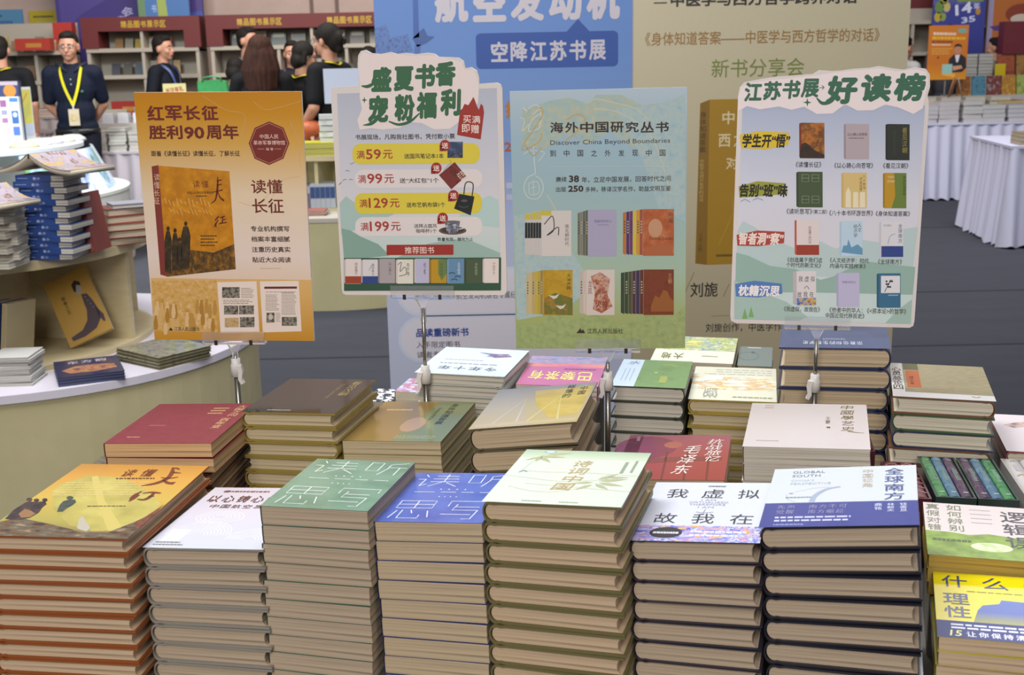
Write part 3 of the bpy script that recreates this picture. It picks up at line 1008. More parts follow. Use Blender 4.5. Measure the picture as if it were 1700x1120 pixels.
# back row
stack(-.1572, 1.8161, -14.2, .1483, .1732, .9677, 12, -0.4, 'the stack under the icy white cover behind the ochre one', N_, 'R', plain('#b9bcb4', 0.35), PG['white'], art_dame,
      shown=4, noun='hardback', toptitle='icy white hardback turned away, left of the pink cover', board=0.0012)
stack(.004, 1.8120, -9.6, .132, .1872, .9454, 12, -0.4, 'the stack under the pink cover in the back row', S_, 'R', plain('#a8628a', 0.3), PG['white'], art_pink,
      shown=2, noun='paperback', toptitle='pink paperback with yellow upside-down lettering in the back row')
stack(.1585, 1.8400, -12.7, .1204, .1747, .9324, 7, -0.1, 'the stack under the leaf green cover with a blue strip', N_, 'R', plain('#3f433c', 0.35), PG['white'], art_green,
      shown=6, noun='hardback', toptitle='leaf green hardback with a pale blue strip, right of a sign post', board=0.0018)
stack(.2830, 1.8265, -12.3, .1402, .2100, .9108, 7, 0.1, 'the ochre-edged stack under the watercolour cover', N_, 'R', plain('#a08a3e', 0.4), PG['cream'], art_ode,
      shown=7, noun='hardback', toptitle='pale hardback with a watercolour band beside the leaf green one', turns=(0,))
stack(.2500, 2.0685, -13.5, .1480, .2000, .9138, 7, -0.3, 'the rearmost stack under the yellow and white landscape cover', S_, 'R', plain('#c3bf9c', 0.35), PG['pale'], art_land,
      shown=2, noun='paperback', toptitle='yellow and white landscape paperback rearmost, partly behind the middle sign')
stack(.4100, 2.075, -13.0, .0620, .1500, .8990, 6, 0, 'the small slate stack beside the rearmost landscape one', S_, 'L', plain('#6f7f80', 0.35), PG['dun'], art_teal,
      shown=2, noun='booklet', toptitle='slate grey booklet behind the watercolour cover')
stack(.4340, 1.8508, -14.8, .1746, .2350, .9879, 7, 1.6, 'the tall navy stack behind the right sign post', N_, 'R', plain('#2d3450', 0.2, coat=0.3), PG['dun'], art_navy,
      shown=7, noun='hardback', toptitle='big glossy navy hardback topping the tall stack below the right sign')
stack(.5790, 1.7201, -16.2, .1470, .2065, .9402, 7, 0.1, 'the stack under the olive and white glossy cover', N_, 'R', plain('#6d4a34', 0.3), PG['pale'], art_aesthetics,
      shown=5, noun='hardback', toptitle='glossy olive hardback with orange patch and white border, far right', turns=(1, 2), covers={1: plain('#3c5436', 0.3), 2: plain('#2a3150', 0.3)})
stack(.7640, 1.7300, -14.0, .1500, .2000, .8450, 5, 0, 'the stack under the white cover with a fish, right edge', N_, 'L', plain('#93565a', 0.35), PG['pale'], art_koi,
      shown=2, noun='hardback', toptitle='white hardback with a fish drawing cut by the right edge')
stack(-.199, 1.897, -13.0, .046, .085, .914, 7, 0, 'the small white notebook pile left of the icy cover', S_, 'L', plain('#c8c0c8', 0.35), PG['pale'],
      lambda w, d: (lambda a: (a.full(mottle(('#d8d0d8', '#a06070', '#b0b8d8', '#e0dce0'), 50)), a)[1])(Art(w, d)), shown=2, noun='notebook', toptitle='small white and pink notebook left of the icy white cover')
stack(-.250, 1.885, -13.0, .046, .075, .902, 6, 0, 'the small checked notebook pile by the charcoal book', S_, 'L', plain('#3c3c44', 0.35), PG['pale'],
      lambda w, d: (lambda a: (a.full(mottle(('#33343c', '#3c3d44', '#d0d0d0', '#d8d8d8'), 90, detail=1, lo=0.47, hi=0.53)), a)[1])(Art(w, d)), shown=1, noun='notebook', toptitle='black and white patterned notebook beside the charcoal book')


def slipcase(name, label, loc, rz, w, d, h, cover, spines, group, motif=None):
    """an open case lying on its back, spines up"""
    r = thing(name, label, 'box set', loc, (0, 0, rz), group)
    m = MB()
    k = 0.003
    m.box(0, 0, 0, w, k, h, cover).box(0, d - k, 0, w, d, h, cover).box(0, k, 0, k, d - k, h, cover).box(w - k, k, 0, w, d - k, h, cover).box(k, k, 0, w - k, d - k, k, cover)
    m.obj('case', r)
    n = len(spines)
    sw = (w - 2 * k) / n
    for i, s in enumerate(spines):
        q = []
        for j in range(9):
            t = PI * j / 8
            q.append((sw / 2 - 0.0004) * math.cos(t))
        g = MB()
        pr = [(sw / 2 + (sw / 2 - 0.0005) * math.cos(PI * j / 8), 0.004 * math.sin(PI * j / 8)) for j in range(9)]
        v = [(x, y, h - 0.003 + z) for y in (0, d - 2 * k - 0.002) for x, z in pr] + [(x, y, k) for y in (0, d - 2 * k - 0.002) for x in (sw - 0.0005, 0.0005)]
        f = [(j, j + 1, 10 + j, 9 + j) for j in range(8)]
        f += [tuple(range(8, -1, -1)) + (18, 19)[::1], tuple(range(9, 18)) + (21, 20)]
        g.add(v, f, s, False)
        vol = g.obj('volume', r, (k + i * sw, k + 0.001, 0))
        if motif:
            a = Art(sw, d - 2 * k, rough=0.3)
            motif(a, i)
            a.done('spine_print', vol, (0, 0, h + 0.0012))
    return r


gr = 'glossy slipcases with coloured spines'
c1 = [mottle(('#3f6e4a', '#4f8a5c', '#2f5a3c'), 40, rough=0.12, coat=0.3), mottle(('#5a7c92', '#4a6a84', '#6f92a4'), 40, rough=0.12, coat=0.3), mottle(('#54405c', '#4a3850', '#6a5470'), 40, rough=0.12, coat=0.3)]


def spine_marks(c):
    def f(a, i):
        for y in (0.08, 0.9):
            a.rect(0.3, y, 0.7, y + 0.02, c, 2)
        a.bars(0.3, 0.3, 0.7, 0.62, 12, c, 2, 0.5, 0.3)
    return f


dkg = plain('#2c3a36', 0.2, coat=0.3)


for i, (x, y) in enumerate(((0.5800, 1.5230), (0.6348, 1.5130))):
    slipcase('slipcase', ('dark green slipcase with green, blue and purple spines, left of its pair', 'dark green slipcase with purple, blue and green spines, right of its pair')[i],
             (x, y, 0.75), rad(-10.5), 0.0535, 0.172, 0.103, dkg, c1 if i == 0 else c1[::-1], gr, spine_marks('#8fa89a'))
wt = [plain('#b9b4b2', 0.3, coat=0.3)] * 3
slipcase('slipcase', 'white-spined slipcase with gold marks at the right edge', (0.700, 1.500, 0.75), rad(-10.5), 0.075, 0.185, 0.100, plain('#9a9690', 0.3), wt, gr,
         lambda a, i: (a.stroke([(0.2, 0.42), (0.5, 0.39), (0.8, 0.42), (0.6, 0.45)], 0.0022, '#a98a4c', 3), a.rect(0.35, 0.05, 0.65, 0.07, '#8d8a88', 2), a.rect(0.35, 0.15, 0.65, 0.3, '#a5a0a0', 2)))
bg2 = [mottle(('#5d2732', '#6a303c'), 20, rough=0.25, coat=0.3)] * 2


def zig(a, i):
    for k in range(7):
        y = 0.05 + 0.13 * k
        a.stroke([(0.05, y + 0.07), (0.5, y), (0.95, y + 0.06)], 0.0012, '#b99aa0', 2, False)


for i, (x, y) in enumerate(((0.5235, 1.527), (0.5000, 1.700))):
    if i == 0:
        slipcase('slipcase', 'burgundy patterned slipcase beside the green slipcase', (x, y, 0.75), rad(-10.5), 0.050, 0.150, 0.102, plain('#4a1f28', 0.3), bg2, gr, zig)
    else:
        slipcase('slipcase', 'burgundy patterned slipcase behind the plain cream paperback', (x, y, 0.75), rad(-10.5), 0.048, 0.105, 0.112, plain('#4a1f28', 0.3), bg2, gr, zig)
# ------------------------------------------------------------------ counter-top signs on clip stands


class Sign:
    def __init__(s, label, c, w, h, yaw, lean, roll, quad, gain, outline=None, edge='#cfc6c4', th=0.005):
        M = Matrix.Rotation(rad(yaw), 4, 'Z') @ Matrix.Rotation(rad(lean), 4, 'X') @ Matrix.Rotation(rad(roll), 4, 'Y')
        s.root = tag(link('sign_board', None), label, 'sign', 'printed boards on clip stands')
        s.root.matrix_world = Matrix.Translation(Vector(c)) @ M @ Matrix.Translation((0, 0, -h / 2))
        s.w, s.h, s.q, s.g = w, h, quad, gain
        a = s.art()
        pts = [a.P(*p) for p in outline] if outline else [(0, 0), (w, 0), (w, h), (0, h)]
        if sum(pts[i - 1][0] * pts[i][1] - pts[i][0] * pts[i - 1][1] for i in range(len(pts))) < 0:
            pts = pts[::-1]
        MB().prism(pts, -th, 0, plain(edge, 0.4, 1.15)).obj('panel', s.root, (-w / 2, 0, 0), UP)

    def art(s):
        return Art(s.w, s.h, s.q, gain=s.g, rough=0.4)

    def put(s, a, name):
        return a.done(name, s.root, (-s.w / 2, -0.0003, 0), UP)


def mini_book(a, x0, y0, x1, y1, c, spine=None, sw=0.14, lv=3, dy=4):
    """a small printed picture of a standing book"""
    xs = x0 + (x1 - x0) * sw
    if spine:
        a.poly([(x0, y0 + dy), (xs, y0), (xs, y1), (x0, y1 - dy)], spine, lv)
    else:
        xs = x0
    a.rect(xs, y0, x1, y1, c, lv)


G = 1.3
# --- orange sign
s1 = Sign('orange and cream sign board with a red octagon and a painted book', (-0.4358, 1.8, 1.2211), .2561, .3831, -4.34, .74, .69,
          ((4, 28), (602, 25), (650, 919), (80, 910)), G, edge='#d8cfc8')
a = s1.art()
a.full(grad(((0, '#b07a1e'), (0.05, '#b98a3c'), (0.2, '#c9b096'), (0.35, '#cdbcb2'), (0.6, '#cbb79c'), (0.8, '#bd9143'), (0.92, '#b27a0e'), (1, '#ad7206')), .3831, G, 0.4))
for p in ([(250, 40), (330, 90), (400, 110), (390, 200), (440, 250)], [(430, 60), (480, 90), (600, 60)], [(500, 400), (540, 340), (600, 330)], [(380, 420), (440, 430), (520, 360)], [(560, 130), (590, 200), (600, 300)]):
    a.stroke(p, 0.0006, '#b39468', 1)
a.poly([(68, 700), (300, 700), (305, 885), (78, 880)], mottle(('#b0853c', '#b98f48', '#c09a60', '#c6a87c'), 120, G, detail=9), 1)
fr = random.Random(5)
for i in range(34):
    x, y, q = fr.uniform(80, 295), 770 + 80 * fr.random() ** 1.3, fr.choice(('#a97f3c', '#c8a878', '#9c7230', '#bf9a62'))
    a.ell(x, y, 5, 6, q, 2 + 0.05 * i, 8)
    a.poly([(x - 5, y + 5), (x + 5, y + 5), (x + 8, y + 26), (x + 5, y + 46), (x - 6, y + 46), (x - 8, y + 24)], q, 2.02 + 0.05 * i)
a.poly([(66, 690), (640, 700), (650, 919), (80, 910)], grad(((0, '#b27d1c'), (0.2, '#c39a5a'), (1, '#cdb79e')), .3831, G), 0.5)
s1.put(a, 'background_print')
a = s1.art()
br = '#63231c'
a.htext('红军长征', 52, 75, 310, 128, br, 5, 0.03, 0.92)
a.text('胜利', 58, 145, 178, 195, br, 5, 0.03)
a.text('90', 184, 150, 256, 194, br, 5, 0.03)
a.text('周年', 262, 143, 378, 196, br, 5, 0.03)
a.text('跟着《读懂长征》读懂长征、了解长征', 66, 236, 382, 256, '#33261c', 5, 0.012)
a.text('读懂', 423, 340, 535, 390, br, 5, 0.012)
a.text('长征', 427, 408, 540, 460, br, 5, 0.012)
for i, t in enumerate(('专业机构撰写', '档案丰富细腻', '注重历史真实', '贴近大众阅读')):
    a.text(t, 422 + 2 * i, 506 + 37 * i, 560 + 2 * i, 526 + 37 * i, '#3a2a22', 5, 0.016)
a.rect(455, 657, 530, 658.5, '#b08a60', 3)
a.text('江苏人民出版社', 150, 865, 240, 880, '#33261c', 5, 0.006)
a.poly([(130, 878), (137, 866), (141, 872), (146, 878)], '#33261c', 5)
s1.put(a, 'lettering')
a = s1.art()
oc = [(487 + 73 * math.cos(rad(22.5 + 45 * i + 22.5)), 210 + 78 * math.sin(rad(22.5 + 45 * i + 22.5))) for i in range(8)]
a.poly(oc, '#6b241d', 2)
a.stroke([(487 + (p[0] - 487) * 0.92, 210 + (p[1] - 210) * 0.92) for p in oc + oc[:1]], 0.0006, '#c08d6a', 3, False)
a.text('中国人民', 454, 178, 520, 194, '#cdb0a4', 5, 0.006)
a.text('革命军事博物馆', 431, 200, 544, 216, '#cdb0a4', 5, 0.006)
a.text('编 著', 476, 226, 502, 236, '#cdb0a4', 5)
a.rect(446, 230, 470, 231, '#cdb0a4', 5)
a.rect(506, 230, 530, 231, '#cdb0a4', 5)
s1.put(a, 'octagon_badge')
a = s1.art()
a.poly([(68, 292), (92, 287), (124, 685), (100, 678)], '#74302a', 2)
a.vtext('读懂长征', 77, 318, 97, 430, '#c8a888', 5)
a.poly([(92, 289), (345, 310), (369, 660), (123, 686)], mottle(('#a06812', '#a86c10', '#b47712', '#bd8420'), 60, G, detail=9), 2)
a.poly([(113, 560), (200, 590), (290, 600), (363, 570), (369, 660), (123, 686)], mottle(('#2e2412', '#4a3415', '#5d421c', '#7a5218', '#96661c'), 150, G, detail=9, stretch=(1, 0.7, 1)), 3)
mt = mottle(('#241d14', '#332818', '#4a3820'), 120, G)
for x, t, b, wd in ((127, 505, 665, 13), (152, 512, 660, 12), (168, 545, 660, 10), (190, 488, 656, 17)):
    a.ell(x, t + 9, 6, 9, mt, 4, 10)
    a.poly([(x - wd * .5, t + 18), (x + wd * .5, t + 18), (x + wd, t + 50), (x + wd * .8, b), (x - wd * .8, b + 4), (x - wd, t + 55)], mt, 4)
a.text('读', 215, 342, 239, 368, '#5d2016', 5)
a.text('懂', 247, 343, 271, 368, '#5d2016', 5)
a.text('中国人民革命军事博物馆', 195, 381, 288, 391, '#3a2410', 5)
a.bars(225, 395, 265, 401, 1, '#3a2410', 4, 0.6, 0)
for x in range(12):
    a.stroke([(115 + x * 14, 405 + (x % 3) * 6), (122 + x * 14, 425 + (x % 4) * 4)], 0.0012, '#c79a55', 4, False)
    a.stroke([(130 + x * 13, 440 + (x % 3) * 5), (140 + x * 13, 455 + (x % 4) * 4)], 0.0010, '#c79a55', 4, False)
c = '#551a12'
for p, w in (([(304, 330), (303, 370), (296, 410), (280, 425)], [.001, .003, .002, .001]), ([(300, 345), (318, 340)], .0016), ([(300, 360), (318, 356)], .0016), ([(286, 385), (322, 376)], [.001, .002]),
             ([(304, 382), (312, 402), (326, 415)], [.001, .002, .003]), ([(308, 470), (294, 486)], .002), ([(306, 484), (290, 508)], [.002, .001]), ([(298, 492), (297, 510)], .0018),
             ([(312, 476), (330, 470)], .0016), ([(322, 472), (320, 492), (312, 496)], .0018), ([(322, 484), (334, 480)], .0014), ([(306, 498), (336, 492)], [.001, .002])):
    a.stroke(p, w, c, 5)
a.bars(243, 535, 305, 580, 4, '#4a3010', 4, 0.4, 0.3)
s1.put(a, 'book_picture')
a = s1.art()
for q in (((303, 706), (443, 704), (454, 886), (315, 888)), ((455, 704), (594, 703), (605, 884), (466, 887))):
    a.poly(q, '#d3c4ba', 2)
ph = mottle(('#24221e', '#4a463e', '#8a8478', '#2e2b26'), 200, G, detail=5)
for x0, y0, x1, y1 in ((320, 724, 383, 763), (327, 790, 378, 822), (381, 790, 434, 822), (384, 832, 436, 868)):
    a.rect(x0, y0, x1, y1, ph, 3)
a.rect(330, 834, 380, 868, mottle(('#9a7a4e', '#b59a70', '#8a6c44'), 150, G), 3)
a.bars(388, 726, 434, 764, 7, '#6d6258', 3)
a.bars(324, 768, 436, 786, 3, '#6d6258', 3)
a.rect(471, 723, 588, 731, '#5d2a2a', 3)
a.bars(476, 740, 588, 745, 1, '#6d6258', 3)
a.bars(476, 750, 527, 810, 12, '#6d6258', 3)
a.bars(533, 742, 588, 826, 16, '#6d6258', 3)
a.rect(479, 816, 508, 852, ph, 3)
a.ell(494, 832, 8, 11, '#b5ab9e', 4, 12)
a.bars(512, 816, 530, 850, 6, '#6d6258', 3)
a.rect(534, 832, 588, 864, ph, 3)
s1.put(a, 'page_pictures')

# --- white and pale blue sign with a cloud-shaped headline
o2 = [(35, 187), (100, 183), (142, 180), (146, 140), (140, 90), (143, 50), (155, 30), (175, 26), (200, 40), (240, 44), (280, 36), (310, 44), (350, 40), (390, 46), (440, 40), (470, 44), (490, 58), (540, 60),
      (575, 62), (598, 78), (604, 108), (630, 104), (655, 120), (664, 150), (664, 176), (740, 171), (758, 180), (764, 200), (787, 1070), (784, 1086), (770, 1095), (90, 1092), (76, 1086), (72, 1072), (24, 205), (26, 192)]
s2 = Sign('white and pale blue sign board with cloud-shaped green headline and yellow price bars', (-0.1361, 1.8, 1.2572), .2601, .3210, -6.34, .27, .11,
          ((26, 180), (764, 173), (786, 1094), (73, 1090)), G, o2)
a = s2.art()
a.poly([(52, 215), (740, 195), (762, 1072), (82, 1070)], grad(((0, '#9fb8b0'), (0.2, '#a9bcb8'), (0.4, '#c0bcc0'), (0.7, '#b2b2bc'), (1, '#a0a4b2')), .32, G), 1)
a.poly([(62, 690), (90, 660), (130, 690), (200, 730), (300, 740), (70, 830)], '#97adaa', 2)
a.poly([(600, 720), (660, 680), (710, 660), (750, 680), (754, 800), (560, 780)], '#a3b8b6', 2)
a.poly([(70, 800), (110, 810), (150, 835), (230, 870), (280, 920), (82, 940)], '#78958a', 3)
a.poly([(440, 870), (560, 850), (640, 860), (757, 910), (758, 935), (300, 935)], '#8aa29b', 2)
a.rect(81, 930, 762, 1074, '#2c4a38', 4)
for y0, y1 in ((545, 625), (752, 835)):
    a.rrect(130, y0, 680, y1, 34, '#c9bfbe', 4)
for y0, y1, x in ((432, 522, 118), (647, 738, 128)):
    a.rrect(x, y0, x + 550, y1, 34, '#c4b23c', 4)
s2.put(a, 'background_print')
a = s2.art()
a.poly([(152, 170), (146, 110), (150, 60), (165, 36), (200, 48), (280, 44), (390, 54), (470, 52), (540, 68), (590, 80), (602, 116), (640, 116), (656, 150), (664, 190), (660, 260), (590, 330), (540, 370), (470, 372), (420, 345),
        (370, 340), (320, 365), (250, 372), (200, 365), (150, 372), (140, 330), (160, 280), (150, 230)], '#d0c2c0', 6)
gn = '#2f5a3c'
for i, (ch, x, y) in enumerate((('盛', 200, 100), ('夏', 297, 98), ('书', 388, 88), ('香', 476, 78), ('宠', 186, 222), ('粉', 300, 218), ('福', 395, 208), ('利', 498, 196))):
    a.text(ch, x, y, x + 88, y + (108 if i < 4 else 118), gn, 9, 0.055, 0.06)
a.stroke([(158, 182), (185, 184), (212, 168), (222, 140)], [.002, .005, .004, .002], gn, 8)
a.stroke([(164, 352), (200, 345), (230, 318), (245, 285)], [.001, .005, .005, .003], gn, 8)
a.stroke([(275, 336), (320, 350), (370, 335), (408, 302)], [.002, .004, .004, .002], gn, 8)
a.poly([(170, 228), (173, 240), (184, 243), (173, 246), (170, 258), (167, 246), (157, 243), (167, 240)], gn, 8)
s2.put(a, 'headline')
a = s2.art()
rd = '#8d2a22'
a.poly([(570, 396), (583, 290), (592, 284), (602, 262), (618, 268), (630, 250), (640, 232), (648, 250), (655, 272), (664, 288), (672, 262), (682, 272), (686, 300), (672, 416)], rd, 7)
a.text('买', 596, 312, 630, 345, '#d8c4bc', 9, 0.01)
a.text('满', 634, 314, 670, 347, '#d8c4bc', 9, 0.01)
a.text('即', 590, 350, 624, 386, '#d8c4bc', 9, 0.01)
a.text('赠', 630, 352, 664, 390, '#d8c4bc', 9, 0.01)
s2.put(a, 'flame_tag')
a = s2.art()
dk = '#2c2a28'
a.text('书展现场，凡购我社图书，凭付款小票', 130, 391, 560, 415, dk, 6, 0.012)
s2.put(a, 'lettering')
for n, y, x, t in (('59', 456, 136, '送国风笔记本1本'), ('99', 562, 142, '送“大红包”1个'), ('129', 668, 148, '送布艺帆布袋1个'), ('199', 770, 153, None)):
    r = '#95362a'
    a = s2.art()
    wn = 66 if len(n) == 2 else 84
    a.text('满', x, y + 6, x + 35, y + 42, r, 6, 0.01)
    a.text(n, x + 40, y, x + 40 + wn, y + 44, r, 6, 0.02)
    a.text('元', x + 48 + wn, y + 4, x + 90 + wn, y + 42, r, 6, 0.014)
    if not t:
        a.text('送拜占庭风', 385, 782, 484, 800, dk, 6, 0.012)
        a.text('咖啡杯1个', 394, 804, 484, 822, dk, 6, 0.012)
    else:
        a.text(t, {'59': 342, '99': 322, '129': 352}[n], y + 20, {'59': 513, '99': 492, '129': 520}[n], y + 42, dk, 6, 0.014)
    s2.put(a, 'price_line')
a = s2.art()
a.text('数量有限，赠完为止', 487, 842, 640, 858, dk, 6, 0.01)
s2.put(a, 'footnote')
a = s2.art()
a.rrect(266, 873, 556, 918, 4, rd, 5)
a.text('推荐图书', 345, 882, 472, 912, '#d8c4bc', 8, 0.004)
s2.put(a, 'recommendation_bar')
a = s2.art()
for p in ([(108, 520), (118, 518), (126, 512)], [(88, 550), (98, 548), (106, 553)], [(58, 610), (66, 604), (72, 598)], [(76, 592), (84, 588), (92, 586)], [(104, 590), (112, 586), (120, 590)]):
    a.stroke(p, 0.0008, '#44505c', 3)
s2.put(a, 'flying_birds')
a = s2.art()
for x, y in ((518, 442), (481, 540), (555, 660), (509, 758)):
    a.ell(x, y, 23, 25, rd, 7, 18)
    a.rect(x - 23, y, x - 6, y + 25, rd, 7)
    a.text('送', x - 14, y - 13, x + 14, y + 13, '#d8c4bc', 9, 0.02)
a.rect(529, 426, 595, 496, mottle(('#2a3450', '#33405e', '#5d6a80'), 90, G), 6)
a.rect(529, 474, 595, 496, mottle(('#8d8a86', '#33405e', '#b0a8a4'), 120, G), 6)
a.poly([(492, 570), (560, 514), (610, 575), (546, 632)], mottle(('#5d221f', '#6d2a26', '#4a1a18'), 60, G), 6)
a.text('红包', 574, 552, 606, 590, '#c8b4ac', 8, 0.01, 0, 40)
a.stroke([(510, 552), (530, 530), (545, 516), (538, 504)], 0.0008, '#8d8070', 7)
a.poly([(580, 652), (646, 664), (630, 746), (558, 716)], '#1c1c1e', 6)
a.stroke([(600, 655), (606, 610), (622, 600), (640, 612), (636, 662)], 0.0016, '#1c1c1e', 6)
a.ell(602, 682, 14, 6, '#4a4a4c', 8)
a.stroke([(578, 704), (600, 712), (620, 706)], 0.002, '#3c3c40', 8)
a.ell(552, 812, 60, 18, '#5a4a40', 6)
a.ell(552, 810, 50, 13, '#3a302c', 7)
a.poly([(518, 776), (584, 770), (578, 812), (566, 824), (538, 824), (526, 812)], mottle(('#c8c4c4', '#3c4258', '#b9b6b8'), 90, G), 8)
a.ell(551, 773, 33, 5, '#5d5a5c', 9)
a.stroke([(584, 780), (602, 782), (600, 800), (580, 806)], 0.0014, '#c8c4c4', 8)
s2.put(a, 'gift_pictures')
a = s2.art()
for i, (x0, x1, c, bnd, t) in enumerate(((82, 156, '#c9bebb', '#8d3a24', '创造属于'), (157, 228, '#c4bebf', '#2c3c78', '全球南方'), (229, 303, '#9a9094', None, '以心铸心'), (306, 382, '#c8c2b8', None, '南怀瑾'), (386, 451, '#a8a4bc', None, '他者'),
                                       (453, 526, '#a8801c', None, '身体知道'), (528, 602, '#5a7c9a', None, '人文经济'), (604, 676, '#424e38', None, '读听思写'), (682, 752, '#cbbfbb', None, '中国学艺'))):
    y0 = 934 + (i % 2) * 3
    mini_book(a, x0, y0, x1, 1043 - (2 if i % 3 else 0), c, {1: '#b0aab0', 2: '#7d7478', 6: '#6d8aa4', 7: '#353f2d', 5: '#8d6a14'}.get(i, '#b5aaa8'), 0.1, 6)
    if bnd:
        a.rect(x0 + 4, 1010, x1, 1042, bnd, 7)
    a.vtext(t, x0 + (x1 - x0) * 0.62, y0 + 16, x0 + (x1 - x0) * 0.78, y0 + 72, {5: '#4a5020', 7: '#8d9a80', 6: '#c8d0d8', 8: '#8d7450'}.get(i, '#5a4a4c'), 8)
a.poly([(490, 940), (526, 936), (526, 1000), (505, 1030), (490, 1000)], '#5d7040', 7)
a.stroke([(316, 960), (330, 950), (325, 990), (345, 970), (352, 1000), (320, 1010)], 0.001, '#4a4a48', 7)
a.stroke([(190, 985), (200, 965), (214, 960)], 0.0012, '#8d98b0', 7)
for x, y in ((550, 1000), (575, 1015), (560, 1028)):
    a.stroke([(x - 14, y), (x, y - 5), (x + 14, y)], 0.002, '#33506d', 7)
s2.put(a, 'book_row_picture')

# --- green-blue landscape sign
s3 = Sign('tall green and blue sign board showing six printed book sets', (0.1374 * .985, 1.773, 1.45 - .2449 * .985), .2617, .394, -5.62, -.22, -.36,
          ((14, 46), (659, 33), (655, 984), (38, 984)), G * 0.85, edge='#b8ccd2', th=0.006)
a = s3.art()
a.full(grad(((0, '#8f9b58'), (0.12, '#99a468'), (0.3, '#9bb09a'), (0.55, '#95aeb0'), (0.8, '#93aebc'), (1, '#a9b8c4')), .394, G * 0.85))
tr = mottle(('#84965c', '#8f9f68', '#98a66e', '#a3a96c'), 120, G * 0.85, detail=9)
mo = mottle(('#8fabb4', '#9bb2b8', '#a6b6b2', '#93aeb8'), 90, G * 0.85, detail=8)
a.poly([(38, 890), (120, 900), (170, 850), (240, 880), (330, 860), (420, 900), (520, 850), (600, 880), (655, 830), (655, 984), (38, 984)], tr, 2)
a.poly([(60, 110), (110, 100), (160, 80), (230, 70), (300, 90), (330, 60), (420, 60), (500, 100), (560, 90), (640, 180), (640, 260), (560, 220), (470, 260), (380, 190), (300, 240), (220, 200), (140, 260), (60, 240)], mottle(('#8ca8b0', '#9ab0ae', '#a9b09c', '#b4b4a0'), 100, G * 0.85, detail=9), 1)
a.poly([(400, 110), (540, 100), (650, 60), (655, 520), (560, 480), (500, 300)], mo, 1.5)
a.poly([(30, 500), (120, 480), (250, 640), (320, 760), (200, 850), (40, 880)], mo, 1.5)
for p in ([(300, 90), (330, 75), (400, 90), (470, 110), (520, 150)], [(320, 110), (400, 120), (480, 160)], [(500, 150), (560, 280), (600, 420)], [(150, 420), (190, 500), (210, 620)]):
    a.stroke(p, 0.002, '#b5b8a8', 2)
s3.put(a, 'landscape_print')
a = s3.art()
dk = '#33241f'
a.htext('海外中国研究丛书', 161, 158, 600, 197, dk, 6, 0.022, 0.88)
a.text('Discover China Beyond Boundaries', 161, 221, 597, 243, '#3f3a3a', 6, -0.002)
a.htext('到中国之外发现中国', 161, 260, 610, 283, dk, 6, 0.006, 0.42)
a.rect(161, 319, 592, 320.5, '#b8c0bc', 4)
a.text('赓续', 182, 357, 222, 376, dk, 6, 0.006)
a.text('38', 230, 352, 267, 377, dk, 6, 0.035)
a.text('年，立足中国发展，回答时代之问', 276, 356, 600, 377, dk, 6, 0.006)
a.text('出版', 183, 393, 220, 412, dk, 6, 0.006)
a.text('250', 227, 389, 283, 412, dk, 6, 0.035)
a.text('多种，移译汉学名作，助益文明互鉴', 290, 392, 600, 412, dk, 6, 0.006)
s3.put(a, 'lettering')
a = s3.art()
a.text('江苏人民出版社', 297, 911, 428, 930, dk, 6, 0.008)
a.poly([(258, 928), (272, 910), (278, 919), (282, 913), (290, 928)], dk, 6)
s3.put(a, 'publisher_mark')
a = s3.art()
wh, og = '#c4c8c0', '#bc9a5a'
for p, c, w in (([(62, 105), (78, 118)], wh, .002), ([(52, 140), (68, 150), (60, 190), (90, 160)], wh, .0012), ([(80, 110), (110, 95), (130, 120), (96, 150), (84, 190), (120, 180), (130, 150)], wh, .0014), ([(96, 130), (130, 110), (120, 170)], wh, .0012),
                ([(124, 104), (136, 118), (118, 160), (70, 230), (60, 260), (120, 230), (130, 200)], og, .0014), ([(70, 240), (100, 280), (130, 250)], og, .0014), ([(220, 150), (260, 130), (290, 150), (250, 200), (210, 230)], og, .0016),
                ([(100, 245), (104, 300), (108, 345)], wh, .0014), ([(64, 275), (90, 262), (140, 268), (120, 300)], wh, .0012), ([(108, 345), (80, 360), (66, 395), (80, 430), (115, 436), (136, 405), (130, 370), (108, 352)], wh, .0013),
                ([(84, 380), (116, 376), (120, 415), (88, 420), (84, 380)], wh, .001), ([(90, 398), (112, 392)], wh, .001), ([(100, 370), (102, 425)], wh, .001)):
    a.stroke(p, w, c, 4)
s3.put(a, 'brush_lettering')


def book_set(a, x0, x1, y0, y1, xs, spines, front, marks=None):
    n = len(spines)
    for i, c in enumerate(spines):
        p, q = x0 + (xs - x0) * i / n, x0 + (xs - x0) * (i + 1) / n
        k = 1 - i / n
        a.poly([(p, y0 + 12 * k), (q - 1, y0 + 12 * (k - 1 / n)), (q - 1, y1 - 3), (p, y1 - 6 * k - 3)], c, 4)
        a.bars(p + (q - p) * 0.3, y0 + 40, p + (q - p) * 0.7, y0 + 90, 5, '#b9b098' if i % 2 else '#3a3630', 5, 0.5, 0)
    a.rect(xs, y0, x1, y1, front, 4)


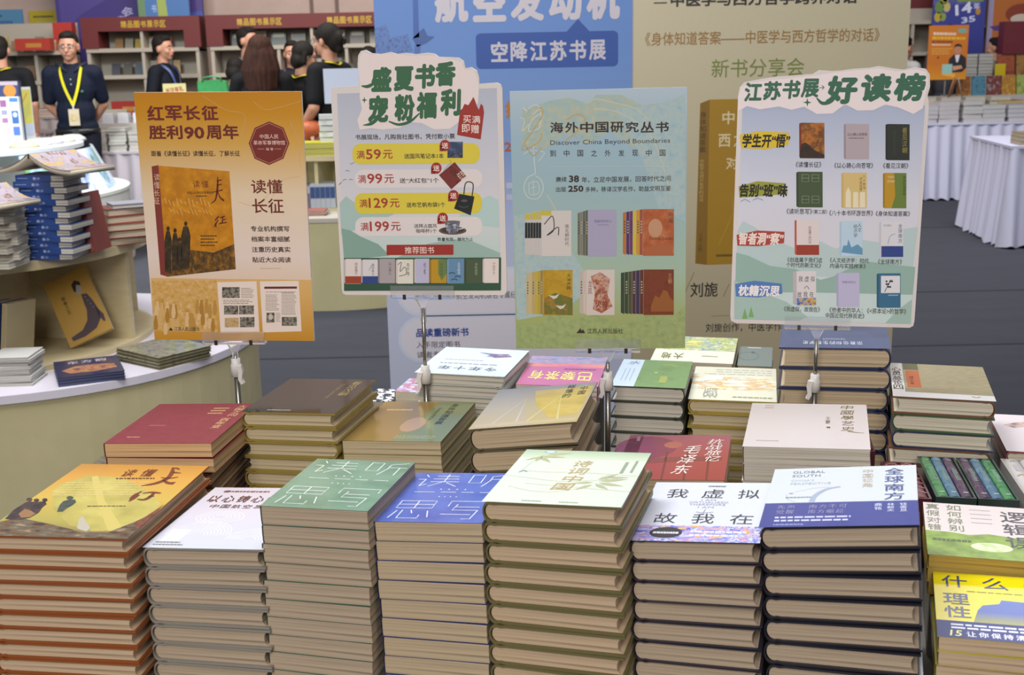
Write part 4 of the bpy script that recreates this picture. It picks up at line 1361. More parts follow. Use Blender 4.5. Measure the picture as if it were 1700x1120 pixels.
a = s3.art()
book_set(a, 70, 239, 480, 646, 130, ['#c0b8b4'] * 6, '#c8c0bc')
for i in range(6):
    x = 70 + 10 * i
    a.rect(x, 492 - 2 * i, x + 8, 512, '#c0ae3c', 6)
    a.rect(x, 524, x + 9, 580, '#22201f', 6)
a.rect(130, 480, 166, 498, '#c0ae3c', 6)
a.stroke([(140, 530), (170, 500), (175, 550), (150, 570), (190, 540), (192, 570)], .0014, '#3a3634', 6)
a.vtext('南北朝时代', 216, 530, 230, 610, '#4a4442', 6)
book_set(a, 262, 404, 478, 648, 300, ['#6d685c', '#7a7564', '#5d5a54', '#5a5848'], '#a09ab4')
a.text('他者中的华人', 322, 514, 386, 524, '#5a5670', 6)
a.bars(334, 530, 376, 535, 1, '#7d7890', 6, 0.5, 0)
book_set(a, 427, 613, 476, 646, 500, ['#b06a30', '#4a2a5a', '#6a2f66', '#c4ae2c', '#c0882c', '#9a4a2a'], mottle(('#9a4a28', '#a8582f', '#b5704a'), 60, G * 0.85))
a.ell(545, 545, 26, 34, '#b98a6a', 6)
a.vtext('内闱', 593, 487, 608, 530, '#3a2a20', 6)
a.text('The Inner Quarters', 522, 577, 608, 590, '#4a2018', 6)
a.poly([(505, 646), (530, 610), (600, 605), (613, 646)], '#a35d38', 5)
book_set(a, 75, 244, 697, 862, 136, ['#b9a878', '#c0a87c', '#b79a5c', '#b5a02c', '#b0962a', '#9a7a18'], mottle(('#b5901c', '#a8821a', '#bd9a2c'), 40, G * 0.85))
a.poly([(140, 800), (180, 780), (244, 800), (244, 862), (140, 858)], mottle(('#8d5f1c', '#5a6a2a', '#a8742a'), 60, G * 0.85), 5)
for x, y in ((180, 795), (205, 832)):
    a.poly([(x - 24, y - 6), (x, y - 4), (x + 16, y - 12), (x + 6, y + 4), (x - 6, y + 8)], '#ccc4b4', 6)
a.vtext('天潢贵胄', 222, 712, 238, 770, '#3a2c10', 6)
book_set(a, 270, 397, 696, 862, 294, ['#b9a8a0', '#c4b4ac'], '#cabdb6')
fx = mottle(('#8a4030', '#a05a40', '#c0a090', '#93503c'), 110, G * 0.85)
a.poly([(310, 720), (345, 705), (380, 730), (372, 790), (390, 830), (350, 855), (318, 840), (325, 780)], fx, 5)
a.vtext('龙凤', 300, 735, 315, 790, '#7a3426', 6)
a.text('火兽', 328, 808, 372, 836, '#7a2f22', 6, 0.02)
a.text('图腾', 330, 772, 370, 786, '#7a3426', 6, 0.01)
book_set(a, 420, 613, 696, 862, 503, ['#2f4030', '#33402f', '#4a4a28', '#4a2a3c', '#3a2a4a', '#5a2a28'], mottle(('#6d3018', '#74361c', '#66290f'), 50, G * 0.85))
a.poly([(530, 830), (545, 790), (560, 800), (575, 770), (590, 775), (600, 800), (612, 810), (612, 850), (530, 850)], '#8d5424', 5)
a.vtext('王朝', 592, 712, 606, 750, '#b98a5a', 6)
s3.put(a, 'book_set_pictures')

# --- reading list sign with a cloud-shaped headline
o4 = [(50, 170), (52, 120), (58, 92), (72, 76), (100, 70), (140, 62), (180, 56), (230, 52), (290, 46), (310, 34), (350, 36), (380, 34), (420, 28), (470, 24), (500, 18), (540, 24), (580, 28), (620, 20), (650, 24), (663, 42), (664, 80), (656, 110), (660, 130),
      (659, 170), (616, 835), (612, 852), (600, 858), (40, 838), (24, 830), (22, 815)]
s4 = Sign('white and pale blue reading list board showing twelve little books', (.4877, 1.8, 1.2021), .2801, .3341, -9.47, -.73, .55,
          ((50, 160), (660, 150), (614, 858), (22, 838)), G, o4)
a = s4.art()
a.poly([(66, 150), (648, 140), (604, 845), (34, 824)], grad(((0, '#b4c2c0'), (0.15, '#b3c0bf'), (0.35, '#c0bdc4'), (0.6, '#bebdc8'), (0.85, '#a9aebf'), (1, '#9aa2b8')), .3341, G), 1)
a.poly([(48, 540), (64, 512), (100, 530), (140, 560), (230, 600), (300, 572), (360, 600), (430, 570), (500, 580), (560, 540), (626, 530), (606, 700), (300, 690), (40, 700)], '#a6b6b6', 2)
a.poly([(42, 612), (80, 622), (150, 655), (230, 665), (310, 700), (350, 690), (450, 640), (530, 650), (618, 660), (610, 750), (260, 740), (38, 740)], '#86a097', 3)
a.poly([(36, 700), (120, 740), (200, 770), (270, 820), (240, 832), (34, 824)], '#96aca4', 4)
a.poly([(560, 800), (600, 770), (608, 765), (604, 845), (520, 842)], '#93a9a0', 4)
for x, y in ((68, 800), (88, 795)):
    a.poly([(x - 9, y + 24), (x, y - 10), (x + 9, y + 24)], '#6d9a5c', 5)
s4.put(a, 'background_print')
a = s4.art()
a.poly([(52, 168), (54, 120), (62, 92), (90, 78), (150, 68), (230, 60), (300, 50), (350, 42), (420, 34), (500, 26), (560, 34), (620, 26), (650, 34), (658, 60), (650, 100), (640, 150), (610, 168), (560, 148), (520, 140), (480, 158), (430, 160),
        (390, 140), (350, 170), (300, 172), (260, 150), (220, 160), (180, 150), (120, 160), (80, 150)], '#d3c6c6', 6)
gn = '#2c5a44'
for i, ch in enumerate('江苏书展'):
    a.text(ch, 72 + 60 * i, 76 - 5 * i, 128 + 60 * i, 136 - 5 * i, gn, 9, 0.04, 0.08)
a.stroke([(308, 90), (322, 88)], 0.001, gn, 8)
a.stroke([(316, 82), (323, 88), (317, 95)], 0.001, gn, 8)
a.poly([(270, 122), (273, 133), (284, 136), (273, 139), (270, 150), (267, 139), (256, 136), (267, 133)], gn, 8)
for ch, x0, y0, x1, y1 in (('好', 332, 50, 430, 140), ('读', 440, 42, 540, 132), ('榜', 548, 38, 648, 128)):
    a.text(ch, x0, y0, x1, y1, gn, 9, 0.05, 0.08)
a.stroke([(300, 122), (318, 138), (345, 132), (365, 110)], [.002, .005, .005, .003], gn, 8)
s4.put(a, 'headline')
bk4 = '#1d1c1b'
for q, c, t, x0, y0, x1, y1, tc in ((((56, 240), (120, 228), (212, 232), (210, 270), (140, 285), (60, 282)), '#c6a828', '学生开“悟”', 64, 236, 214, 280, bk4),
                                    (((52, 402), (110, 386), (200, 392), (206, 425), (130, 432), (54, 438)), '#8a8a30', '告别“班”味', 54, 394, 206, 436, bk4),
                                    (((44, 556), (110, 542), (196, 546), (194, 582), (110, 592), (46, 590)), '#9a3a30', '智者洞“察”', 50, 548, 192, 588, '#d8c4bc'),
                                    (((38, 712), (100, 702), (186, 712), (188, 744), (110, 756), (40, 752)), '#4a6ea4', '枕籍沉思', 48, 716, 180, 752, '#d8d0d0')):
    a = s4.art()
    a.poly(q, c, 6)
    a.text(t, x0, y0, x1, y1, tc, 8, 0.035, 0.08)
    s4.put(a, 'category_tag')
a = s4.art()
for p in ([(58, 450), (72, 444), (88, 452)], [(96, 446), (112, 440), (128, 446)]):
    a.stroke(p, 0.0007, '#44505c', 5)
s4.put(a, 'flying_birds')
a = s4.art()
BKS = [
    (244, 200, 324, 312, mottle(('#8d4a1c', '#a0601c', '#5a3418', '#a86a20'), 60, G), '#6d2a1c', '《读懂长征》', 232, 323, 314, 341),
    (386, 202, 467, 314, '#a09298', '#8a7c84', '《以心铸心向苍穹》', 355, 325, 480, 343),
    (520, 201, 598, 316, '#22261f', '#1a1d18', '《看见汉朝》', 512, 325, 594, 343),
    (234, 355, 318, 468, '#3c4a30', '#2f3b26', '《读听思写》', 202, 472, 284, 490),
    (378, 357, 460, 470, '#bfa66c', '#b39a60', '《八十本书环游世界》', 338, 477, 480, 495),
    (512, 357, 588, 470, '#a8801c', '#8d6a14', '《身体知道答案》', 488, 479, 600, 496),
    (228, 508, 306, 620, '#c8bcba', '#a84a34', '《创造属于我们这', 204, 628, 316, 644),
    (372, 512, 446, 624, '#a8bccb', '#9ab0c0', '《人文经济学：时代', 340, 630, 466, 646),
    (500, 513, 578, 626, '#c4c0c4', '#b0b0b8', '《全球南方》', 496, 634, 574, 651),
    (222, 672, 296, 780, '#c6bebf', '#a8a0a4', '《我虚拟，故我在》', 192, 786, 308, 803),
    (362, 678, 436, 788, '#aaa4bf', '#9a94b0', '《他者中的华人：', 338, 790, 446, 807),
    (492, 680, 570, 792, '#33607c', '#2a5068', '《<资本论>的哲学》', 460, 794, 588, 812)]
for i, (x0, y0, x1, y1, c, sp, t, a0, b0, a1, b1) in enumerate(BKS):
    mini_book(a, x0, y0, x1, y1, c, sp, 0.08 if i != 9 else 0.16, 6, 3)
    a.text(t, a0, b0, a1, b1, '#2c2a2a', 7, 0.008)
for t, a0, b0, a1, b1 in (('（第二部）', 286, 475, 332, 489), ('个时代的新文化》', 200, 645, 312, 661), ('内涵与实践样本》', 341, 648, 456, 664), ('中国近现代移民史》', 326, 808, 452, 825)):
    a.text(t, a0, b0, a1, b1, '#2c2a2a', 7, 0.008)
mt = mottle(('#22170f', '#3a2414'), 90, G)
a.poly([(246, 290), (250, 268), (262, 262), (276, 270), (290, 285), (324, 300), (324, 312), (246, 312)], mt, 7)
a.vtext('长征', 305, 206, 320, 250, '#5a1f14', 8)
a.text('以心铸心向苍穹', 398, 230, 460, 240, '#5a3a3c', 8, 0.01)
a.bars(402, 244, 450, 250, 1, '#6d5458', 8, 0.5, 0)
a.vtext('看见汉朝', 574, 212, 590, 296, '#8d7a3c', 8)
a.bars(545, 220, 552, 300, 14, '#3a4034', 7, 0.3, 0)
for x0, y0 in ((252, 364), (284, 364), (252, 432), (284, 432)):
    a.stroke([(x0, y0), (x0 + 22, y0), (x0 + 22, y0 + 22), (x0, y0 + 22), (x0, y0)], 0.0005, '#8d9a80', 7, False)
    a.stroke([(x0, y0 + 11), (x0 + 22, y0 + 11)], 0.0005, '#8d9a80', 7, False)
for x in (400, 424, 446):
    a.poly([(x - 9, 468), (x - 8, 420), (x, 402 if x == 400 else 418), (x + 8, 420), (x + 9, 468)], '#d0c4a8', 7)
a.vtext('八十本书', 446, 364, 456, 412, '#5d4a24', 8)
a.vtext('环游世界', 436, 372, 445, 418, '#5d4a24', 8)
a.poly([(548, 357), (588, 357), (588, 470), (540, 470), (552, 430)], '#5d7030', 7)
a.vtext('身体知道答案', 576, 366, 586, 430, '#2c3018', 8)
a.text('中医学与', 528, 366, 548, 374, '#d0c0a0', 8)
a.text('西方哲学', 526, 380, 550, 388, '#d0c0a0', 8)
a.rect(234, 588, 306, 620, '#8d3324', 7)
a.vtext('创造属于我们这', 272, 528, 281, 584, '#6d4a44', 8)
a.vtext('人文', 430, 518, 443, 548, '#4a3a34', 8)
a.vtext('经济学', 417, 522, 429, 566, '#4a3a34', 8)
a.poly([(378, 612), (384, 590), (396, 590), (400, 570), (410, 596), (430, 586), (446, 600), (446, 620)], '#5a86a4', 7)
a.rect(507, 592, 578, 627, '#2c3c78', 7)
a.vtext('全球南方', 562, 520, 575, 584, '#2c3c68', 8)
a.stroke([(528, 585), (536, 560), (552, 552)], 0.0012, '#8d98b0', 7)
a.text('GLOBAL', 514, 522, 540, 528, '#6d7480', 8)
a.htext('我虚拟', 240, 688, 298, 706, '#33343a', 8, 0, 0.7)
a.htext('故我在', 236, 738, 294, 756, '#33343a', 8, 0, 0.7)
a.stroke([(258, 728), (266, 720), (274, 730)], 0.001, '#55555c', 7)
a.rect(234, 758, 296, 782, mottle(('#22202a', '#4f6fb0', '#c0a03c', '#8a4a6a'), 120, G), 7)
a.text('他者中的华人', 380, 704, 426, 712, '#5a5670', 8)
a.rect(506, 688, 568, 744, '#c8c4c8', 7)
a.stroke([(518, 740), (530, 716), (540, 700)], 0.001, '#22303c', 8)
for k in range(7):
    a.ell(524 + 6 * (k % 4), 706 + 9 * (k % 3), 3.4, 3.4, '#22303c', 8, 8)
a.bars(530, 748, 562, 754, 1, '#9ab0c0', 8, 0.5, 0)
s4.put(a, 'book_list')


def stand(label, x, y, ztop, zk, yaw, cw=0.100, clip_z=None, tilt=0, flipk=1):
    r = thing('clip_stand', label, 'sign stand', (x, y, 0.75), (0, 0, rad(yaw)), 'clip stands holding the signs')
    st = plain('#8d8880', 0.25, metal=0.9)
    MB().lathe([(0.0001, 0.010), (0.052, 0.010), (0.056, 0.007), (0.057, 0.0), (0.0001, 0)], plain('#d8d8d6', 0.3), 28).obj('base', r)
    b = zk - 0.75
    t = ztop - 0.75
    MB().tube([(0, 0, 0.008), (0, 0, b)], 0.0046, st, 12).obj('lower_pole', r)
    MB().tube([(0, 0, b), (0, 0, t)], 0.0030, st, 10).obj('upper_pole', r)
    wh = plain('#dcd8d4', 0.35)
    MB().lathe([(0.0001, -0.013), (0.0085, -0.013), (0.0085, 0.006), (0.007, 0.009), (0.007, 0.016), (0.0001, 0.016)], wh, 18).obj('collar', r, (0, 0, b))
    m = MB()
    k = flipk
    m.prism([(0.003 * k, 0.006), (0.011 * k, 0.007), (0.013 * k, -0.004), (0.011 * k, -0.016), (0.014 * k, -0.022), (0.009 * k, -0.024), (0.005 * k, -0.016), (0.006 * k, -0.004)][::k], -0.004, 0.004, wh)
    m.obj('thumb_lever', r, (0, -0.007, b), UP)
    cl = clear()
    m = MB()
    m.prism([(-0.012, 0.018), (0.012, 0.018), (0.004, 0.002), (0.004, -0.022), (-0.004, -0.022), (-0.004, 0.002)], -0.003, 0.003, cl)
    m.obj('swivel', r, (0, 0, t), UP)
    m = MB()
    z = t + 0.016
    m.box(-cw / 2, -0.0040, z + 0.006, cw / 2, -0.0026, z + 0.021, cl)
    m.box(-cw / 2, 0.0076, z + 0.006, cw / 2, 0.0090, z + 0.021, cl)
    m.box(-cw / 2, -0.0040, z, cw / 2, 0.0090, z + 0.0056, cl)
    m.obj('clip_jaw', r)
    pn = plain('#4a443e', 0.3, metal=0.7)
    for sx in (-0.028, 0.028):
        MB().box(sx - 0.0025, -0.0052, z - 0.001, sx + 0.0025, -0.0041, z + 0.007, pn).obj('spring_pin', r)
    return r


for lb, s, dx, zk, fk in (('steel clip stand under the orange sign', s1, 0.000, .984, 1), ('steel clip stand under the cloud-topped price sign', s2, -0.002, .967, -1),
                         ('steel clip stand under the green landscape sign', s3, 0.012, .958, -1), ('steel clip stand in front of the navy stack', s4, -0.006, .940, -1)):
    b = s.root.matrix_world @ Vector((dx, 0.0, 0))
    e = s.root.matrix_world.to_euler()
    stand(lb, b.x, b.y, b.z - 0.022, zk, math.degrees(e.z), flipk=fk)
# ------------------------------------------------------------------ the hall
fm, nt, b = new_mat('carpet')
f1 = noise(nt, objco(nt), 350, 3, 0.7)
f2 = noise(nt, objco(nt, (1, 4, 1)), 1.6, 3, 0.6)
mx = nt.nodes.new('ShaderNodeMix')
mx.data_type = 'RGBA'
mx.blend_type = 'MULTIPLY'
mx.inputs[0].default_value = 0.5
nt.links.new(ramp(nt, [(0.3, lin('#33343a')), (0.7, lin('#4c4d55'))], f1), mx.inputs[6])
nt.links.new(ramp(nt, [(0.3, (0.75, 0.75, 0.75, 1)), (0.7, (1, 1, 1, 1))], f2), mx.inputs[7])
nt.links.new(mx.outputs[2], b.inputs['Base Color'])
b.inputs['Roughness'].default_value = 0.95
b.inputs['Specular IOR Level'].default_value = 0.15
struct(MB().box(-9, -3, -0.05, 11, 15, 0, fm).obj('floor'))
seam = plain('#1d1c20', 0.95)
for i, (y, x0, x1) in enumerate(((5.78, -9, 11), (7.15, -9, 11), (9.9, -9, 11))):
    struct(MB().box(x0, y - 0.012, 0.0, x1, y + 0.012, 0.0015, seam).obj('trim_%d' % (i + 1)))
wc = grainy('#a08a80', '#a8928a', 3, 0.7)
struct(MB().box(-9, 14.0, 0, 11, 14.2, 5.5, wc).obj('wall_back'))
for i, x in enumerate((-6.05, -2.22, -1.93)):
    struct(MB().box(x - 0.02, 13.985, 0, x + 0.02, 14.0, 5.5, plain('#5d4640', 0.6)).obj('trim_%d' % (4 + i)))
# the back wall carries a tall purple panel
pp = thing('wall_panel', 'tall purple printed panel standing behind the left red bookcase', 'panel', (-3.97, 13.5, 0))
m = MB()
m.box(-1.0, 0, 0, 0.62, 0.06, 3.2, plain('#3a2c6c', 0.5))
m.obj('panel', pp)
a = Art(1.62, 3.2, rough=0.5)
a.full(grad(((0, '#33306e'), (0.6, '#3d2f70'), (1, '#3a2c60')), 3.2))
for i in range(7):
    a.poly([(0.02 + 0.02 * i, 0.2 + 0.02 * i), (0.05 + 0.12 * i, 0.2), (0.08 + 0.12 * i, 0.2), (0.03, 0.47 - 0.012 * i)], '#463a7a', 1 + 0.1 * i)
a.poly([(0.55, 0.52), (0.6, 0.42), (0.75, 0.37), (1, 0.36), (1, 0.6), (0.55, 0.6)], '#36448c', 2)
for i, ch in enumerate('的盛会'):
    a.text(ch, 0.325 + 0.06 * i, 0.405 - 0.032 * i, 0.405 + 0.06 * i, 0.435 - 0.032 * i, '#a8a4c8', 5, 0.02, 0, 18)
a.done('panel_print', pp, (-1.0, -0.001, 0), UP)
pp = thing('wall_panel', 'blue and yellow printed panel at the end of the left bookcase', 'panel', (-3.42, 13.2, 0))
MB().box(-0.55, 0, 0, 0.0, 0.05, 3.2, plain('#3a5f9a', 0.5)).obj('panel', pp)
a = Art(0.55, 3.2, rough=0.5)
a.full('#40669c')
a.rect(0.0, 0, 0.14, 1, '#5d7a54', 1)
a.poly([(0.34, 0), (0.55, 0), (0.5, 0.2), (0.6, 0.45), (0.4, 0.5)], '#8d9a4a', 1)
a.vtext('书', 0.26, 0.34, 0.36, 0.37, '#a8b8d8', 4)
a.done('panel_print', pp, (-0.55, -0.001, 0), UP)

cw = plain('#9a9184', 0.6)
crd = plain('#5a1715', 0.6)


def bookcase(name, label, x0, x1, y, header, cols, z_mid=1.63, z_lo=1.36, text_at=None, side=True):
    d = 0.34
    r = thing(name, label, 'bookcase', (x0, y, 0), (0, 0, 0))
    w = x1 - x0
    t = 0.035
    m = MB()
    m.box(0, 0, 0, t, d, z_mid, cw).box(w - t, 0, 0, w, d, z_mid, cw).box(0, d - 0.02, 0, w, d, 1.93, cw)
    m.obj('frame', r)
    for z in (0.08, 0.62, 0.98, z_lo, z_mid):
        MB().box(t if z < z_mid else 0, -0.01, z - 0.02, w - (t if z < z_mid else 0), d - 0.02, z + 0.02, cw).obj('shelf', r)
    for k in range(1, cols):
        x = w * k / cols
        MB().box(x - 0.016, 0, 0.1, x + 0.016, d - 0.02, z_mid - 0.02, cw).obj('divider', r)
    if header:
        m = MB()
        m.box(-0.03, -0.02, 1.82, w + 0.03, d, 1.96, crd).box(-0.03, -0.02, z_mid + 0.02, 0.14, d, 1.82, crd)
        if side:
            m.box(w - 0.14, -0.02, z_mid + 0.02, w + 0.03, d, 1.82, crd)
        h = m.obj('header', r)
        MB().box(w / 2 - 0.015, 0, z_mid + 0.02, w / 2 + 0.015, d - 0.02, 1.82, cw).obj('divider', r)
        for u in text_at or (0.32,):
            a = Art(w, 0.14, rough=0.5)
            a.htext('精品图书展示区', u, 0.28, u + 0.47 / w, 0.78, '#a8881c', 3, 0.03, 0.86)
            a.done('header_lettering', h, (0, -0.021, 1.82), UP)
    return r


bookcase('bookcase', 'cream bookcase with a red header, between purple panel and orange sign', -4.33, -3.17, 12.5, True, 2, text_at=(0.33,))
bookcase('bookcase', 'wide cream bookcase with a red header behind the people in black', -3.05, -0.95, 12.5, True, 3, text_at=(0.14, 0.58))
bookcase('bookcase', 'low cream bookcase crowded with small books at the far left', -5.6, -4.55, 12.6, False, 3, 1.62, 1.32)
bookcase('bookcase', 'cream bookcase with a red header beside the right banner edge', 4.12, 4.95, 13.5, False, 2, 1.77, 1.43)

SMALL = ['#8d8a78', '#7d5f44', '#a89a80', '#4d6a8a', '#a08a3a', '#5d6a5a', '#8d4038', '#b0a898', '#6d7a8a', '#94804a']


def face_book(x, y, z, w, h, c, label, lean=12, group=None, th=0.018, rz=0, c2=None, cat='book'):
    """a book standing cover outwards, leaning back"""
    o = MB()
    o.box(-w / 2, 0, 0, w / 2, th, h, c if not isinstance(c, str) else plain(c, 0.4))
    o.box(-w / 2 + 0.002, 0.002, h, w / 2 - 0.002, th - 0.002, h + 0.0015, plain('#b8b0a0', 0.7))
    if c2:
        o.box(-w / 2 + w * 0.12, -0.0008, h * 0.55, w / 2 - w * 0.12, 0, h * 0.85, plain(c2, 0.4))
    q = o.obj('book', None, (x, y, z), (rad(-lean), 0, rad(rz)))
    return tag(q, label, cat, group)


rr = random.Random(3)
for i in range(5):
    face_book(-4.05 + 0.105 * i, 12.68, 1.652, 0.085, 0.12 - 0.012 * (i % 3), ['#8d6a44', '#8d8574', '#a08a3a', '#a39a88', '#3a4a78'][i],
              ('small brown book', 'small grey book', 'small ochre book', 'small pale book', 'small blue book')[i] + ' on the upper left shelf of the left red-headed bookcase', 18, 'little books on the red-headed bookcase')
face_book(-3.58, 12.66, 1.652, 0.17, 0.11, '#b03a28', 'bright red book on the upper right shelf of the left red-headed bookcase', 18, 'little books on the red-headed bookcase', c2='#b0782c')
for i in range(3):
    face_book(-4.10 + 0.125 * i, 12.66, 1.382, 0.09, 0.125, ['#3c3c44', '#4d4a40', '#44525a'][i], ('dark', 'brownish', 'bluish')[i] + ' small book standing on the middle shelf of the left bookcase', 14, 'little books on the red-headed bookcase')
for i in range(4):
    face_book(-3.7 + 0.08 * i, 12.66, 1.382, 0.07, 0.14, ['#8d8272', '#6d6252', '#5d5648', '#9a7a44'][i], ('pale', 'tan', 'dark brown', 'ochre')[i] + ' small book by the divider of the left bookcase', 12, 'little books on the red-headed bookcase')
for i in range(9):
    c = ['#3c3a34', '#8d8672', '#3a4238', '#5d5a50', '#2f2c2a', '#97907c', '#4a4038', '#6d6a5c', '#3d3a3c'][i]
    face_book(-2.78 + 0.205 * i, 12.64, 1.652, 0.15, 0.15, c, f'{["first", "second", "third", "fourth", "fifth", "sixth", "seventh", "eighth", "ninth"][i]} book from the left on the wide bookcase top shelf', 12,
              'display books on the wide bookcase', c2=['#8d8a78', '#4d4a40'][i % 2])
for i in range(6):
    face_book(-2.8 + 0.2 * i, 12.64, 1.382, 0.15, 0.13, SMALL[(i * 3) % 10], f'{["first", "second", "third", "fourth", "fifth", "sixth"][i]} book from the left on the wide bookcase middle shelf', 12, 'display books on the wide bookcase')
for r_ in range(3):
    for i in range(8):
        face_book(-5.5 + 0.125 * i, 12.66, (1.642, 1.342, 1.0)[r_], 0.09, 0.11 + 0.02 * ((i + r_) % 3), SMALL[(i * 7 + r_ * 3) % 10],
                  'small blurred book standing on the crowded bookcase at the far left', 12, 'small books on the far left bookcase')
for r_, z in enumerate((1.45, 1.0)):
    for i in range(7):
        MBk = MB().box(0, 0, 0, 0.03, 0.17, 0.20 + 0.01 * (i % 3), plain(['#a8a298', '#8d8a80', '#b0aaa0', '#7a756c'][i % 4], 0.5))
        tag(MBk.obj('book', None, (4.18 + 0.047 * i, 13.52, z)), 'pale upright book in the cream bookcase right of the banners', 'book', 'upright books beside the banners')
# posters at the far left
for lb, x, w, z0, h, c, c2 in (('tall blue poster at the far left edge', -5.83, 0.59, 1.63, 0.50, '#4a7a9c', '#3a5f86'), ('tall yellow poster beside the blue poster, far left', -5.23, 0.46, 1.63, 0.48, '#a89420', '#a89a60')):
    p = thing('poster', lb, 'poster', (x, 13.979, z0))
    MB().box(-w / 2, 0, 0, w / 2, 0.02, h, plain(c, 0.5)).obj('sheet', p)
    a = Art(w, h, rough=0.5)
    a.rect(0.15, 0.25, 0.8, 0.35, c2, 1)
    a.rect(0.3, 0.55, 0.9, 0.75, c2, 1)
    a.bars(0.1, 0.1, 0.6, 0.18, 1, '#3a3a2a', 2, 0.5, 0)
    a.done('poster_print', p, (-w / 2, -0.001, 0), UP)
for lb, x, y, z, w, h, c in (('low red display box under the yellow poster', -4.86, 12.45, 1.645, 0.36, 0.12, '#9a2c1c'), ('upper red display box behind the man with the lanyard', -4.63, 12.7, 1.645, 0.2, 0.28, '#a02a1c'),
                             ('red sign box standing on the book table left of the orange sign', -3.80, 12.05, 0.995, 0.36, 0.13, '#8d1f18')):
    p = thing('display_box', lb, 'box', (x, y, z))
    MB().box(-w / 2, 0, 0, w / 2, 0.12, h, plain(c, 0.5)).obj('carton', p)
    a = Art(w, h, rough=0.5)
    a.rect(0.3, 0.4, 0.75, 0.75, '#a8702c', 1)
    a.done('box_print', p, (-w / 2, -0.001, 0), UP)


def flat_book(w, d, t, c, pg):
    m = MB()
    k = min(0.0025, t * 0.15)
    m.box(0, 0, 0, w, d, k, c).box(0.002, 0.002, k, w - 0.002, d - 0.002, t - k, pg).box(0, 0, t - k, w, d, t, c)
    return m


FB = {}


def pile(x, y, z, w, d, t, n, c, desc, pg='#b4ac9c', rz=0, jit=0.006, group=None, noun='book'):
    """a small far pile, every book an object"""
    rr = random.Random(desc)
    for i in range(n):
        k = n - 1 - i
        cc = c[i % len(c)] if isinstance(c, (list, tuple)) else c
        key = (w, d, t, cc, pg)
        if key not in FB:
            FB[key] = flat_book(w, d, t, cc if not isinstance(cc, str) else plain(cc, 0.4), paper(pg)).mesh('book')
        o = link('book', FB[key], None, (x + rr.uniform(-jit, jit), y + rr.uniform(-jit, jit), z + i * t), (0, 0, rad(rz + rr.uniform(-2, 2))))
        tag(o, (f'{ORD[k]} {noun} down in {desc}' if k else f'topmost {noun} of {desc}'), 'book', group or desc)


def skirt(m, x0, x1, y0, y1, z, mt, amp=0.024, per=0.125):
    """pleated cloth around a table"""
    P = []
    for (ax, ay), (bx, by) in (((x0, y0), (x1, y0)), ((x1, y0), (x1, y1)), ((x1, y1), (x0, y1)), ((x0, y1), (x0, y0))):
        L = math.hypot(bx - ax, by - ay)
        n = int(L / per * 6)
        nx, ny = (by - ay) / L, -(bx - ax) / L
        for i in range(n):
            t = i / n
            P.append((ax + (bx - ax) * t, ay + (by - ay) * t, nx, ny, t * L))
    v, f = [], []
    lv = (0, 0.35, 0.7, 1.0)
    for j, q in enumerate(lv):
        for i, (px, py, nx, ny, s) in enumerate(P):
            k = amp * (0.35 + 0.9 * q) * (math.sin(s / per * 2 * PI) + 0.5 * math.sin(s / per * 2.7 + 1.3)) + 0.05 * q
            v.append((px + nx * k, py + ny * k, z * (1 - q) + 0.015 * q + (0.012 * math.sin(s * 60) if j == 3 else 0)))
    n = len(P)
    for j in range(3):
        for i in range(n):
            f.append((j * n + i, j * n + n + i, j * n + n + (i + 1) % n, j * n + (i + 1) % n))
    m.add(v, f, mt, True)
    return m


clo = plain('#bcbcd0', 0.7)


def skirted(label, x0, x1, y0, y1, z=0.74, c=None, rz=0.0):
    r = thing('skirted_table', label, 'table', (x0, y0, 0), (0, 0, rad(rz)))
    c = c or clo
    MB().box(-0.01, -0.01, z, x1 - x0 + 0.01, y1 - y0 + 0.01, z + 0.02, c).obj('tabletop', r)
    skirt(MB(), 0, x1 - x0, 0, y1 - y0, z + 0.004, c).obj('table_skirt', r)
    return r


# right side tables
skirted('white pleated table at the right under the orange poster', 3.45, 6.6, 11.75, 12.75)
skirted('nearer white pleated table cut by the right edge', 3.72, 5.4, 8.75, 9.9, 0.74, None, -7)
cols = (('#8d94a8', '#b0b4c0'), ('#b8a8b0', '#c0b4b8'), ('#b4b8b0', '#a8b0a4'), ('#8d9a94', '#a0aca4'), ('#7d84a0', '#8d94ac'), ('#a8a8c0', '#b0b0c8'))
px = (4.10, 4.27, 4.51, 4.70, 4.96, 5.24)
for i in range(6):
    pile(px[i], 11.80, 0.76, (0.16, 0.2, 0.19, 0.23, 0.24, 0.24)[i], 0.17, 0.042, (4, 5, 5, 4, 4, 5)[i], [plain(c, 0.35) for c in cols[i]],
         ('the bluish pile', 'the pinkish pile', 'the ivory pile', 'the grey green pile', 'the slate pile', 'the lavender pile')[i] + ' at the front of the far right table', '#b8b4b4', group='front piles on the far right table')
pile(4.94, 12.02, 0.76, 0.25, 0.2, 0.05, 4, plain('#5d4a2c', 0.3), 'the brown pile behind the slate one on the far right table', '#b09a6c')
for i in range(4):
    pile(4.12 + 0.25 * i, 12.05, 0.76, 0.2, 0.16, 0.04, 6, [plain('#b4b0ac', 0.4), plain('#c0b4b4', 0.4), plain('#a8aaa8', 0.4)],
         ('the first', 'the second', 'the third', 'the fourth')[i] + ' pale pile from the left in the table middle row', group='middle row piles on the far right table')
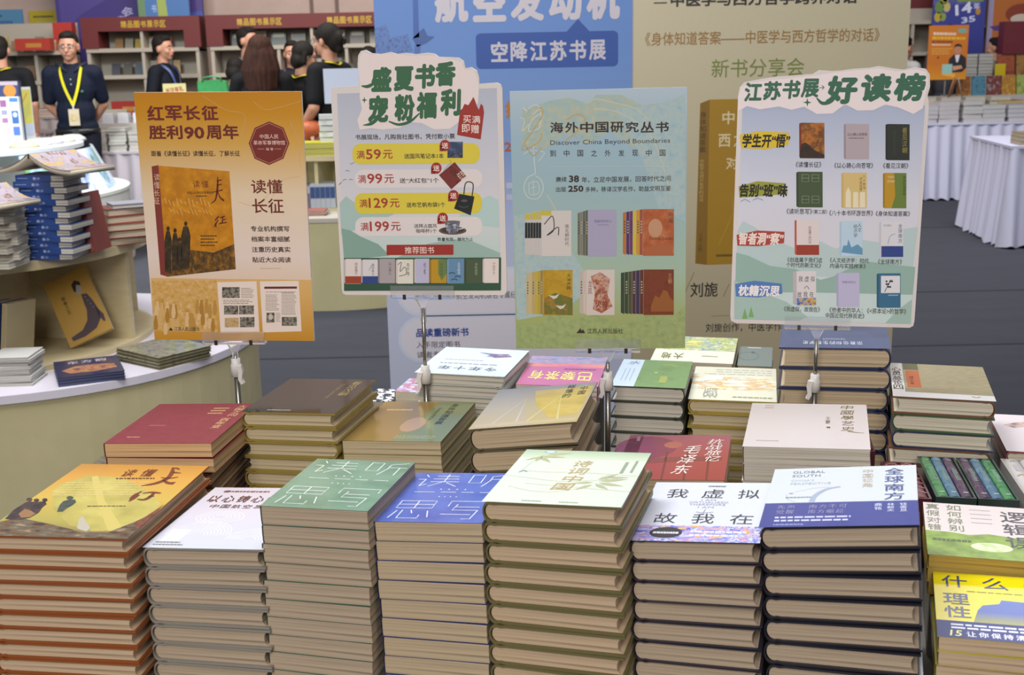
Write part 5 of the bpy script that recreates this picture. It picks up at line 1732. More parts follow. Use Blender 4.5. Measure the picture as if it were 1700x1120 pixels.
# raised step at the back of the table with face-out books
rb = thing('display_step', 'pale display step carrying books at the back of the far right table', 'display step', (5.0, 12.4, 0.76))
MB().box(-0.4, 0, 0, 1.3, 0.3, 0.24, plain('#a09894', 0.6)).obj('step', rb)
for i in range(6):
    c = (('#9a7a2c', '#7a3a20', '#a8842c'), ('#3a5f74', '#4a7a8c', '#2f4a5a'), ('#7a3424', '#5d2a20', '#8d8890'), ('#a8842c', '#8d5a24', '#b09a3c'), ('#5d7a34', '#8d9a4c', '#4a5f2c'), ('#8d4a2c', '#a05a3a', '#6d3a24'))[i]
    face_book(4.74 + 0.155 * i, 12.42, 1.0, 0.14, 0.20, mottle(c, 22), ('ochre and red', 'teal', 'dark red', 'golden yellow', 'leafy green', 'rust')[i] + ' cover standing in the lower row behind the far right table', 10, 'face-out books behind the far right table')
for i in range(4):
    c = (('#7a2c20', '#8d4a2c', '#6d241c'), ('#6d4424', '#8d6a34', '#5d3a20'), ('#8d5a2c', '#4d7a6a', '#a06a34'), ('#7a4a24', '#8d6a3a', '#5a3420'))[i]
    face_book(5.29 + 0.2 * i, 12.73, 1.188, 0.18, 0.22, mottle(c, 16), ('crimson', 'brown and gold', 'orange and teal', 'tawny')[i] + ' cover standing in the upper row behind the far right table', 8, 'face-out books behind the far right table')
MBx = MB().box(-0.11, 0, 0, 1.0, 0.2, 0.42, plain('#6d3a34', 0.6))
tag(MBx.obj('display_step', None, (5.3, 12.71, 0.765)), 'dark red upper display step behind the face-out books', 'display step')
for i, (z, h) in enumerate(((1.41, 0.14), (1.552, 0.19))):
    t_ = MB().box(0, 0, 0, 0.32, 0.14, h, plain('#5d1f28', 0.45))
    tag(t_.obj('gift_box', None, (5.24, 12.74, z)), ('lower', 'upper')[i] + ' dark red box of the pair above the face-out books', 'box')
for i in range(2):
    desc = ('the left', 'the right')[i] + ' tall teal pile beside the orange poster'
    for k in range(12):
        key = ('tp', k % 3)
        if key not in FB:
            FB[key] = flat_book(0.15, 0.16, 0.035, plain(('#3f5f70', '#a05a34', '#5a7a84')[k % 3] if k % 3 != 1 else '#8d9aa0', 0.35), paper('#a8a49c')).mesh('book')
        o = link('book', FB[key], None, (4.83 + 0.165 * i, 12.73, 1.0 + 0.035 * k), (0, 0, rad(rr.uniform(-2, 2))))
        tag(o, f'{ORD[11 - k]} book down in {desc}' if k < 11 else f'topmost book of {desc}', 'book', 'tall teal piles')
sp = MB().box(0, 0, 0, 0.36, 0.2, 0.24, plain('#8d8884', 0.6))
tag(sp.obj('display_step', None, (4.81, 12.71, 0.76)), 'grey riser under the two tall teal piles', 'display step')
for i in range(5):
    pile(4.07 + 0.125 * i, 12.32, 0.76, 0.11, 0.12, 0.08, 3, plain('#b4aca4', 0.45), ('the first', 'the second', 'the third', 'the fourth', 'the fifth')[i] + ' cream pile from the left under the orange poster', group='cream piles under the orange poster')
# orange poster with a portrait
p = thing('poster', 'orange poster with a man in a dark jacket above the far right table', 'poster', (4.47, 12.22, 1.17))
MB().box(-0.2, 0, 0, 0.2, 0.012, 0.535, plain('#a85c14', 0.5)).obj('sheet', p)
MB().tube([(0, 0.02, -0.41), (0, 0.02, 0.3)], 0.008, plain('#6d6a68', 0.4), 8).lathe([(0.0001, -0.395), (0.07, -0.4), (0.07, -0.41), (0.0001, -0.41)], plain('#6d6a68', 0.4), 16, (0, 0.02, 0)).obj('stand', p)
a = Art(0.4, 0.535, ((242, 255), (612, 235), (585, 745), (240, 735)), rough=0.5, gain=1.2)
a.full(grad(((0, '#b0741c'), (0.3, '#a35c18'), (1, '#a8621c')), 0.535, 1.2))
a.bars(280, 310, 490, 345, 1, '#c0a890', 3, 0.7, 0)
a.bars(272, 350, 580, 385, 1, '#c0901c', 3, 0.7, 0)
a.bars(270, 390, 460, 415, 1, '#5a3014', 3, 0.7, 0)
a.bars(272, 420, 440, 440, 1, '#c0a890', 3, 0.6, 0)
a.bars(272, 455, 460, 520, 3, '#b88a3c', 3, 0.4, 0.2)
a.rrect(505, 275, 590, 315, 16, '#5d8a80', 3)
a.poly([(420, 660), (428, 560), (470, 520), (540, 518), (585, 550), (590, 640), (550, 680), (430, 680)], '#1d1a20', 4)
a.poly([(482, 525), (528, 520), (510, 590), (495, 590)], '#b8b0b4', 5)
a.ell(508, 472, 34, 46, '#9a6a50', 6)
a.poly([(474, 460), (478, 430), (510, 418), (542, 430), (545, 465), (530, 445), (490, 445)], '#1d1714', 7)
a.poly([(460, 625), (540, 618), (555, 645), (470, 665)], '#a8785c', 6)
a.rect(370, 605, 460, 690, '#7aa096', 7)
a.poly([(372, 700), (480, 725), (490, 690), (372, 690)], '#c08a3c', 5)
a.poly([(335, 530), (318, 550), (340, 552)], '#241c18', 5)
a.done('poster_print', p, (-0.2, -0.001, 0), UP)
m = MB()
m.tube([(-0.05, 0.03, 0.0), (-0.01, 0.0, 0.19)], 0.008, plain('#8d5a34', 0.5), 8).tube([(0.09, 0.03, 0), (0.03, 0.0, 0.19)], 0.005, plain('#8d8078', 0.5), 8).tube([(0.02, 0.16, 0), (0.02, 0.02, 0.19)], 0.006, plain('#8d5a34', 0.5), 8)
tag(m.obj('tabletop_easel', None, (4.49, 12.02, 1.0)), 'small wooden easel under the orange poster', 'easel')
# the two hanging posters behind
p = thing('poster', 'large violet and blue poster with white figures behind the orange one', 'poster', (5.00, 13.40, 1.3))
MB().box(-0.29, 0, 0, 0.29, 0.02, 1.3, plain('#3a3a80', 0.5)).obj('sheet', p)
a = Art(0.58, 1.3, rough=0.5, gain=1.1)
a.full('#333880')
a.rect(0, 0, 0.9, 0.50, mottle(('#5d5a88', '#454a8c', '#6d689a'), 7), 1)
a.rect(0.45, 0.42, 0.95, 0.48, '#6d8040', 2)
for x, y, r_, c in ((0.2, 0.44, .1, '#8d8a3c'), (0.12, 0.52, .09, '#5d7a3c'), (0.26, 0.52, .07, '#b0a060'), (0.1, 0.6, .07, '#a8942c'), (0.22, 0.45, .05, '#a85a44'), (0.2, 0.6, .06, '#7a8a44'), (0.86, 0.56, .05, '#a87a2c')):
    a.ell(x, y, r_, r_ * 0.6, c, 3, 9)
a.text('14', 0.42, 0.49, 0.74, 0.58, '#c4c4d4', 6, 0.03, 0.1, 12)
a.text('年', 0.77, 0.49, 0.89, 0.545, '#b8bcd4', 6, 0.02, 0, 10)
a.text('35', 0.55, 0.6, 0.82, 0.65, '#b8bcd4', 6, 0.03, 0, 8)
a.done('poster_print', p, (-0.29, -0.001, 0), UP)
p = thing('poster', 'large orange and white picture poster cut by the top right corner', 'poster', (5.76, 13.45, 1.42))
MB().box(-0.42, 0, 0, 0.42, 0.02, 1.1, plain('#a86a34', 0.5)).obj('sheet', p)
a = Art(0.84, 1.1, rough=0.5, gain=1.1)
a.full('#a05c28')
a.rect(0, 0, 0.07, 1, '#8d84a0', 1)
a.ell(0.45, 0.62, 0.22, 0.1, '#7a3424', 2)
a.ell(0.45, 0.67, 0.15, 0.05, '#b8a898', 3)
a.poly([(0.03, 0.74), (0.2, 0.72), (0.5, 0.75), (0.5, 0.79), (0.1, 0.78)], '#4a3470', 4)
a.ell(0.8, 0.82, 0.3, 0.15, '#b0a898', 3)
a.ell(0.72, 0.82, 0.13, 0.06, '#4d7a3c', 4)
a.ell(0.4, 0.86, 0.14, 0.07, '#5d7a34', 4)
a.done('poster_print', p, (-0.42, -0.001, 0), UP)
wp = MB().box(0, 0, 0, 0.95, 0.05, 3.0, plain('#5d1a1c', 0.6))
tag(wp.obj('wall_panel', None, (4.1, 13.9, 0)), 'dark red panel behind the top right of the cream banner', 'panel')
for lb, x, y, z, w, h, c in (('yellow notice card beside the dark red boxes', 5.20, 12.66, 1.19, 0.11, 0.12, '#b8a010'), ('yellow green display book on the back wall shelf', 5.30, 13.62, 1.735, 0.15, 0.2, '#a0a020')):
    face_book(x, y, z, w, h, c, lb, 4, None, 0.01, cat='card' if 'card' in lb else 'book')
k = MB().box(-0.2, -0.02, 0, 0.3, 0.2, 0.025, cw).box(-0.2, 0.18, -0.6, 0.3, 0.2, 0.4, cw)
tag(k.obj('wall_shelf', None, (5.27, 13.6, 1.70)), 'pale back wall shelf holding a yellow green book', 'shelf')
# near right table goods
pile(3.80, 8.62 + 0.18, 0.76, 0.3, 0.24, 0.03, 3, plain('#8d7a64', 0.3), 'the brown glossy pile on the nearer pleated table', '#b0a48c', rz=-7)

# left far tables with pale piles
lsk = plain('#a8a0a8', 0.7)
skirted('pale pleated table with white piles left of the orange sign', -4.15, -2.95, 10.65, 11.2, 0.70, lsk)
skirted('farther pale pleated table behind the standing man', -5.6, -2.6, 12.0, 12.3, 0.97, plain('#8d8280', 0.7))
skirted('low pale pleated table at the left behind the blue books', -5.9, -4.35, 11.15, 11.75, 0.86, plain('#8d8284', 0.7))
for i in range(5):
    pile(-3.95 + 0.18 * i, 10.70, 0.72, 0.155, 0.2, 0.03, (7, 6, 7, 6, 8, 7)[i], [plain(c, 0.4) for c in (('#b0b4ac', '#a8b0a4', '#b8b8b0'), ('#b4aca8', '#c0b8b0', '#a8a49c'))[i % 2]],
         ('the first', 'the second', 'the third', 'the fourth', 'the fifth', 'the sixth')[i] + ' white pile from the left on the pale pleated table', '#b4b2ac', group='white piles on the pale pleated table')
for i in range(3):
    t_ = MB().box(0, 0, 0, 0.095, 0.1, 0.09, plain('#c0c0c8', 0.4))
    tag(t_.obj('white_carton', None, (-3.72 + 0.14 * i, 10.98, 0.96)), ('left', 'middle', 'right')[i] + ' small white carton above the white piles', 'box', 'small white cartons')
st_ = MB().box(0, 0, 0, 0.55, 0.2, 0.24, plain('#a8a4a0', 0.6))
tag(st_.obj('display_step', None, (-3.8, 10.96, 0.72)), 'grey display step carrying the small white cartons', 'display step')
for i in range(8):
    pile(-5.4 + 0.33 * i, 12.02, 0.99, 0.26, 0.2, 0.02, 2 + i % 3, plain(SMALL[(i * 3) % 10], 0.45), ('the first', 'the second', 'the third', 'the fourth', 'the fifth', 'the sixth', 'the seventh', 'the eighth')[i] + ' flat pile from the left on the farther pale table', group='flat piles on the farther pale table')
for i in range(4):
    pile(-5.85 + 0.36 * i, 11.2, 0.88, 0.26, 0.2, 0.025, 3 + i % 2, plain(SMALL[(i * 5 + 1) % 10], 0.45), ('the first', 'the second', 'the third', 'the fourth')[i] + ' flat pile from the left on the low pale table', group='flat piles on the low pale table')

# ------------------------------------------------------------------ the two pull-up banners
bn = thing('pull_up_banner', 'tall blue pull-up banner with a white aircraft engine headline', 'banner', (-0.0065, 3.8, 0))
MB().box(-0.4035, 0, 0.06, 0.4035, 0.003, 2.05, plain('#c4c6d4', 0.5)).obj('banner_sheet', bn)
MB().box(-0.41, -0.05, 0.0, 0.41, 0.06, 0.07, plain('#a8a8aa', 0.3, metal=0.8)).obj('base_cassette', bn)
MB().box(-0.41, -0.006, 2.05, 0.41, 0.012, 2.075, plain('#a8a8aa', 0.3, metal=0.8)).obj('top_rail', bn)
MB().tube([(0, 0.03, 0.03), (0, 0.03, 2.05)], 0.010, plain('#a8a8aa', 0.3, metal=0.8), 10).obj('support_pole', bn)
# design grid: photo units on the sheet, 620..1050 across, top of the picture at 1.64 m
GB = 0.62
WB, HB = 0.807, 1.99
# 0..430 across the sheet, 0..1000 down with 533 units per metre
a = Art(WB, HB, ((0, -219), (430, -219), (430, 841), (0, 841)), gain=GB)
a.full(grad(((0, '#d4d8ee'), (0.35, '#d0d4ea'), (0.45, '#b8c2e6'), (0.55, '#86a2d4'), (0.7, '#6f96d6'), (1, '#5582cc')), HB, GB, 0.45))
eng = mottle(('#4a68a8', '#6d8cc8', '#3f5c9a'), 60, GB, detail=5)
a.poly([(0, 45), (20, 38), (25, 60), (55, 55), (62, 82), (40, 92), (0, 90)], eng, 2)
a.poly([(62, 62), (82, 45), (88, 58), (100, 60), (86, 70), (70, 76)], '#4a68a8', 3)
a.poly([(66, -20), (74, -20), (74, 60), (64, 62)], '#4a6cb4', 3)
a.poly([(66, 72), (76, 72), (74, 90), (64, 90)], '#5a78b8', 3)
for i, ch in enumerate('航空发动机'):
    a.text(ch, 101 + 63 * i, -26, 157 + 63 * i, 38, '#d8d0d8', 5, 0.05)
nb = '#3058a8'
a.rrect(168, 56, 406, 114, 8, nb, 3)
a.poly([(320, 56), (339, 36), (358, 56)], nb, 3)
a.htext('空降江苏书展', 193, 70, 390, 103, '#d4cdd8', 5, 0.03, 0.86)
a.text('打卡', 215, 168, 260, 196, '#c07a24', 5, 0.05)
a.text('2025', 212, 236, 262, 252, '#b8603c', 5, 0.03)
a.bars(214, 300, 330, 340, 2, '#c8cce0', 4, 0.5, 0)
for y0 in (456, 540):
    p = [(430, y0), (60, y0)] + [(60 + 38 * math.cos(rad(270 - t)), y0 + 38 + 38 * math.sin(rad(270 - t))) for t in range(0, 181, 20)] + [(430, y0 + 76)]
    a.poly([(430, y0 - 5), (60, y0 - 5)] + [(60 + 43 * math.cos(rad(270 - t)), y0 + 38 + 43 * math.sin(rad(270 - t))) for t in range(0, 181, 20)] + [(430, y0 + 81)], '#e0e6f8', 2)
    a.poly(p, '#f0e8f2', 3)
a.text('限定集章打卡', 48, 474, 138, 489, '#2c4a9a', 5, 0.03)
a.text('集齐江苏书展× 航空发动机联名专属纪念', 49, 494, 238, 507, '#4a4a54', 5, 0.004)
a.text('品读重磅新书', 49, 558, 142, 574, '#2c4a9a', 5, 0.03)
a.text('入手限定图书', 49, 582, 126, 594, '#4a4a54', 5, 0.004)
a.text('读者专享礼', 49, 600, 120, 612, '#4a4a54', 5, 0.004)
a.done('banner_print', bn, (-0.4035, -0.0012, 0.06), UP)

b2 = thing('pull_up_banner', 'tall cream pull-up banner with a golden book picture, right of the blue one', 'banner', (0.832, 3.802, 0))
MB().box(-0.433, 0, 0.06, 0.433, 0.003, 2.05, plain('#b4a88c', 0.5)).obj('banner_sheet', b2)
MB().box(-0.433, -0.05, 0.0, 0.433, 0.06, 0.07, plain('#a8a8aa', 0.3, metal=0.8)).obj('base_cassette', b2)
MB().box(-0.433, -0.006, 2.05, 0.433, 0.012, 2.075, plain('#a8a8aa', 0.3, metal=0.8)).obj('top_rail', b2)
MB().tube([(0, 0.03, 0.03), (0, 0.03, 2.05)], 0.010, plain('#a8a8aa', 0.3, metal=0.8), 10).obj('support_pole', b2)
a = Art(0.866, HB, ((0, -219), (461, -219), (461, 841), (0, 841)), gain=0.88)
a.full(grad(((0, '#a89a7c'), (0.35, '#ab9f82'), (0.65, '#b4aa8e'), (1, '#b8ae96')), HB, 0.88, 0.5))
for i in range(14):
    r_ = 20 + 11 * i
    a.stroke([(230 + r_ * 1.25 * math.cos(t), 60 + r_ * math.sin(t)) for t in [x * PI / 12 for x in range(25)]], 0.0012, '#b8a888', 1)
a.rect(34, 12, 56, 14, '#2f2a26', 4)
a.rect(380, 5, 404, 7, '#2f2a26', 4)
a.text('中医学与西方哲学跨界对话', 62, -2, 372, 20, '#2f2a26', 5, 0.03)
a.text('《身体知道答案——中医学与西方哲学的对话》', 20, 60, 412, 82, '#8d6c3a', 5, 0.01)
a.text('新书分享会', 132, 106, 288, 136, '#6d7a3c', 5, 0.004)
a.poly([(114, 178), (130, 172), (130, 455), (110, 452)], '#7d5c1c', 3)
a.poly([(130, 172), (360, 172), (360, 452), (130, 455)], '#99741c', 3)
a.vtext('身体知道答案', 114, 192, 125, 262, '#4a3a1c', 5, 0.01)
a.vtext('中医学与西方哲学的对话', 115, 272, 122, 345, '#b09a5a', 5)
a.vtext('江苏人民', 115, 400, 122, 432, '#4a3a1c', 5)
for t, x, y in (('中医学', 152, 192), ('西方哲学', 146, 230), ('对话', 160, 268)):
    a.htext(t, x, y, x + 26 * len(t), y + 22, '#c9b890', 5, 0.02)
a.stroke([(150, 420), (200, 330), (330, 260)], 0.002, '#ab8834', 4)
a.stroke([(170, 330), (190, 400), (300, 440)], 0.0015, '#ab8834', 4)
a.bars(146, 436, 180, 442, 1, '#5a4416', 5, 0.7, 0)
a.text('刘旎', 102, 486, 150, 512, '#2f2a26', 5, 0.012)
a.stroke([(90, 510), (108, 468)], 0.002, '#7d6a4a', 4, False)
a.stroke([(160, 512), (170, 490)], 0.002, '#7d6a4a', 4, False)
a.text('江苏', 175, 490, 210, 508, '#2f2a26', 5)
a.rect(140, 546, 300, 547, '#8d7a54', 4)
a.text('刘旎创作，中医学作者', 130, 560, 280, 576, '#2f2a26', 5, 0.006)
a.done('banner_print', b2, (-0.433, -0.0012, 0.06), UP)

# ------------------------------------------------------------------ round display islands
crm = grainy('#b0a67e', '#b8ae88', 5, 0.55)
crm2 = grainy('#b9a982', '#c2b490', 8, 0.5, (1, 1, 6))
top = plain('#c8c2cc', 0.35)


def ring_mesh(r0, r1, z0, z1, m, n=64, a0=0, a1=2 * PI):
    return MB().lathe([(r1, z0), (r1, z1), (r0, z1), (r0, z0), (r1, z0)], m, n, (0, 0, 0), a0, a1, False)


def island(label, x, y, R, r, zl, zt, body, ledge, top_m, bays, rot=0.0, inner=None, off=(0, 0)):
    """a round two-tier counter: drum, ledge, open bays under a round top"""
    o = thing('display_island', label, 'counter', (x, y, 0), (0, 0, rot))
    inner = inner or body
    ring_mesh(0.02, R, 0, zl - 0.025, body).obj('drum', o)
    ring_mesh(0.02, R + 0.006, zl - 0.025, zl, ledge).obj('ledge', o)
    ring_mesh(0.02, r, zl, zl + 0.018, inner).obj('bay_floor', o, (*off, 0))
    ring_mesh(0.02, r * 0.42, zl + 0.018, zt - 0.03, inner, 24).obj('core', o, (*off, 0))
    ring_mesh(0.001, r + 0.01, zt - 0.03, zt, top_m).obj('round_top', o, (*off, 0))
    for k in bays:
        m = MB()
        m.box(r * 0.4, -0.011, zl + 0.018, r - 0.012, 0.011, zt - 0.03, inner, Matrix.Rotation(rad(k), 4, 'Z'))
        m.obj('partition', o, (*off, 0))
    return o


# the near one at the left
IX, IY, IZ, IT = -1.711, 4.036, 0.535, 0.885
island('cream round display island at the left with books in its open bays', IX, IY, 0.796, 0.63, IZ, IT, crm, top, crm2, (-62, -8, 40, 100, 160, 220), 0, crm2, (-0.19, -0.04))
# on its round top
nv = plain('#26407a', 0.4)
bl = 'the blue-spined criss-cross pile on the near round island'
cm = MB()
for i in range(14):
    k = 13 - i
    flip = i % 2
    t_ = 0.0184
    m = MB()
    w_, d_ = 0.155, 0.135
    m.box(0, 0, 0, w_, d_, 0.0012, nv).box(0, 0, t_ - 0.0012, w_, d_, t_, nv).box(0, 0.0, 0.0012, 0.115, 0.0012, t_ - 0.0012, nv)
    m.box(0.0, 0.0012, 0.0012, w_ - 0.001, d_ - 0.001, t_ - 0.0012, paper('#c2bcb0'))
    o = m.obj('book', None, (-1.487 + (0.012 if flip else 0) + rr.uniform(-.003, .003) - 0.0006 * i, 3.552 + (0.006 if flip else 0), IT + i * t_), (0, 0, rad(-9 if flip else -3)))
    tag(o, (f'{ORD[k] if k < 14 else "lowest"} blue-spined paperback down in {bl}' if k else f'topmost blue-spined paperback of {bl}') if k < 14 else f'lowest blue-spined paperback of {bl}', 'book', bl)
    if k < 14:
        a = Art(0.115, t_, rough=0.4)
        a.bars(0.06, 0.35, 0.35, 0.65, 1, '#8d9ac0', 2, 0.4, 0)
        a.htext('航小', 0.5, 0.3, 0.72, 0.75, '#b8c0d8', 3, 0.01)
        a.done('spine_print', o, (0, -0.0002, 0), UP)
nbk = 'the white pile at the left edge of the near round island'
for i in range(8):
    m = flat_book(0.16, 0.13, 0.022, plain('#a8a294', 0.5), paper('#c4beb0'))
    tag(m.obj('book', None, (-1.62 + (0.02 if i % 2 else 0), 3.40, IT + i * 0.022), (0, 0, rad(8 if i % 2 else -5))), f'{ORD[7 - i]} paperback down in {nbk}' if i < 7 else f'topmost paperback of {nbk}', 'book', nbk)


def open_book(label, loc, rz, w, d, cover_m, span=1.0):
    """an open book lying face down like a low tent"""
    r = thing('open_book', label, 'book', loc, (0, 0, rad(rz)))
    n = 10
    for sgn in (-1, 1):
        prof = []
        for i in range(n + 1):
            t = i / n
            prof.append((sgn * (0.004 + w * t), 0.050 * (1 - t) ** 2.2 + 0.026 + 0.004 * t))
        v, f = [], []
        for y in (0, d):
            v += [(x, y, z) for x, z in prof] + [(x, y, max(z - 0.014, 0.001)) for x, z in prof]
        N = n + 1
        for i in range(n):
            f += [(i, i + 1, 2 * N + i + 1, 2 * N + i), (N + i, 3 * N + i, 3 * N + i + 1, N + i + 1), (i, N + i, N + i + 1, i + 1), (2 * N + i, 2 * N + i + 1, 3 * N + i + 1, 3 * N + i)]
        f.append((n, N + n, 3 * N + n, 2 * N + n))
        MB().add(v, f, paper('#bdb3a0'), True).obj('page_block', r)
        v = [(x, y, z + 0.0012) for y in (-0.002, d + 0.002) for x, z in prof]
        f = [(i, i + 1, N + i + 1, N + i) for i in range(n)]
        MB().add(v, f, cover_m, True).obj('cover', r)
    return r


lc = mottle(('#b08a4c', '#c9a86a', '#a09aa4', '#b8a8b4', '#7d5f44', '#c0b4b8'), 22, rough=0.3, stretch=(1, 1.5, 1), coat=0.4)
open_book('open book with a landscape cover lying face down on the blue-spined pile', (-1.425, 3.525, IT + 14 * 0.0184 - 0.012), -22, 0.15, 0.19, lc)
open_book('open book with a landscape cover lying face down on the white pile', (-1.575, 3.375, IT + 8 * 0.022 - 0.012), -24, 0.13, 0.17, lc)
# red pile and upright red book
rd_ = plain('#7a3a34', 0.4)
rp = 'the red-bound pile on the near round island'
for i in range(5):
    m = flat_book(0.15, 0.13, 0.024, rd_, paper('#b8a890'))
    tag(m.obj('book', None, (-1.305 + rr.uniform(-.01, .01), 3.80 + rr.uniform(-.008, .008), IT + i * 0.024), (0, 0, rad(33 + rr.uniform(-7, 7)))), f'{ORD[4 - i]} red-bound book down in {rp}' if i < 4 else f'topmost red-bound book of {rp}', 'book', rp)
m = flat_book(0.12, 0.10, 0.014, plain('#9a9aa4', 0.4), paper('#b8b0a8'))
tag(m.obj('book', None, (-1.29, 3.82, IT + 5 * 0.024), (0, 0, rad(30))), 'thin grey book lying on the red-bound pile', 'book')
m = MB().box(0, 0, 0, 0.022, 0.11, 0.185, rd_).box(0.003, -0.0005, 0.004, 0.019, 0.1105, 0.181, plain('#8d453c', 0.4))
tag(m.obj('book', None, (-1.318, 3.645, IT + 0.004), (0, rad(-8), rad(-8))), 'tall red book standing upright against the blue-spined pile', 'book')
# in the open bays
r = thing('book', 'golden book with a long-coated figure leaning in the open bay', 'book', (-1.452, 3.76, IZ + 0.022), (rad(-24), rad(-24), rad(8)))
MB().box(0, 0, 0, 0.15, 0.018, 0.235, plain('#a9823c', 0.35)).obj('cover', r)
MB().box(0.002, 0.0015, -0.0006, 0.1506, 0.0165, 0.2356, paper('#b09a70')).obj('page_block', r)
a = Art(0.15, 0.235, rough=0.35)
a.full('#b08a40', 0)
a.vtext('黎春之生', 0.24, 0.28, 0.33, 0.56, '#3a2c20', 4, 0.006)
a.ell(0.66, 0.26, 0.085, 0.09, '#9a958c', 3)
a.poly([(0.56, 0.28), (0.56, 0.18), (0.66, 0.13), (0.76, 0.18), (0.75, 0.24), (0.66, 0.2), (0.6, 0.3)], '#2c2424', 4)
a.poly([(0.68, 0.36), (0.8, 0.38), (0.86, 0.5), (0.9, 0.66), (0.86, 0.8), (0.7, 0.9), (0.4, 0.94), (0.12, 0.93), (0.1, 0.87), (0.4, 0.84), (0.58, 0.74), (0.66, 0.6), (0.66, 0.5)], '#4a3c44', 2)
a.poly([(0.86, 0.6), (0.96, 0.76), (0.94, 0.86), (0.9, 0.86), (0.84, 0.74)], '#4a3c44', 2)
for i in range(4):
    a.ell(0.74 + 0.025 * i, 0.42 + 0.06 * i, 0.012, 0.008, '#8d8a90', 4, 8)
a.done('cover_print', r, (0, -0.0012, 0), UP)
for i in range(4):
    m = MB().box(0, 0, 0, 0.018, 0.14, 0.20, plain('#2a3c70', 0.35) if i % 2 == 0 else plain('#b0a480', 0.5)).box(0.002, -0.0006, 0.003, 0.016, 0, 0.197, paper('#b0a07c', 0))
    tag(m.obj('book', None, (-1.66 + 0.024 * i, 3.53, IZ + 0.022), (rad(-4), rad(7), rad(-14))), ('first', 'second', 'third', 'fourth')[i] + ' upright book from the left in the near island bay', 'book', 'upright blue books in the bay')
# on the ledge
wl = 'the white booklet pile on the island ledge'
for i in range(12):
    m = flat_book(0.12, 0.13, 0.0075, plain('#bdbcb8', 0.4), paper('#c8c4bc'))
    tag(m.obj('booklet', None, (-1.552 + rr.uniform(-.004, .004), 3.37 + rr.uniform(-.004, .004), IZ + 0.0075 * i), (0, 0, rad(4 + rr.uniform(-3, 3)))), f'{ORD[11 - i]} booklet down in {wl}' if i < 11 else f'topmost booklet of {wl}', 'booklet', wl)
nb2 = plain('#2a3050', 0.25, coat=0.4)
for i in range(3):
    m = flat_book(0.19, 0.22, 0.009, nb2, paper('#5a5f78'))
    o = m.obj('book', None, (-1.344, 3.356, IZ + 0.009 * i), (0, 0, rad(24)))
    tag(o, ('lowest', 'middle', 'topmost')[i] + ' navy picture book of the flat trio on the island ledge', 'book', 'navy picture books on the ledge')
    if i == 2:
        a = Art(0.19, 0.22, rough=0.25, coat=0.5)
        a.full('#2f3352')
        a.poly([(0.08, 0.6), (0.3, 0.42), (0.6, 0.4), (0.9, 0.5), (0.92, 0.72), (0.6, 0.82), (0.2, 0.8)], mottle(('#3a3450', '#8d5f4a', '#a87a54', '#4a4060'), 40), 2)
        a.htext('东方韵', 0.2, 0.1, 0.85, 0.26, '#b8b4c0', 4, 0.02)
        a.done('cover_print', o, (0, 0, 0.0091))
gb = mottle(('#5d5a48', '#7d7a60', '#8d8a78', '#4a4a3c'), 30, rough=0.25, coat=0.5)
for i in range(4):
    m = flat_book(0.20, 0.23, 0.010, gb, paper('#6d6448'))
    tag(m.obj('book', None, (-1.095, 3.53, IZ + 0.010 * i), (0, 0, rad(53 + rr.uniform(-2, 2)))), ('lowest', 'third', 'second', 'topmost')[i] + ' olive picture book of the flat pile on the island ledge', 'book', 'olive picture books on the ledge')
nb3 = plain('#3a3c48', 0.25, coat=0.4)
for i in range(2):
    m = flat_book(0.18, 0.17, 0.010, nb3, paper('#8d7a7c'))
    tag(m.obj('book', None, (-1.055, 3.815, IZ + 0.010 * i), (0, 0, rad(48))), ('lower', 'upper')[i] + ' charcoal picture book on the ledge under the orange sign', 'book', 'charcoal picture books on the ledge')

# the white one behind, brightly lit
WX, WY = -4.40, 8.95
wb = plain('#c9ccca', 0.5)
island('white round display island behind the blue-spined pile', WX, WY, 1.45, 1.13, 0.56, 0.90, wb, plain('#d4d8d4', 0.4), plain('#d0d8de', 0.35), (-80, -20, 40, 100, 160, 220))
for i in range(7):
    ang = rad(-30 + 9 * i)
    c = (('#b0c4dc', '#c8d8e4', '#8fb0d4', '#5d8a4c', '#7aa85a'), ('#b8cce0', '#d0dce8', '#a0bcd8'), ('#b4c8d8', '#d4dce0', '#5a78b0', '#b0b868'), ('#c0d0dc', '#d0d8e0', '#8da8c8'))[i % 4]
    o = MB().box(-0.095, 0, 0, 0.095, 0.012, 0.34, mottle(c, 9)).box(-0.093, 0.002, 0.34, 0.093, 0.010, 0.3415, plain('#b8b8b0', 0.6))
    q = o.obj('magazine', None, (WX + 1.35 * math.cos(ang), WY + 1.35 * math.sin(ang), 0.562), (rad(-26), 0, ang + PI / 2))
    tag(q, f'{["first", "second", "third", "fourth", "fifth", "sixth", "seventh"][i]} blue and white magazine from the left leaning on the white island', 'magazine', 'magazines leaning on the white island')
for i in range(5):
    o = MB().lathe([(0.0001, 0.05), (0.06, 0.045), (0.1, 0.02), (0.11, 0.0), (0.0001, 0)], plain(('#b8b090', '#c0bcb8', '#a8a4ac', '#b4b0a0', '#b0b0b4')[i], 0.6), 14)
    o2_ = o.obj('pale_bundle', None, (WX + 0.86 + 0.02 * i, WY - 0.25 + 0.19 * i, 0.90))  # pale bundles standing in for the upper pages of the magazines
    tag(o2_, f'{["first", "second", "third", "fourth", "fifth"][i]} small pale bundle from the left at the white island rim', 'bundle', 'pale bundles on the white island')
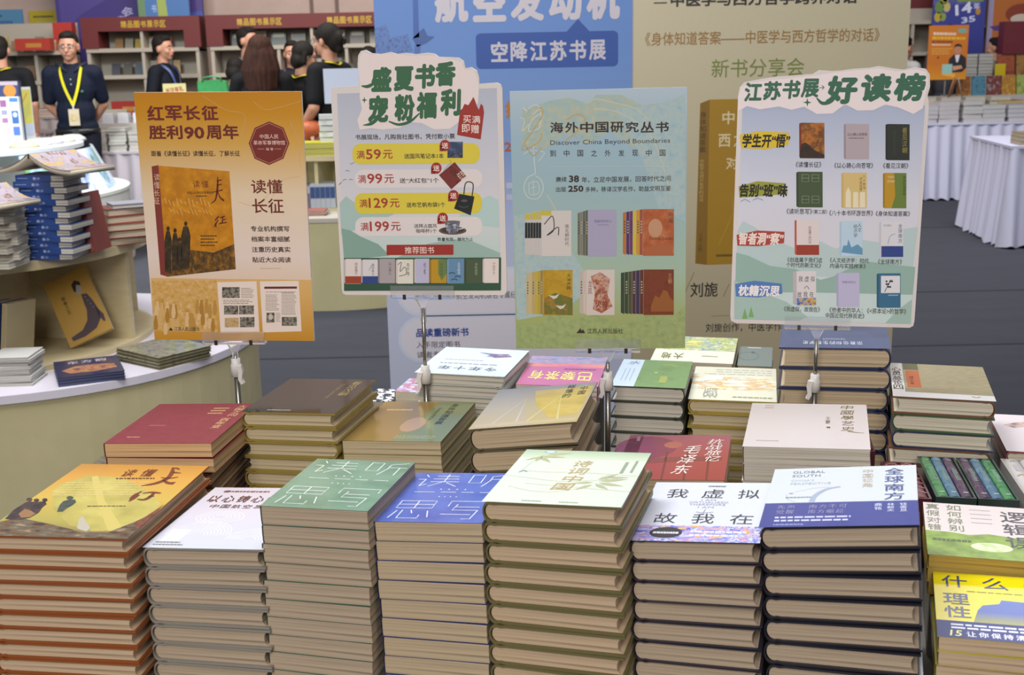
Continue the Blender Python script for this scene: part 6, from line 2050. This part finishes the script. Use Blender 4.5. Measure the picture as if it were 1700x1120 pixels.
# goods on the white top at the left
r = thing('table_sign', 'narrow white and yellow upright sign on the white island top', 'sign', (-3.84, 9.55, 0.90), (0, 0, rad(86)))
MB().box(-0.12, 0, 0.02, 0.12, 0.012, 0.42, plain('#c4c8cc', 0.35)).obj('panel', r)
MB().box(-0.13, -0.03, 0, 0.13, 0.045, 0.02, plain('#c4c8cc', 0.3)).obj('foot', r)
a = Art(0.24, 0.4, rough=0.4)
a.rect(0.06, 0.05, 0.94, 0.78, '#b8b45a', 1)
a.rect(0.06, 0.72, 0.94, 0.95, '#a8b4c8', 2)
a.stroke([(0.3, 0.3), (0.7, 0.12)], 0.012, '#b06a3c', 3, False)
for i in range(4):
    a.stroke([(0.2, 0.5 + 0.06 * i), (0.8, 0.3 + 0.06 * i)], 0.006, '#8d9a5c', 3, False)
a.done('sign_print', r, (-0.12, -0.001, 0.02), UP)
pk = thing('picture_box', 'white box with green, pink and blue pictures on the white island top', 'box', (-3.70, 8.85, 0.90), (0, 0, rad(14)))
MB().box(-0.2, 0, 0, 0.09, 0.1, 0.36, plain('#c8d0d4', 0.35)).obj('carton', pk)
a = Art(0.29, 0.36, rough=0.35)
a.rect(0.0, 0.05, 0.48, 0.62, '#8fa818', 1)
a.rect(0.55, 0.06, 0.7, 0.2, '#8d5a84', 1)
a.rect(0.56, 0.26, 0.7, 0.36, '#8d8aa0', 1)
a.rect(0.56, 0.42, 0.7, 0.52, '#9a6a8c', 1)
a.rect(0.78, 0.02, 0.98, 0.1, '#4a74b8', 1)
a.rect(0.8, 0.28, 0.96, 0.54, '#3a5f9a', 1)
a.ell(0.88, 0.36, 0.05, 0.05, '#c8d4dc', 2)
a.rect(0.8, 0.6, 0.96, 0.78, '#4a6ab0', 1)
a.rect(0.6, 0.6, 0.72, 0.9, '#b8a8b8', 1)
a.done('box_print', pk, (-0.2, -0.001, 0), UP)
pk = thing('picture_box', 'navy box with an orange badge behind the white picture box', 'box', (-3.86, 9.08, 0.90), (0, 0, rad(12)))
MB().box(-0.25, 0, 0, 0.16, 0.12, 0.47, plain('#34406a', 0.4)).obj('carton', pk)
a = Art(0.41, 0.47, rough=0.4)
a.rect(0, 0, 1, 0.06, '#a89aa8', 1)
a.bars(0.05, 0.12, 0.65, 0.22, 1, '#8d98c0', 2, 0.8, 0)
a.ell(0.85, 0.15, 0.11, 0.1, '#c08038', 2)
a.done('box_print', pk, (-0.25, -0.001, 0), UP)

# the cream one behind the orange sign
EX, EY = -1.10, 7.80
island('cream round display island between the orange and the cloud-topped signs', EX, EY, 0.86, 0.52, 0.56, 0.90, grainy('#b4ac82', '#bab28a', 5, 0.55), plain('#b8b0a4', 0.4), crm2, (-100, -60, 0, 60, 120, 180))
yl = plain('#b8b028', 0.4)
pile(-1.36, 7.30, 0.90, 0.30, 0.24, 0.016, 5, [yl, plain('#c0bc70', 0.4)], 'the yellow-edged pile on the island behind the signs', '#c8c468')
for i in range(5):
    o = MB().box(0, 0, 0, 0.032, 0.16, 0.14, plain('#6d6270', 0.45)).box(0.001, -0.0006, 0.09, 0.031, 0, 0.135, plain('#a8a0a8', 0.4))
    tag(o.obj('book', None, (-1.40 + 0.033 * i, 7.315, 0.58)), ('first', 'second', 'third', 'fourth', 'fifth')[i] + ' mauve spine from the left in the bay behind the signs', 'book', 'mauve spines in the bay')
for i in range(5):
    o = MB().box(0, 0, 0, 0.030, 0.16, 0.15, plain('#a8b0b8', 0.45)).box(0.001, -0.0006, 0.06, 0.029, 0, 0.13, plain('#2c4a7a', 0.4))
    tag(o.obj('book', None, (-1.232 + 0.031 * i, 7.295, 0.58)), ('first', 'second', 'third', 'fourth', 'fifth')[i] + ' blue and white spine from the left in the bay behind the signs', 'book', 'blue spines in the bay')
pile(-1.33, 7.06, 0.56, 0.22, 0.16, 0.010, 3, [plain('#a05a4c', 0.4), plain('#b09a94', 0.4)], 'the pinkish booklets on the island ledge behind the signs', '#b8a090', noun='booklet')
r = thing('screen', 'small white screen beside the cloud-shaped headline', 'screen', (-1.02, 7.75, 0.90))
MB().box(-0.16, 0, 0.30, 0.16, 0.02, 0.52, plain('#b8c0d4', 0.3)).obj('display', r)
MB().box(-0.02, 0.02, 0.01, 0.02, 0.04, 0.4, plain('#8d8d90', 0.4)).obj('neck', r)
MB().box(-0.1, -0.05, 0, 0.1, 0.09, 0.012, plain('#8d8d90', 0.4)).obj('foot', r)
fan = MB()
for i in range(7):
    fan.box(-0.07, -0.02 - 0.004 * (i % 2), 0.036 * i, 0.07 + 0.01 * (i % 2), 0.06, 0.036 * i + 0.030, plain('#ccd0d0', 0.5), Matrix.Rotation(0.12 * (-1) ** i, 4, 'Z'))
tag(fan.obj('paper_bundles', None, (-1.10, 7.42, 0.90)), 'white ruffled paper bundles standing left of the cloud-topped sign', 'paper bundles')
# a low counter behind the orange sign with a card and a green bag
r = thing('service_counter', 'plain counter hidden behind the orange sign', 'counter', (-2.31, 9.3, 0))
MB().box(-0.42, 0, 0, 0.42, 0.5, 1.14, plain('#9a9490', 0.5)).obj('body', r)
MB().box(-0.44, -0.02, 1.14, 0.44, 0.52, 1.165, plain('#a8a29c', 0.4)).obj('top', r)
r = thing('table_sign', 'small yellow card sign on the counter above the orange sign', 'sign', (-2.60, 9.4, 1.165))
MB().box(-0.09, 0, 0, 0.09, 0.012, 0.16, plain('#b0a878', 0.4)).obj('card', r)
a = Art(0.18, 0.16, rough=0.4)
a.full('#b4ac78')
a.text('关注有礼', 0.1, 0.16, 0.9, 0.44, '#8d3a2c', 4, 0.03, 0, 8)
for i in range(3):
    a.stroke([(0.1, 0.66 + 0.09 * i), (0.9, 0.54 + 0.09 * i)], 0.005, '#7d9a5c', 3, False)
a.done('sign_print', r, (-0.09, -0.001, 0), UP)
r = thing('shopping_bag', 'green shopping bag on the counter beside the yellow card sign', 'bag', (-2.29, 9.42, 1.165))
MB().prism([(-0.12, 0), (0.12, 0), (0.10, 0.17), (0.02, 0.185), (-0.12, 0.175)], -0.05, 0.05, grainy('#2c7a44', '#34884c', 20, 0.4)).obj('body', r, (0, 0, 0), UP)
MB().tube([(-0.08, -0.05, 0.17), (-0.07, -0.055, 0.2), (0.0, -0.055, 0.21), (0.06, -0.055, 0.2), (0.07, -0.05, 0.17)], 0.006, plain('#2c7a44', 0.4), 8).obj('handle', r)
# ------------------------------------------------------------------ people


class Flesh:
    """overlapping ellipsoids and tapered limbs, fused into one skin"""

    def __init__(s):
        s.bm = bmesh.new()

    def ball(s, c, r, rot=None, n=14):
        r = (r, r, r) if not isinstance(r, tuple) else r
        M = Matrix.Translation(c) @ (rot.to_matrix().to_4x4() if rot else Matrix.Identity(4)) @ Matrix.Diagonal((*r, 1))
        bmesh.ops.create_uvsphere(s.bm, u_segments=n, v_segments=max(6, n // 2 + 2), radius=1, matrix=M)
        return s

    def limb(s, a, b, ra, rb, flat=1.0):
        a, b = Vector(a), Vector(b)
        vs = []
        for c, r in ((a, ra), (b, rb)):
            q = bmesh.ops.create_uvsphere(s.bm, u_segments=12, v_segments=8, radius=r, matrix=Matrix.Translation(c) @ Matrix.Diagonal((1, flat, 1, 1)))
            vs += q['verts']
        e = bmesh.ops.convex_hull(s.bm, input=vs)
        junk = [g for g in e['geom_interior'] if isinstance(g, bmesh.types.BMVert)]
        bmesh.ops.delete(s.bm, geom=junk, context='VERTS')
        return s

    def chain(s, pts, rs, flat=1.0):
        for i in range(len(pts) - 1):
            s.limb(pts[i], pts[i + 1], rs[i], rs[i + 1], flat)
        return s

    def obj(s, name, m, parent, voxel=0.011, smooth=3, cut=None):
        me = bpy.data.meshes.new(name)
        s.bm.to_mesh(me)
        s.bm.free()
        me.materials.append(m)
        tmp = bpy.data.objects.new('tmp', me)
        col.objects.link(tmp)
        r = tmp.modifiers.new('r', 'REMESH')
        r.mode = 'VOXEL'
        r.voxel_size = voxel
        k = tmp.modifiers.new('s', 'SMOOTH')
        k.iterations = smooth
        k.factor = 0.5
        dg = bpy.context.evaluated_depsgraph_get()
        out = bpy.data.meshes.new_from_object(tmp.evaluated_get(dg))
        bpy.data.objects.remove(tmp)
        if cut:                               # trim hems: keep what lies on the inner side of each plane
            b = bmesh.new()
            b.from_mesh(out)
            for co, no in cut:
                bmesh.ops.bisect_plane(b, geom=b.verts[:] + b.edges[:] + b.faces[:], plane_co=co, plane_no=no, clear_outer=True)
            b.to_mesh(out)
            b.free()
        for p in out.polygons:
            p.use_smooth = True
        out.name = name
        return link(name, out, parent)


SK = grainy('#a8775c', '#b0806a', 12, 0.55)
HAIR_ = {'black': grainy('#14110f', '#1f1a17', 60, 0.7, (1, 1, 0.15)), 'brown': grainy('#2a1712', '#3a221a', 60, 0.75, (1, 1, 0.12)), 'grey': grainy('#2a2624', '#3a3632', 80, 0.7, (1, 1, 0.2))}

HAIR = HAIR_
for h_ in HAIR.values():
    h_.node_tree.nodes['Principled BSDF'].inputs['Specular IOR Level'].default_value = 0.15


def hand(f, wrist, d, side, n, curl=0.5):
    """palm, four unequal bent fingers and a thumb leaving the side of the palm"""
    w, d, n = Vector(wrist), Vector(d).normalized(), Vector(n).normalized()
    sd = d.cross(n).normalized() * side
    f.limb(w, w + d * 0.045, 0.024, 0.026)
    f.limb(w + d * 0.05 - sd * 0.022, w + d * 0.085 - sd * 0.026, 0.018, 0.014)
    f.limb(w + d * 0.05 + sd * 0.018, w + d * 0.085 + sd * 0.024, 0.018, 0.014)
    for i, L in enumerate((0.070, 0.080, 0.074, 0.058)):
        o = sd * (0.030 - 0.020 * i)
        a = w + d * 0.085 + o
        b = a + (d + n * curl * 0.6).normalized() * L * 0.5 + o * 0.15
        c = b + (d + n * curl * 1.8).normalized() * L * 0.5
        f.chain([a, b, c], [0.0105, 0.0095, 0.008])
    a = w + d * 0.025 + sd * 0.028
    b = a + (d * 0.5 + sd * 0.7 + n * 0.3).normalized() * 0.035
    f.chain([a, b, b + (d * 0.8 + sd * 0.3 + n * 0.4).normalized() * 0.030], [0.014, 0.012, 0.009])


def person(label, loc, rz, h=1.72, shirt='#16171d', trouser='#15171f', hair='black', style='short', armL=None, armR=None, skirt_=None, sleeve=True, head_turn=0.0, head_tilt=0.0,
           lanyard=None, badge=False, glasses=False, mask=False, lean=0.0, wide=1.0, stripes=None, simple=False):
    k = h / 1.72
    r = thing('person', label, 'person', loc, (0, 0, rad(rz)))
    r.scale = (k, k, k)
    lr = rad(lean)

    def L(p):                                  # lean of the trunk about the hips
        x, y, z = p
        dz = z - 0.95
        return (x, y - dz * math.sin(lr), 0.95 + dz * math.cos(lr)) if dz > 0 else p
    HT = Matrix.Translation(L((0, -0.012, 1.49))) @ Euler((rad(head_tilt) + lr * 0.4, 0, rad(head_turn))).to_matrix().to_4x4()

    def hp(x, y, z):
        return HT @ Vector((x, y, z))
    hr = Euler((rad(head_tilt) + lr * 0.4, 0, rad(head_turn)))
    armL = armL or ((0.235, 0.03, 1.14), (0.225, -0.06, 0.90))
    armR = armR or ((-0.235, 0.03, 1.14), (-0.225, -0.06, 0.90))
    f = Flesh()
    W = wide
    f.ball(L((0, 0, 1.27)), (0.155 * W, 0.105, 0.19)).ball(L((0, -0.005, 1.07)), (0.135 * W, 0.10, 0.17)).ball((0, 0.0, 0.94), (0.155 * W, 0.11, 0.12))
    f.limb(L((-0.15 * W, 0.005, 1.40)), L((0.15 * W, 0.005, 1.40)), 0.055, 0.055)
    f.limb(L((0, 0.012, 1.40)), hp(0, 0.012, 0.045), 0.062, 0.052)
    for sx in (-1, 1):
        f.chain([(0.085 * sx, 0, 0.92), (0.09 * sx, -0.01, 0.50), (0.095 * sx, 0.015, 0.09)], [0.088, 0.056, 0.040])
        f.limb((0.095 * sx, 0.02, 0.05), (0.105 * sx, -0.13, 0.035), 0.042, 0.032)
    for sx, (el, wr) in ((1, armL), (-1, armR)):
        sh = L((0.172 * W * sx, 0.005, 1.385))
        f.chain([sh, L(el), L(wr)], [0.052, 0.041, 0.028])
        d = Vector(L(wr)) - Vector(L(el))
        hand(f, L(wr), d, sx, (-sx, -0.3, 0), 0.5)
    # head with brow, nose, cheeks, jaw, ears
    f.ball(hp(0, 0.005, 0.135), (0.074, 0.092, 0.098), hr, 18)
    f.ball(hp(0, -0.022, 0.075), (0.060, 0.066, 0.070), hr)
    f.ball(hp(0, -0.055, 0.030), (0.030, 0.028, 0.024), hr)
    f.limb(hp(0, -0.082, 0.122), hp(0, -0.100, 0.088), 0.010, 0.015)
    f.limb(hp(-0.045, -0.068, 0.139), hp(0.045, -0.068, 0.139), 0.014, 0.014)
    for sx in (-1, 1):
        f.ball(hp(0.040 * sx, -0.06, 0.085), (0.024, 0.022, 0.026), hr)
        f.ball(hp(0.077 * sx, 0.012, 0.105), (0.012, 0.020, 0.032), hr)
    f.limb(hp(-0.018, -0.082, 0.056), hp(0.018, -0.082, 0.056), 0.010, 0.010)
    f.obj('body', SK, r, 0.0075 if not simple else 0.010, 3)
    # eyes, brows, mouth
    for sx in (-1, 1):
        e = Flesh().ball(hp(0.031 * sx, -0.0815, 0.117), (0.014, 0.007, 0.0065), hr, 10)
        e.obj('eye', plain('#c4b8b0', 0.3), r, 0.003, 0)
        e = Flesh().ball(hp(0.031 * sx, -0.0875, 0.117), (0.0062, 0.003, 0.0062), hr, 8)
        e.obj('iris', plain('#120e0c', 0.2), r, 0.0015, 0)
        e = Flesh().limb(hp(0.015 * sx, -0.086, 0.139), hp(0.05 * sx, -0.074, 0.143), 0.0045, 0.003)
        e.obj('eyebrow', HAIR['black'], r, 0.0025, 0)
    e = Flesh().ball(hp(0, -0.0905, 0.056), (0.023, 0.005, 0.006), hr, 10)
    e.obj('mouth', plain('#8a4a42', 0.45), r, 0.0025, 0)
    # hair
    q = Flesh()
    if style == 'short':
        q.ball(hp(0, 0.022, 0.162), (0.080, 0.090, 0.082), hr, 18).ball(hp(0, 0.045, 0.115), (0.072, 0.062, 0.085), hr).ball(hp(0, -0.025, 0.205), (0.062, 0.055, 0.036), hr)
        cut = [(hp(0, 0.03, 0.045), HT.to_3x3() @ Vector((0, -0.5, -1)))]
    elif style == 'long':
        q.ball(hp(0, 0.02, 0.150), (0.095, 0.10, 0.098), hr, 18)
        for i in range(15):                    # strands falling over the back and shoulders
            t = rad(-18 + 216 * i / 14)
            cx, cy = math.cos(t), math.sin(t)
            jt = 0.006 * math.sin(i * 2.4)
            q.chain([hp(0.055 * cx, 0.02 + 0.05 * cy, 0.185), hp((0.098 + jt) * cx, 0.02 + (0.086 + jt) * cy, 0.09), hp((0.125 + jt) * cx, 0.035 + 0.085 * cy, -0.03), hp((0.118 + jt) * cx, 0.05 + 0.075 * cy, -0.15 - 0.03 * cy + jt)], [0.03, 0.026, 0.025, 0.014])
        q.ball(hp(0, 0.06, 0.03), (0.10, 0.06, 0.12), hr)
        cut = None
    elif style == 'bob':
        q.ball(hp(0, 0.02, 0.150), (0.088, 0.096, 0.092), hr, 18).ball(hp(0, 0.05, 0.075), (0.082, 0.066, 0.075), hr).limb(hp(0.07, 0.02, 0.13), hp(0.076, 0.02, 0.06), 0.026, 0.022).limb(hp(-0.07, 0.02, 0.13), hp(-0.076, 0.02, 0.06), 0.026, 0.022)
        cut = None
    else:                                       # pinned up with a claw
        q.ball(hp(0, 0.02, 0.152), (0.088, 0.098, 0.094), hr, 18).ball(hp(0, 0.075, 0.115), (0.066, 0.062, 0.085), hr).ball(hp(0, 0.118, 0.125), (0.042, 0.036, 0.055), hr).ball(hp(0, 0.11, 0.06), (0.036, 0.03, 0.04), hr)
        q.limb(hp(0.04, -0.075, 0.18), hp(0.078, -0.02, 0.12), 0.012, 0.010).limb(hp(-0.04, -0.075, 0.18), hp(-0.078, -0.02, 0.12), 0.012, 0.010)
        cut = None
    q.obj('hair', HAIR[hair], r, 0.008, 3, cut)
    if style == 'pinned':
        c = MB()
        for i in range(4):
            c.tube([hp(-0.012 + 0.008 * i, 0.150, 0.155), hp(-0.012 + 0.008 * i, 0.162, 0.12), hp(-0.012 + 0.008 * i, 0.150, 0.085)], 0.004, plain('#1a1716', 0.25), 6)
        c.obj('hair_claw', r)
    # shirt
    mt = stripes or plain(shirt, 0.8, spec=0.2)
    q = Flesh()
    q.ball(L((0, 0, 1.27)), (0.172 * W, 0.122, 0.185)).ball(L((0, -0.008, 1.07)), (0.155 * W, 0.122, 0.18)).limb(L((-0.155 * W, 0.005, 1.395)), L((0.155 * W, 0.005, 1.395)), 0.066, 0.066)
    q.ball((0, 0, 0.95), (0.168 * W, 0.124, 0.10)).limb(L((0, 0.012, 1.40)), L((0, 0.01, 1.452)), 0.078, 0.066)
    for sx, (el, wr) in ((1, armL), (-1, armR)):
        sh = Vector(L((0.172 * W * sx, 0.005, 1.385)))
        e_ = Vector(L(el))
        q.limb(sh, sh.lerp(e_, 0.78 if sleeve is True else 1.0), 0.068, 0.060)
        if sleeve == 'long':
            q.limb(e_, Vector(L(wr)).lerp(e_, 0.05), 0.056, 0.044)
    q.obj('shirt', mt, r, 0.011, 4, [((0, 0, 0.89), (0, 0, -1)), (L((0, 0, 1.472)), (0, 0.25, 1))])
    # legs
    if skirt_:
        q = Flesh()
        q.limb((0, 0, 0.95), (0, 0.01, 0.40), 0.15, 0.20, 0.8)
        q.obj('skirt', plain(skirt_, 0.8, spec=0.2), r, 0.012, 3, [((0, 0, 0.42), (0, 0, -1)), ((0, 0, 0.99), (0, 0, 1))])
    else:
        q = Flesh()
        q.ball((0, 0, 0.93), (0.162 * W, 0.118, 0.10))
        for sx in (-1, 1):
            q.chain([(0.085 * sx, 0, 0.90), (0.092 * sx, -0.005, 0.50), (0.096 * sx, 0.015, 0.07)], [0.098, 0.075, 0.062])
        q.obj('trousers', plain(trouser, 0.8, spec=0.2), r, 0.012, 3, [((0, 0, 0.05), (0, 0, -1))])
    for sx in (-1, 1):
        q = Flesh()
        q.limb((0.096 * sx, 0.035, 0.045), (0.106 * sx, -0.145, 0.036), 0.048, 0.040)
        q.obj('shoe', plain('#1d1b1c', 0.4), r, 0.011, 2, [((0, 0, 0.0), (0, 0, -1))])
    if lanyard:
        ly = plain(lanyard, 0.5)
        m = MB()
        if lean == 99:
            pass
        pts = [L((0.0, 0.085, 1.435)), L((0.06, 0.06, 1.452)), L((0.082, -0.02, 1.452)), L((0.078, -0.10, 1.395)), L((0.05, -0.138, 1.27)), L((0.0, -0.142, 1.13))]
        for sx in (1, -1):
            P = [Vector((p[0] * sx, p[1], p[2])) for p in pts]
            P = [Vector(v) for v in catmull(P, 5)]
            v, fc = [], []
            for i, p in enumerate(P):
                t = (P[min(i + 1, len(P) - 1)] - P[max(i - 1, 0)]).normalized()
                out = Vector((p.x, p.y + 0.001, 0.25 * (1 if i < 12 else 0))).normalized()
                s_ = t.cross(out).normalized() * 0.011
                v += [p - s_, p + s_, p + s_ + out * 0.003, p - s_ + out * 0.003]
            for i in range(len(P) - 1):
                a_ = 4 * i
                for c_ in range(4):
                    fc.append((a_ + c_, a_ + (c_ + 1) % 4, a_ + 4 + (c_ + 1) % 4, a_ + 4 + c_))
            m.add(v, fc, ly)
        m.obj('lanyard', r)
        if badge:
            bz = L((0, -0.142, 1.13))
            m = MB()
            m.box(-0.042, bz[1] - 0.006, bz[2] - 0.165, 0.042, bz[1] - 0.002, bz[2] - 0.03, plain('#b4a890', 0.3))
            m.box(-0.03, bz[1] - 0.0068, bz[2] - 0.13, 0.03, bz[1] - 0.006, bz[2] - 0.07, mottle(('#a08a50', '#b8ac90'), 40))
            m.box(-0.006, bz[1] - 0.005, bz[2] - 0.03, 0.006, bz[1] - 0.001, bz[2] + 0.005, plain('#b8bcc4', 0.3))
            m.obj('name_badge', r)
    if glasses:
        m = MB()
        gm = plain('#6d6a68', 0.2, metal=0.6)
        for sx in (-1, 1):
            m.tube([hp(0.033 * sx + 0.025 * math.cos(t), -0.096 + 0.1 * abs(0.0), 0.114 + 0.018 * math.sin(t)) for t in [x * PI / 8 for x in range(17)]], 0.0018, gm, 6, False)
            m.tube([hp(0.058 * sx, -0.094, 0.118), hp(0.078 * sx, -0.04, 0.118), hp(0.084 * sx, 0.012, 0.116)], 0.0018, gm, 6)
        m.tube([hp(-0.008, -0.099, 0.118), hp(0.008, -0.099, 0.118)], 0.0018, gm, 6)
        m.obj('glasses', r)
    return r


behind = (((0.218, 0.09, 1.13), (0.08, 0.18, 0.94)), ((-0.218, 0.09, 1.13), (-0.08, 0.165, 0.93)))
front = (((0.235, -0.02, 1.15), (0.10, -0.24, 1.12)), ((-0.235, -0.02, 1.15), (-0.10, -0.24, 1.10)))

p1 = person('man in a dark navy polo shirt with glasses and yellow lanyard, hands behind his back', (-3.70, 10.28, 0), 12, 1.755, '#0f1526', '#10131e', 'black', 'short', behind[0], behind[1], lanyard='#c8bc14', badge=True, glasses=True,
            head_turn=-6, head_tilt=4, wide=1.04, lean=4)
cl_ = MB()
cl_.tube([(0.118, -0.02, 1.47), (0.085, -0.075, 1.45), (0.03, -0.115, 1.40)], [0.012, 0.016, 0.006], plain('#0d1220', 0.8), 8).tube([(-0.118, -0.02, 1.47), (-0.085, -0.075, 1.45), (-0.03, -0.115, 1.40)], [0.012, 0.016, 0.006], plain('#0d1220', 0.8), 8)
cl_.obj('collar', p1)
m = MB()
for z in (1.34, 1.30):
    m.box(-0.004, -0.152, z - 0.004, 0.004, -0.146, z + 0.004, plain('#b0b0b8', 0.4))
m.obj('button', p1)
MB().box(0.07, -0.142, 1.235, 0.09, -0.136, 1.25, plain('#3a6a4a', 0.5)).obj('chest_emblem', p1)
MB().lathe([(0.186, -0.017), (0.192, -0.017), (0.192, 0.017), (0.186, 0.017), (0.186, -0.017)], plain('#14110f', 0.4), 32, (0, 0, 0)).obj('belt', p1, (0, 0, 0.915)).scale = (0.95, 0.72, 1)
MB().box(-0.025, -0.150, 0.895, 0.025, -0.140, 0.935, plain('#4a4844', 0.3, metal=0.7)).obj('belt_buckle', p1)
person('person in black with a yellow lanyard seen from behind, cut by the left edge', (-3.82, 8.1 + 1.9, 0), 195, 1.74, '#101013', '#101014', 'black', 'short', lanyard='#b8ac20', wide=1.12).location = (-4.46, 10.66, 0)
person('man in profile in dark navy with a blue lanyard by the left bookcase', (-3.30, 11.62, 0), 78, 1.74, '#10131c', '#12131a', 'black', 'short', ((0.22, -0.06, 1.14), (0.14, -0.22, 1.02)), None, lanyard='#3a4a7a', simple=True)
person('woman with long brown hair in black seen from behind', (-1.82, 8.95, 0), 186, 1.66, '#0d0d10', '#121217', 'brown', 'long', *front, wide=1.02)
person('person with short black hair, glasses and yellow lanyard bending their head, in black', (-1.58, 9.30, 0), 150, 1.62, '#0d0d10', '#121217', 'black', 'bob', *front, lanyard='#b8ac20', glasses=True, head_turn=-35, head_tilt=12)
p6 = person('woman in a black shirt and grey skirt with pinned-up hair and glasses, facing left', (-1.29, 8.78, 0), -118, 1.73, '#0d0d10', '#8a8a88', 'black', 'pinned', ((0.235, 0.02, 1.14), (0.16, -0.16, 0.98)), ((-0.235, 0.02, 1.14), (-0.16, -0.16, 0.98)),
            skirt_='#77756f', lanyard='#b8ac20', glasses=True)
bag = Flesh()
bag.ball((-0.06, 0, -0.02), (0.10, 0.05, 0.075)).ball((0.04, 0, 0.02), (0.09, 0.05, 0.06))
bg_ = bag.obj('waist_bag', grainy('#a84a1c', '#b05a2c', 30, 0.5), None, 0.009, 3)
bg_.location = (-1.46, 8.62, 0.98)
tag(bg_, 'orange waist bag held by the woman in the grey skirt', 'bag')
person('man in a striped grey shirt in profile far behind the long-haired woman', (-2.48, 11.6, 0), 70, 1.80, '#55524e', '#2a2a30', 'black', 'short', *front, simple=True, stripes=mottle(('#4a4844', '#6d6a64'), 30, stretch=(1, 1, 6)))
person('person with dark bobbed hair bowing beside the green bag', (-2.40, 10.6, 0), 160, 1.52, '#5d5850', '#2a2a30', 'black', 'bob', *front, simple=True, head_tilt=18)
person('person in dark clothes with a blue lanyard facing the camera between two women in black', (-1.98, 11.2, 0), 10, 1.66, '#1a1b22', '#1a1b22', 'black', 'short', *front, simple=True, lanyard='#4a5a8a')
person('dark-haired person far behind the woman with glasses', (-1.72, 11.9, 0), 185, 1.72, '#4a4644', '#222226', 'black', 'short', simple=True)
person('dark-haired person half hidden at the blue banner edge', (-1.30, 11.4, 0), 200, 1.60, '#1a1a1e', '#1a1a1e', 'black', 'bob', simple=True)
person('person in a white shirt behind the orange poster', (4.33, 13.12, 0), 120, 1.60, '#b0acac', '#2a2a30', 'black', 'short', simple=True)
person('dark-haired person whose head shows above the orange poster', (4.80, 13.1, 0), 170, 1.72, '#3a3a40', '#2a2a30', 'black', 'short', simple=True)
person('person in pale clothes reading behind the tall teal piles', (5.36, 13.2, 0), 230, 1.58, '#8d8274', '#3a3a40', 'black', 'short', *front, simple=True)

# ------------------------------------------------------------------ past three hundred books: the farthest, smallest ones become one mass
bks = [o for o in col.objects if o.get('category') == 'book']
far = sorted((o for o in bks if o.type == 'MESH' and o.location.y > 10.5 and not o.children), key=lambda o: -(o.location.y + 3 * (o.location.x < -4.3)))
extra = far[:max(0, len(bks) - 298)]
if extra:
    m = MB()
    for o in extra:
        me, M = o.data, Matrix.Translation(o.location) @ o.rotation_euler.to_matrix().to_4x4()
        for mi in range(len(me.materials)):
            idx = [p for p in me.polygons if p.material_index == mi]
            m.add([v.co for v in me.vertices], [tuple(p.vertices) for p in idx], me.materials[mi], False, M)
    for o in extra:
        bpy.data.objects.remove(o)
    o = m.obj('books')
    tag(o, 'small blurred books filling the farthest shelves and tables of the hall', 'books')
    o['kind'] = 'stuff'
for o in col.objects:
    if o.get('label') and len(o['label'].split()) > 16:
        print('LONG', len(o['label'].split()), o['label'])
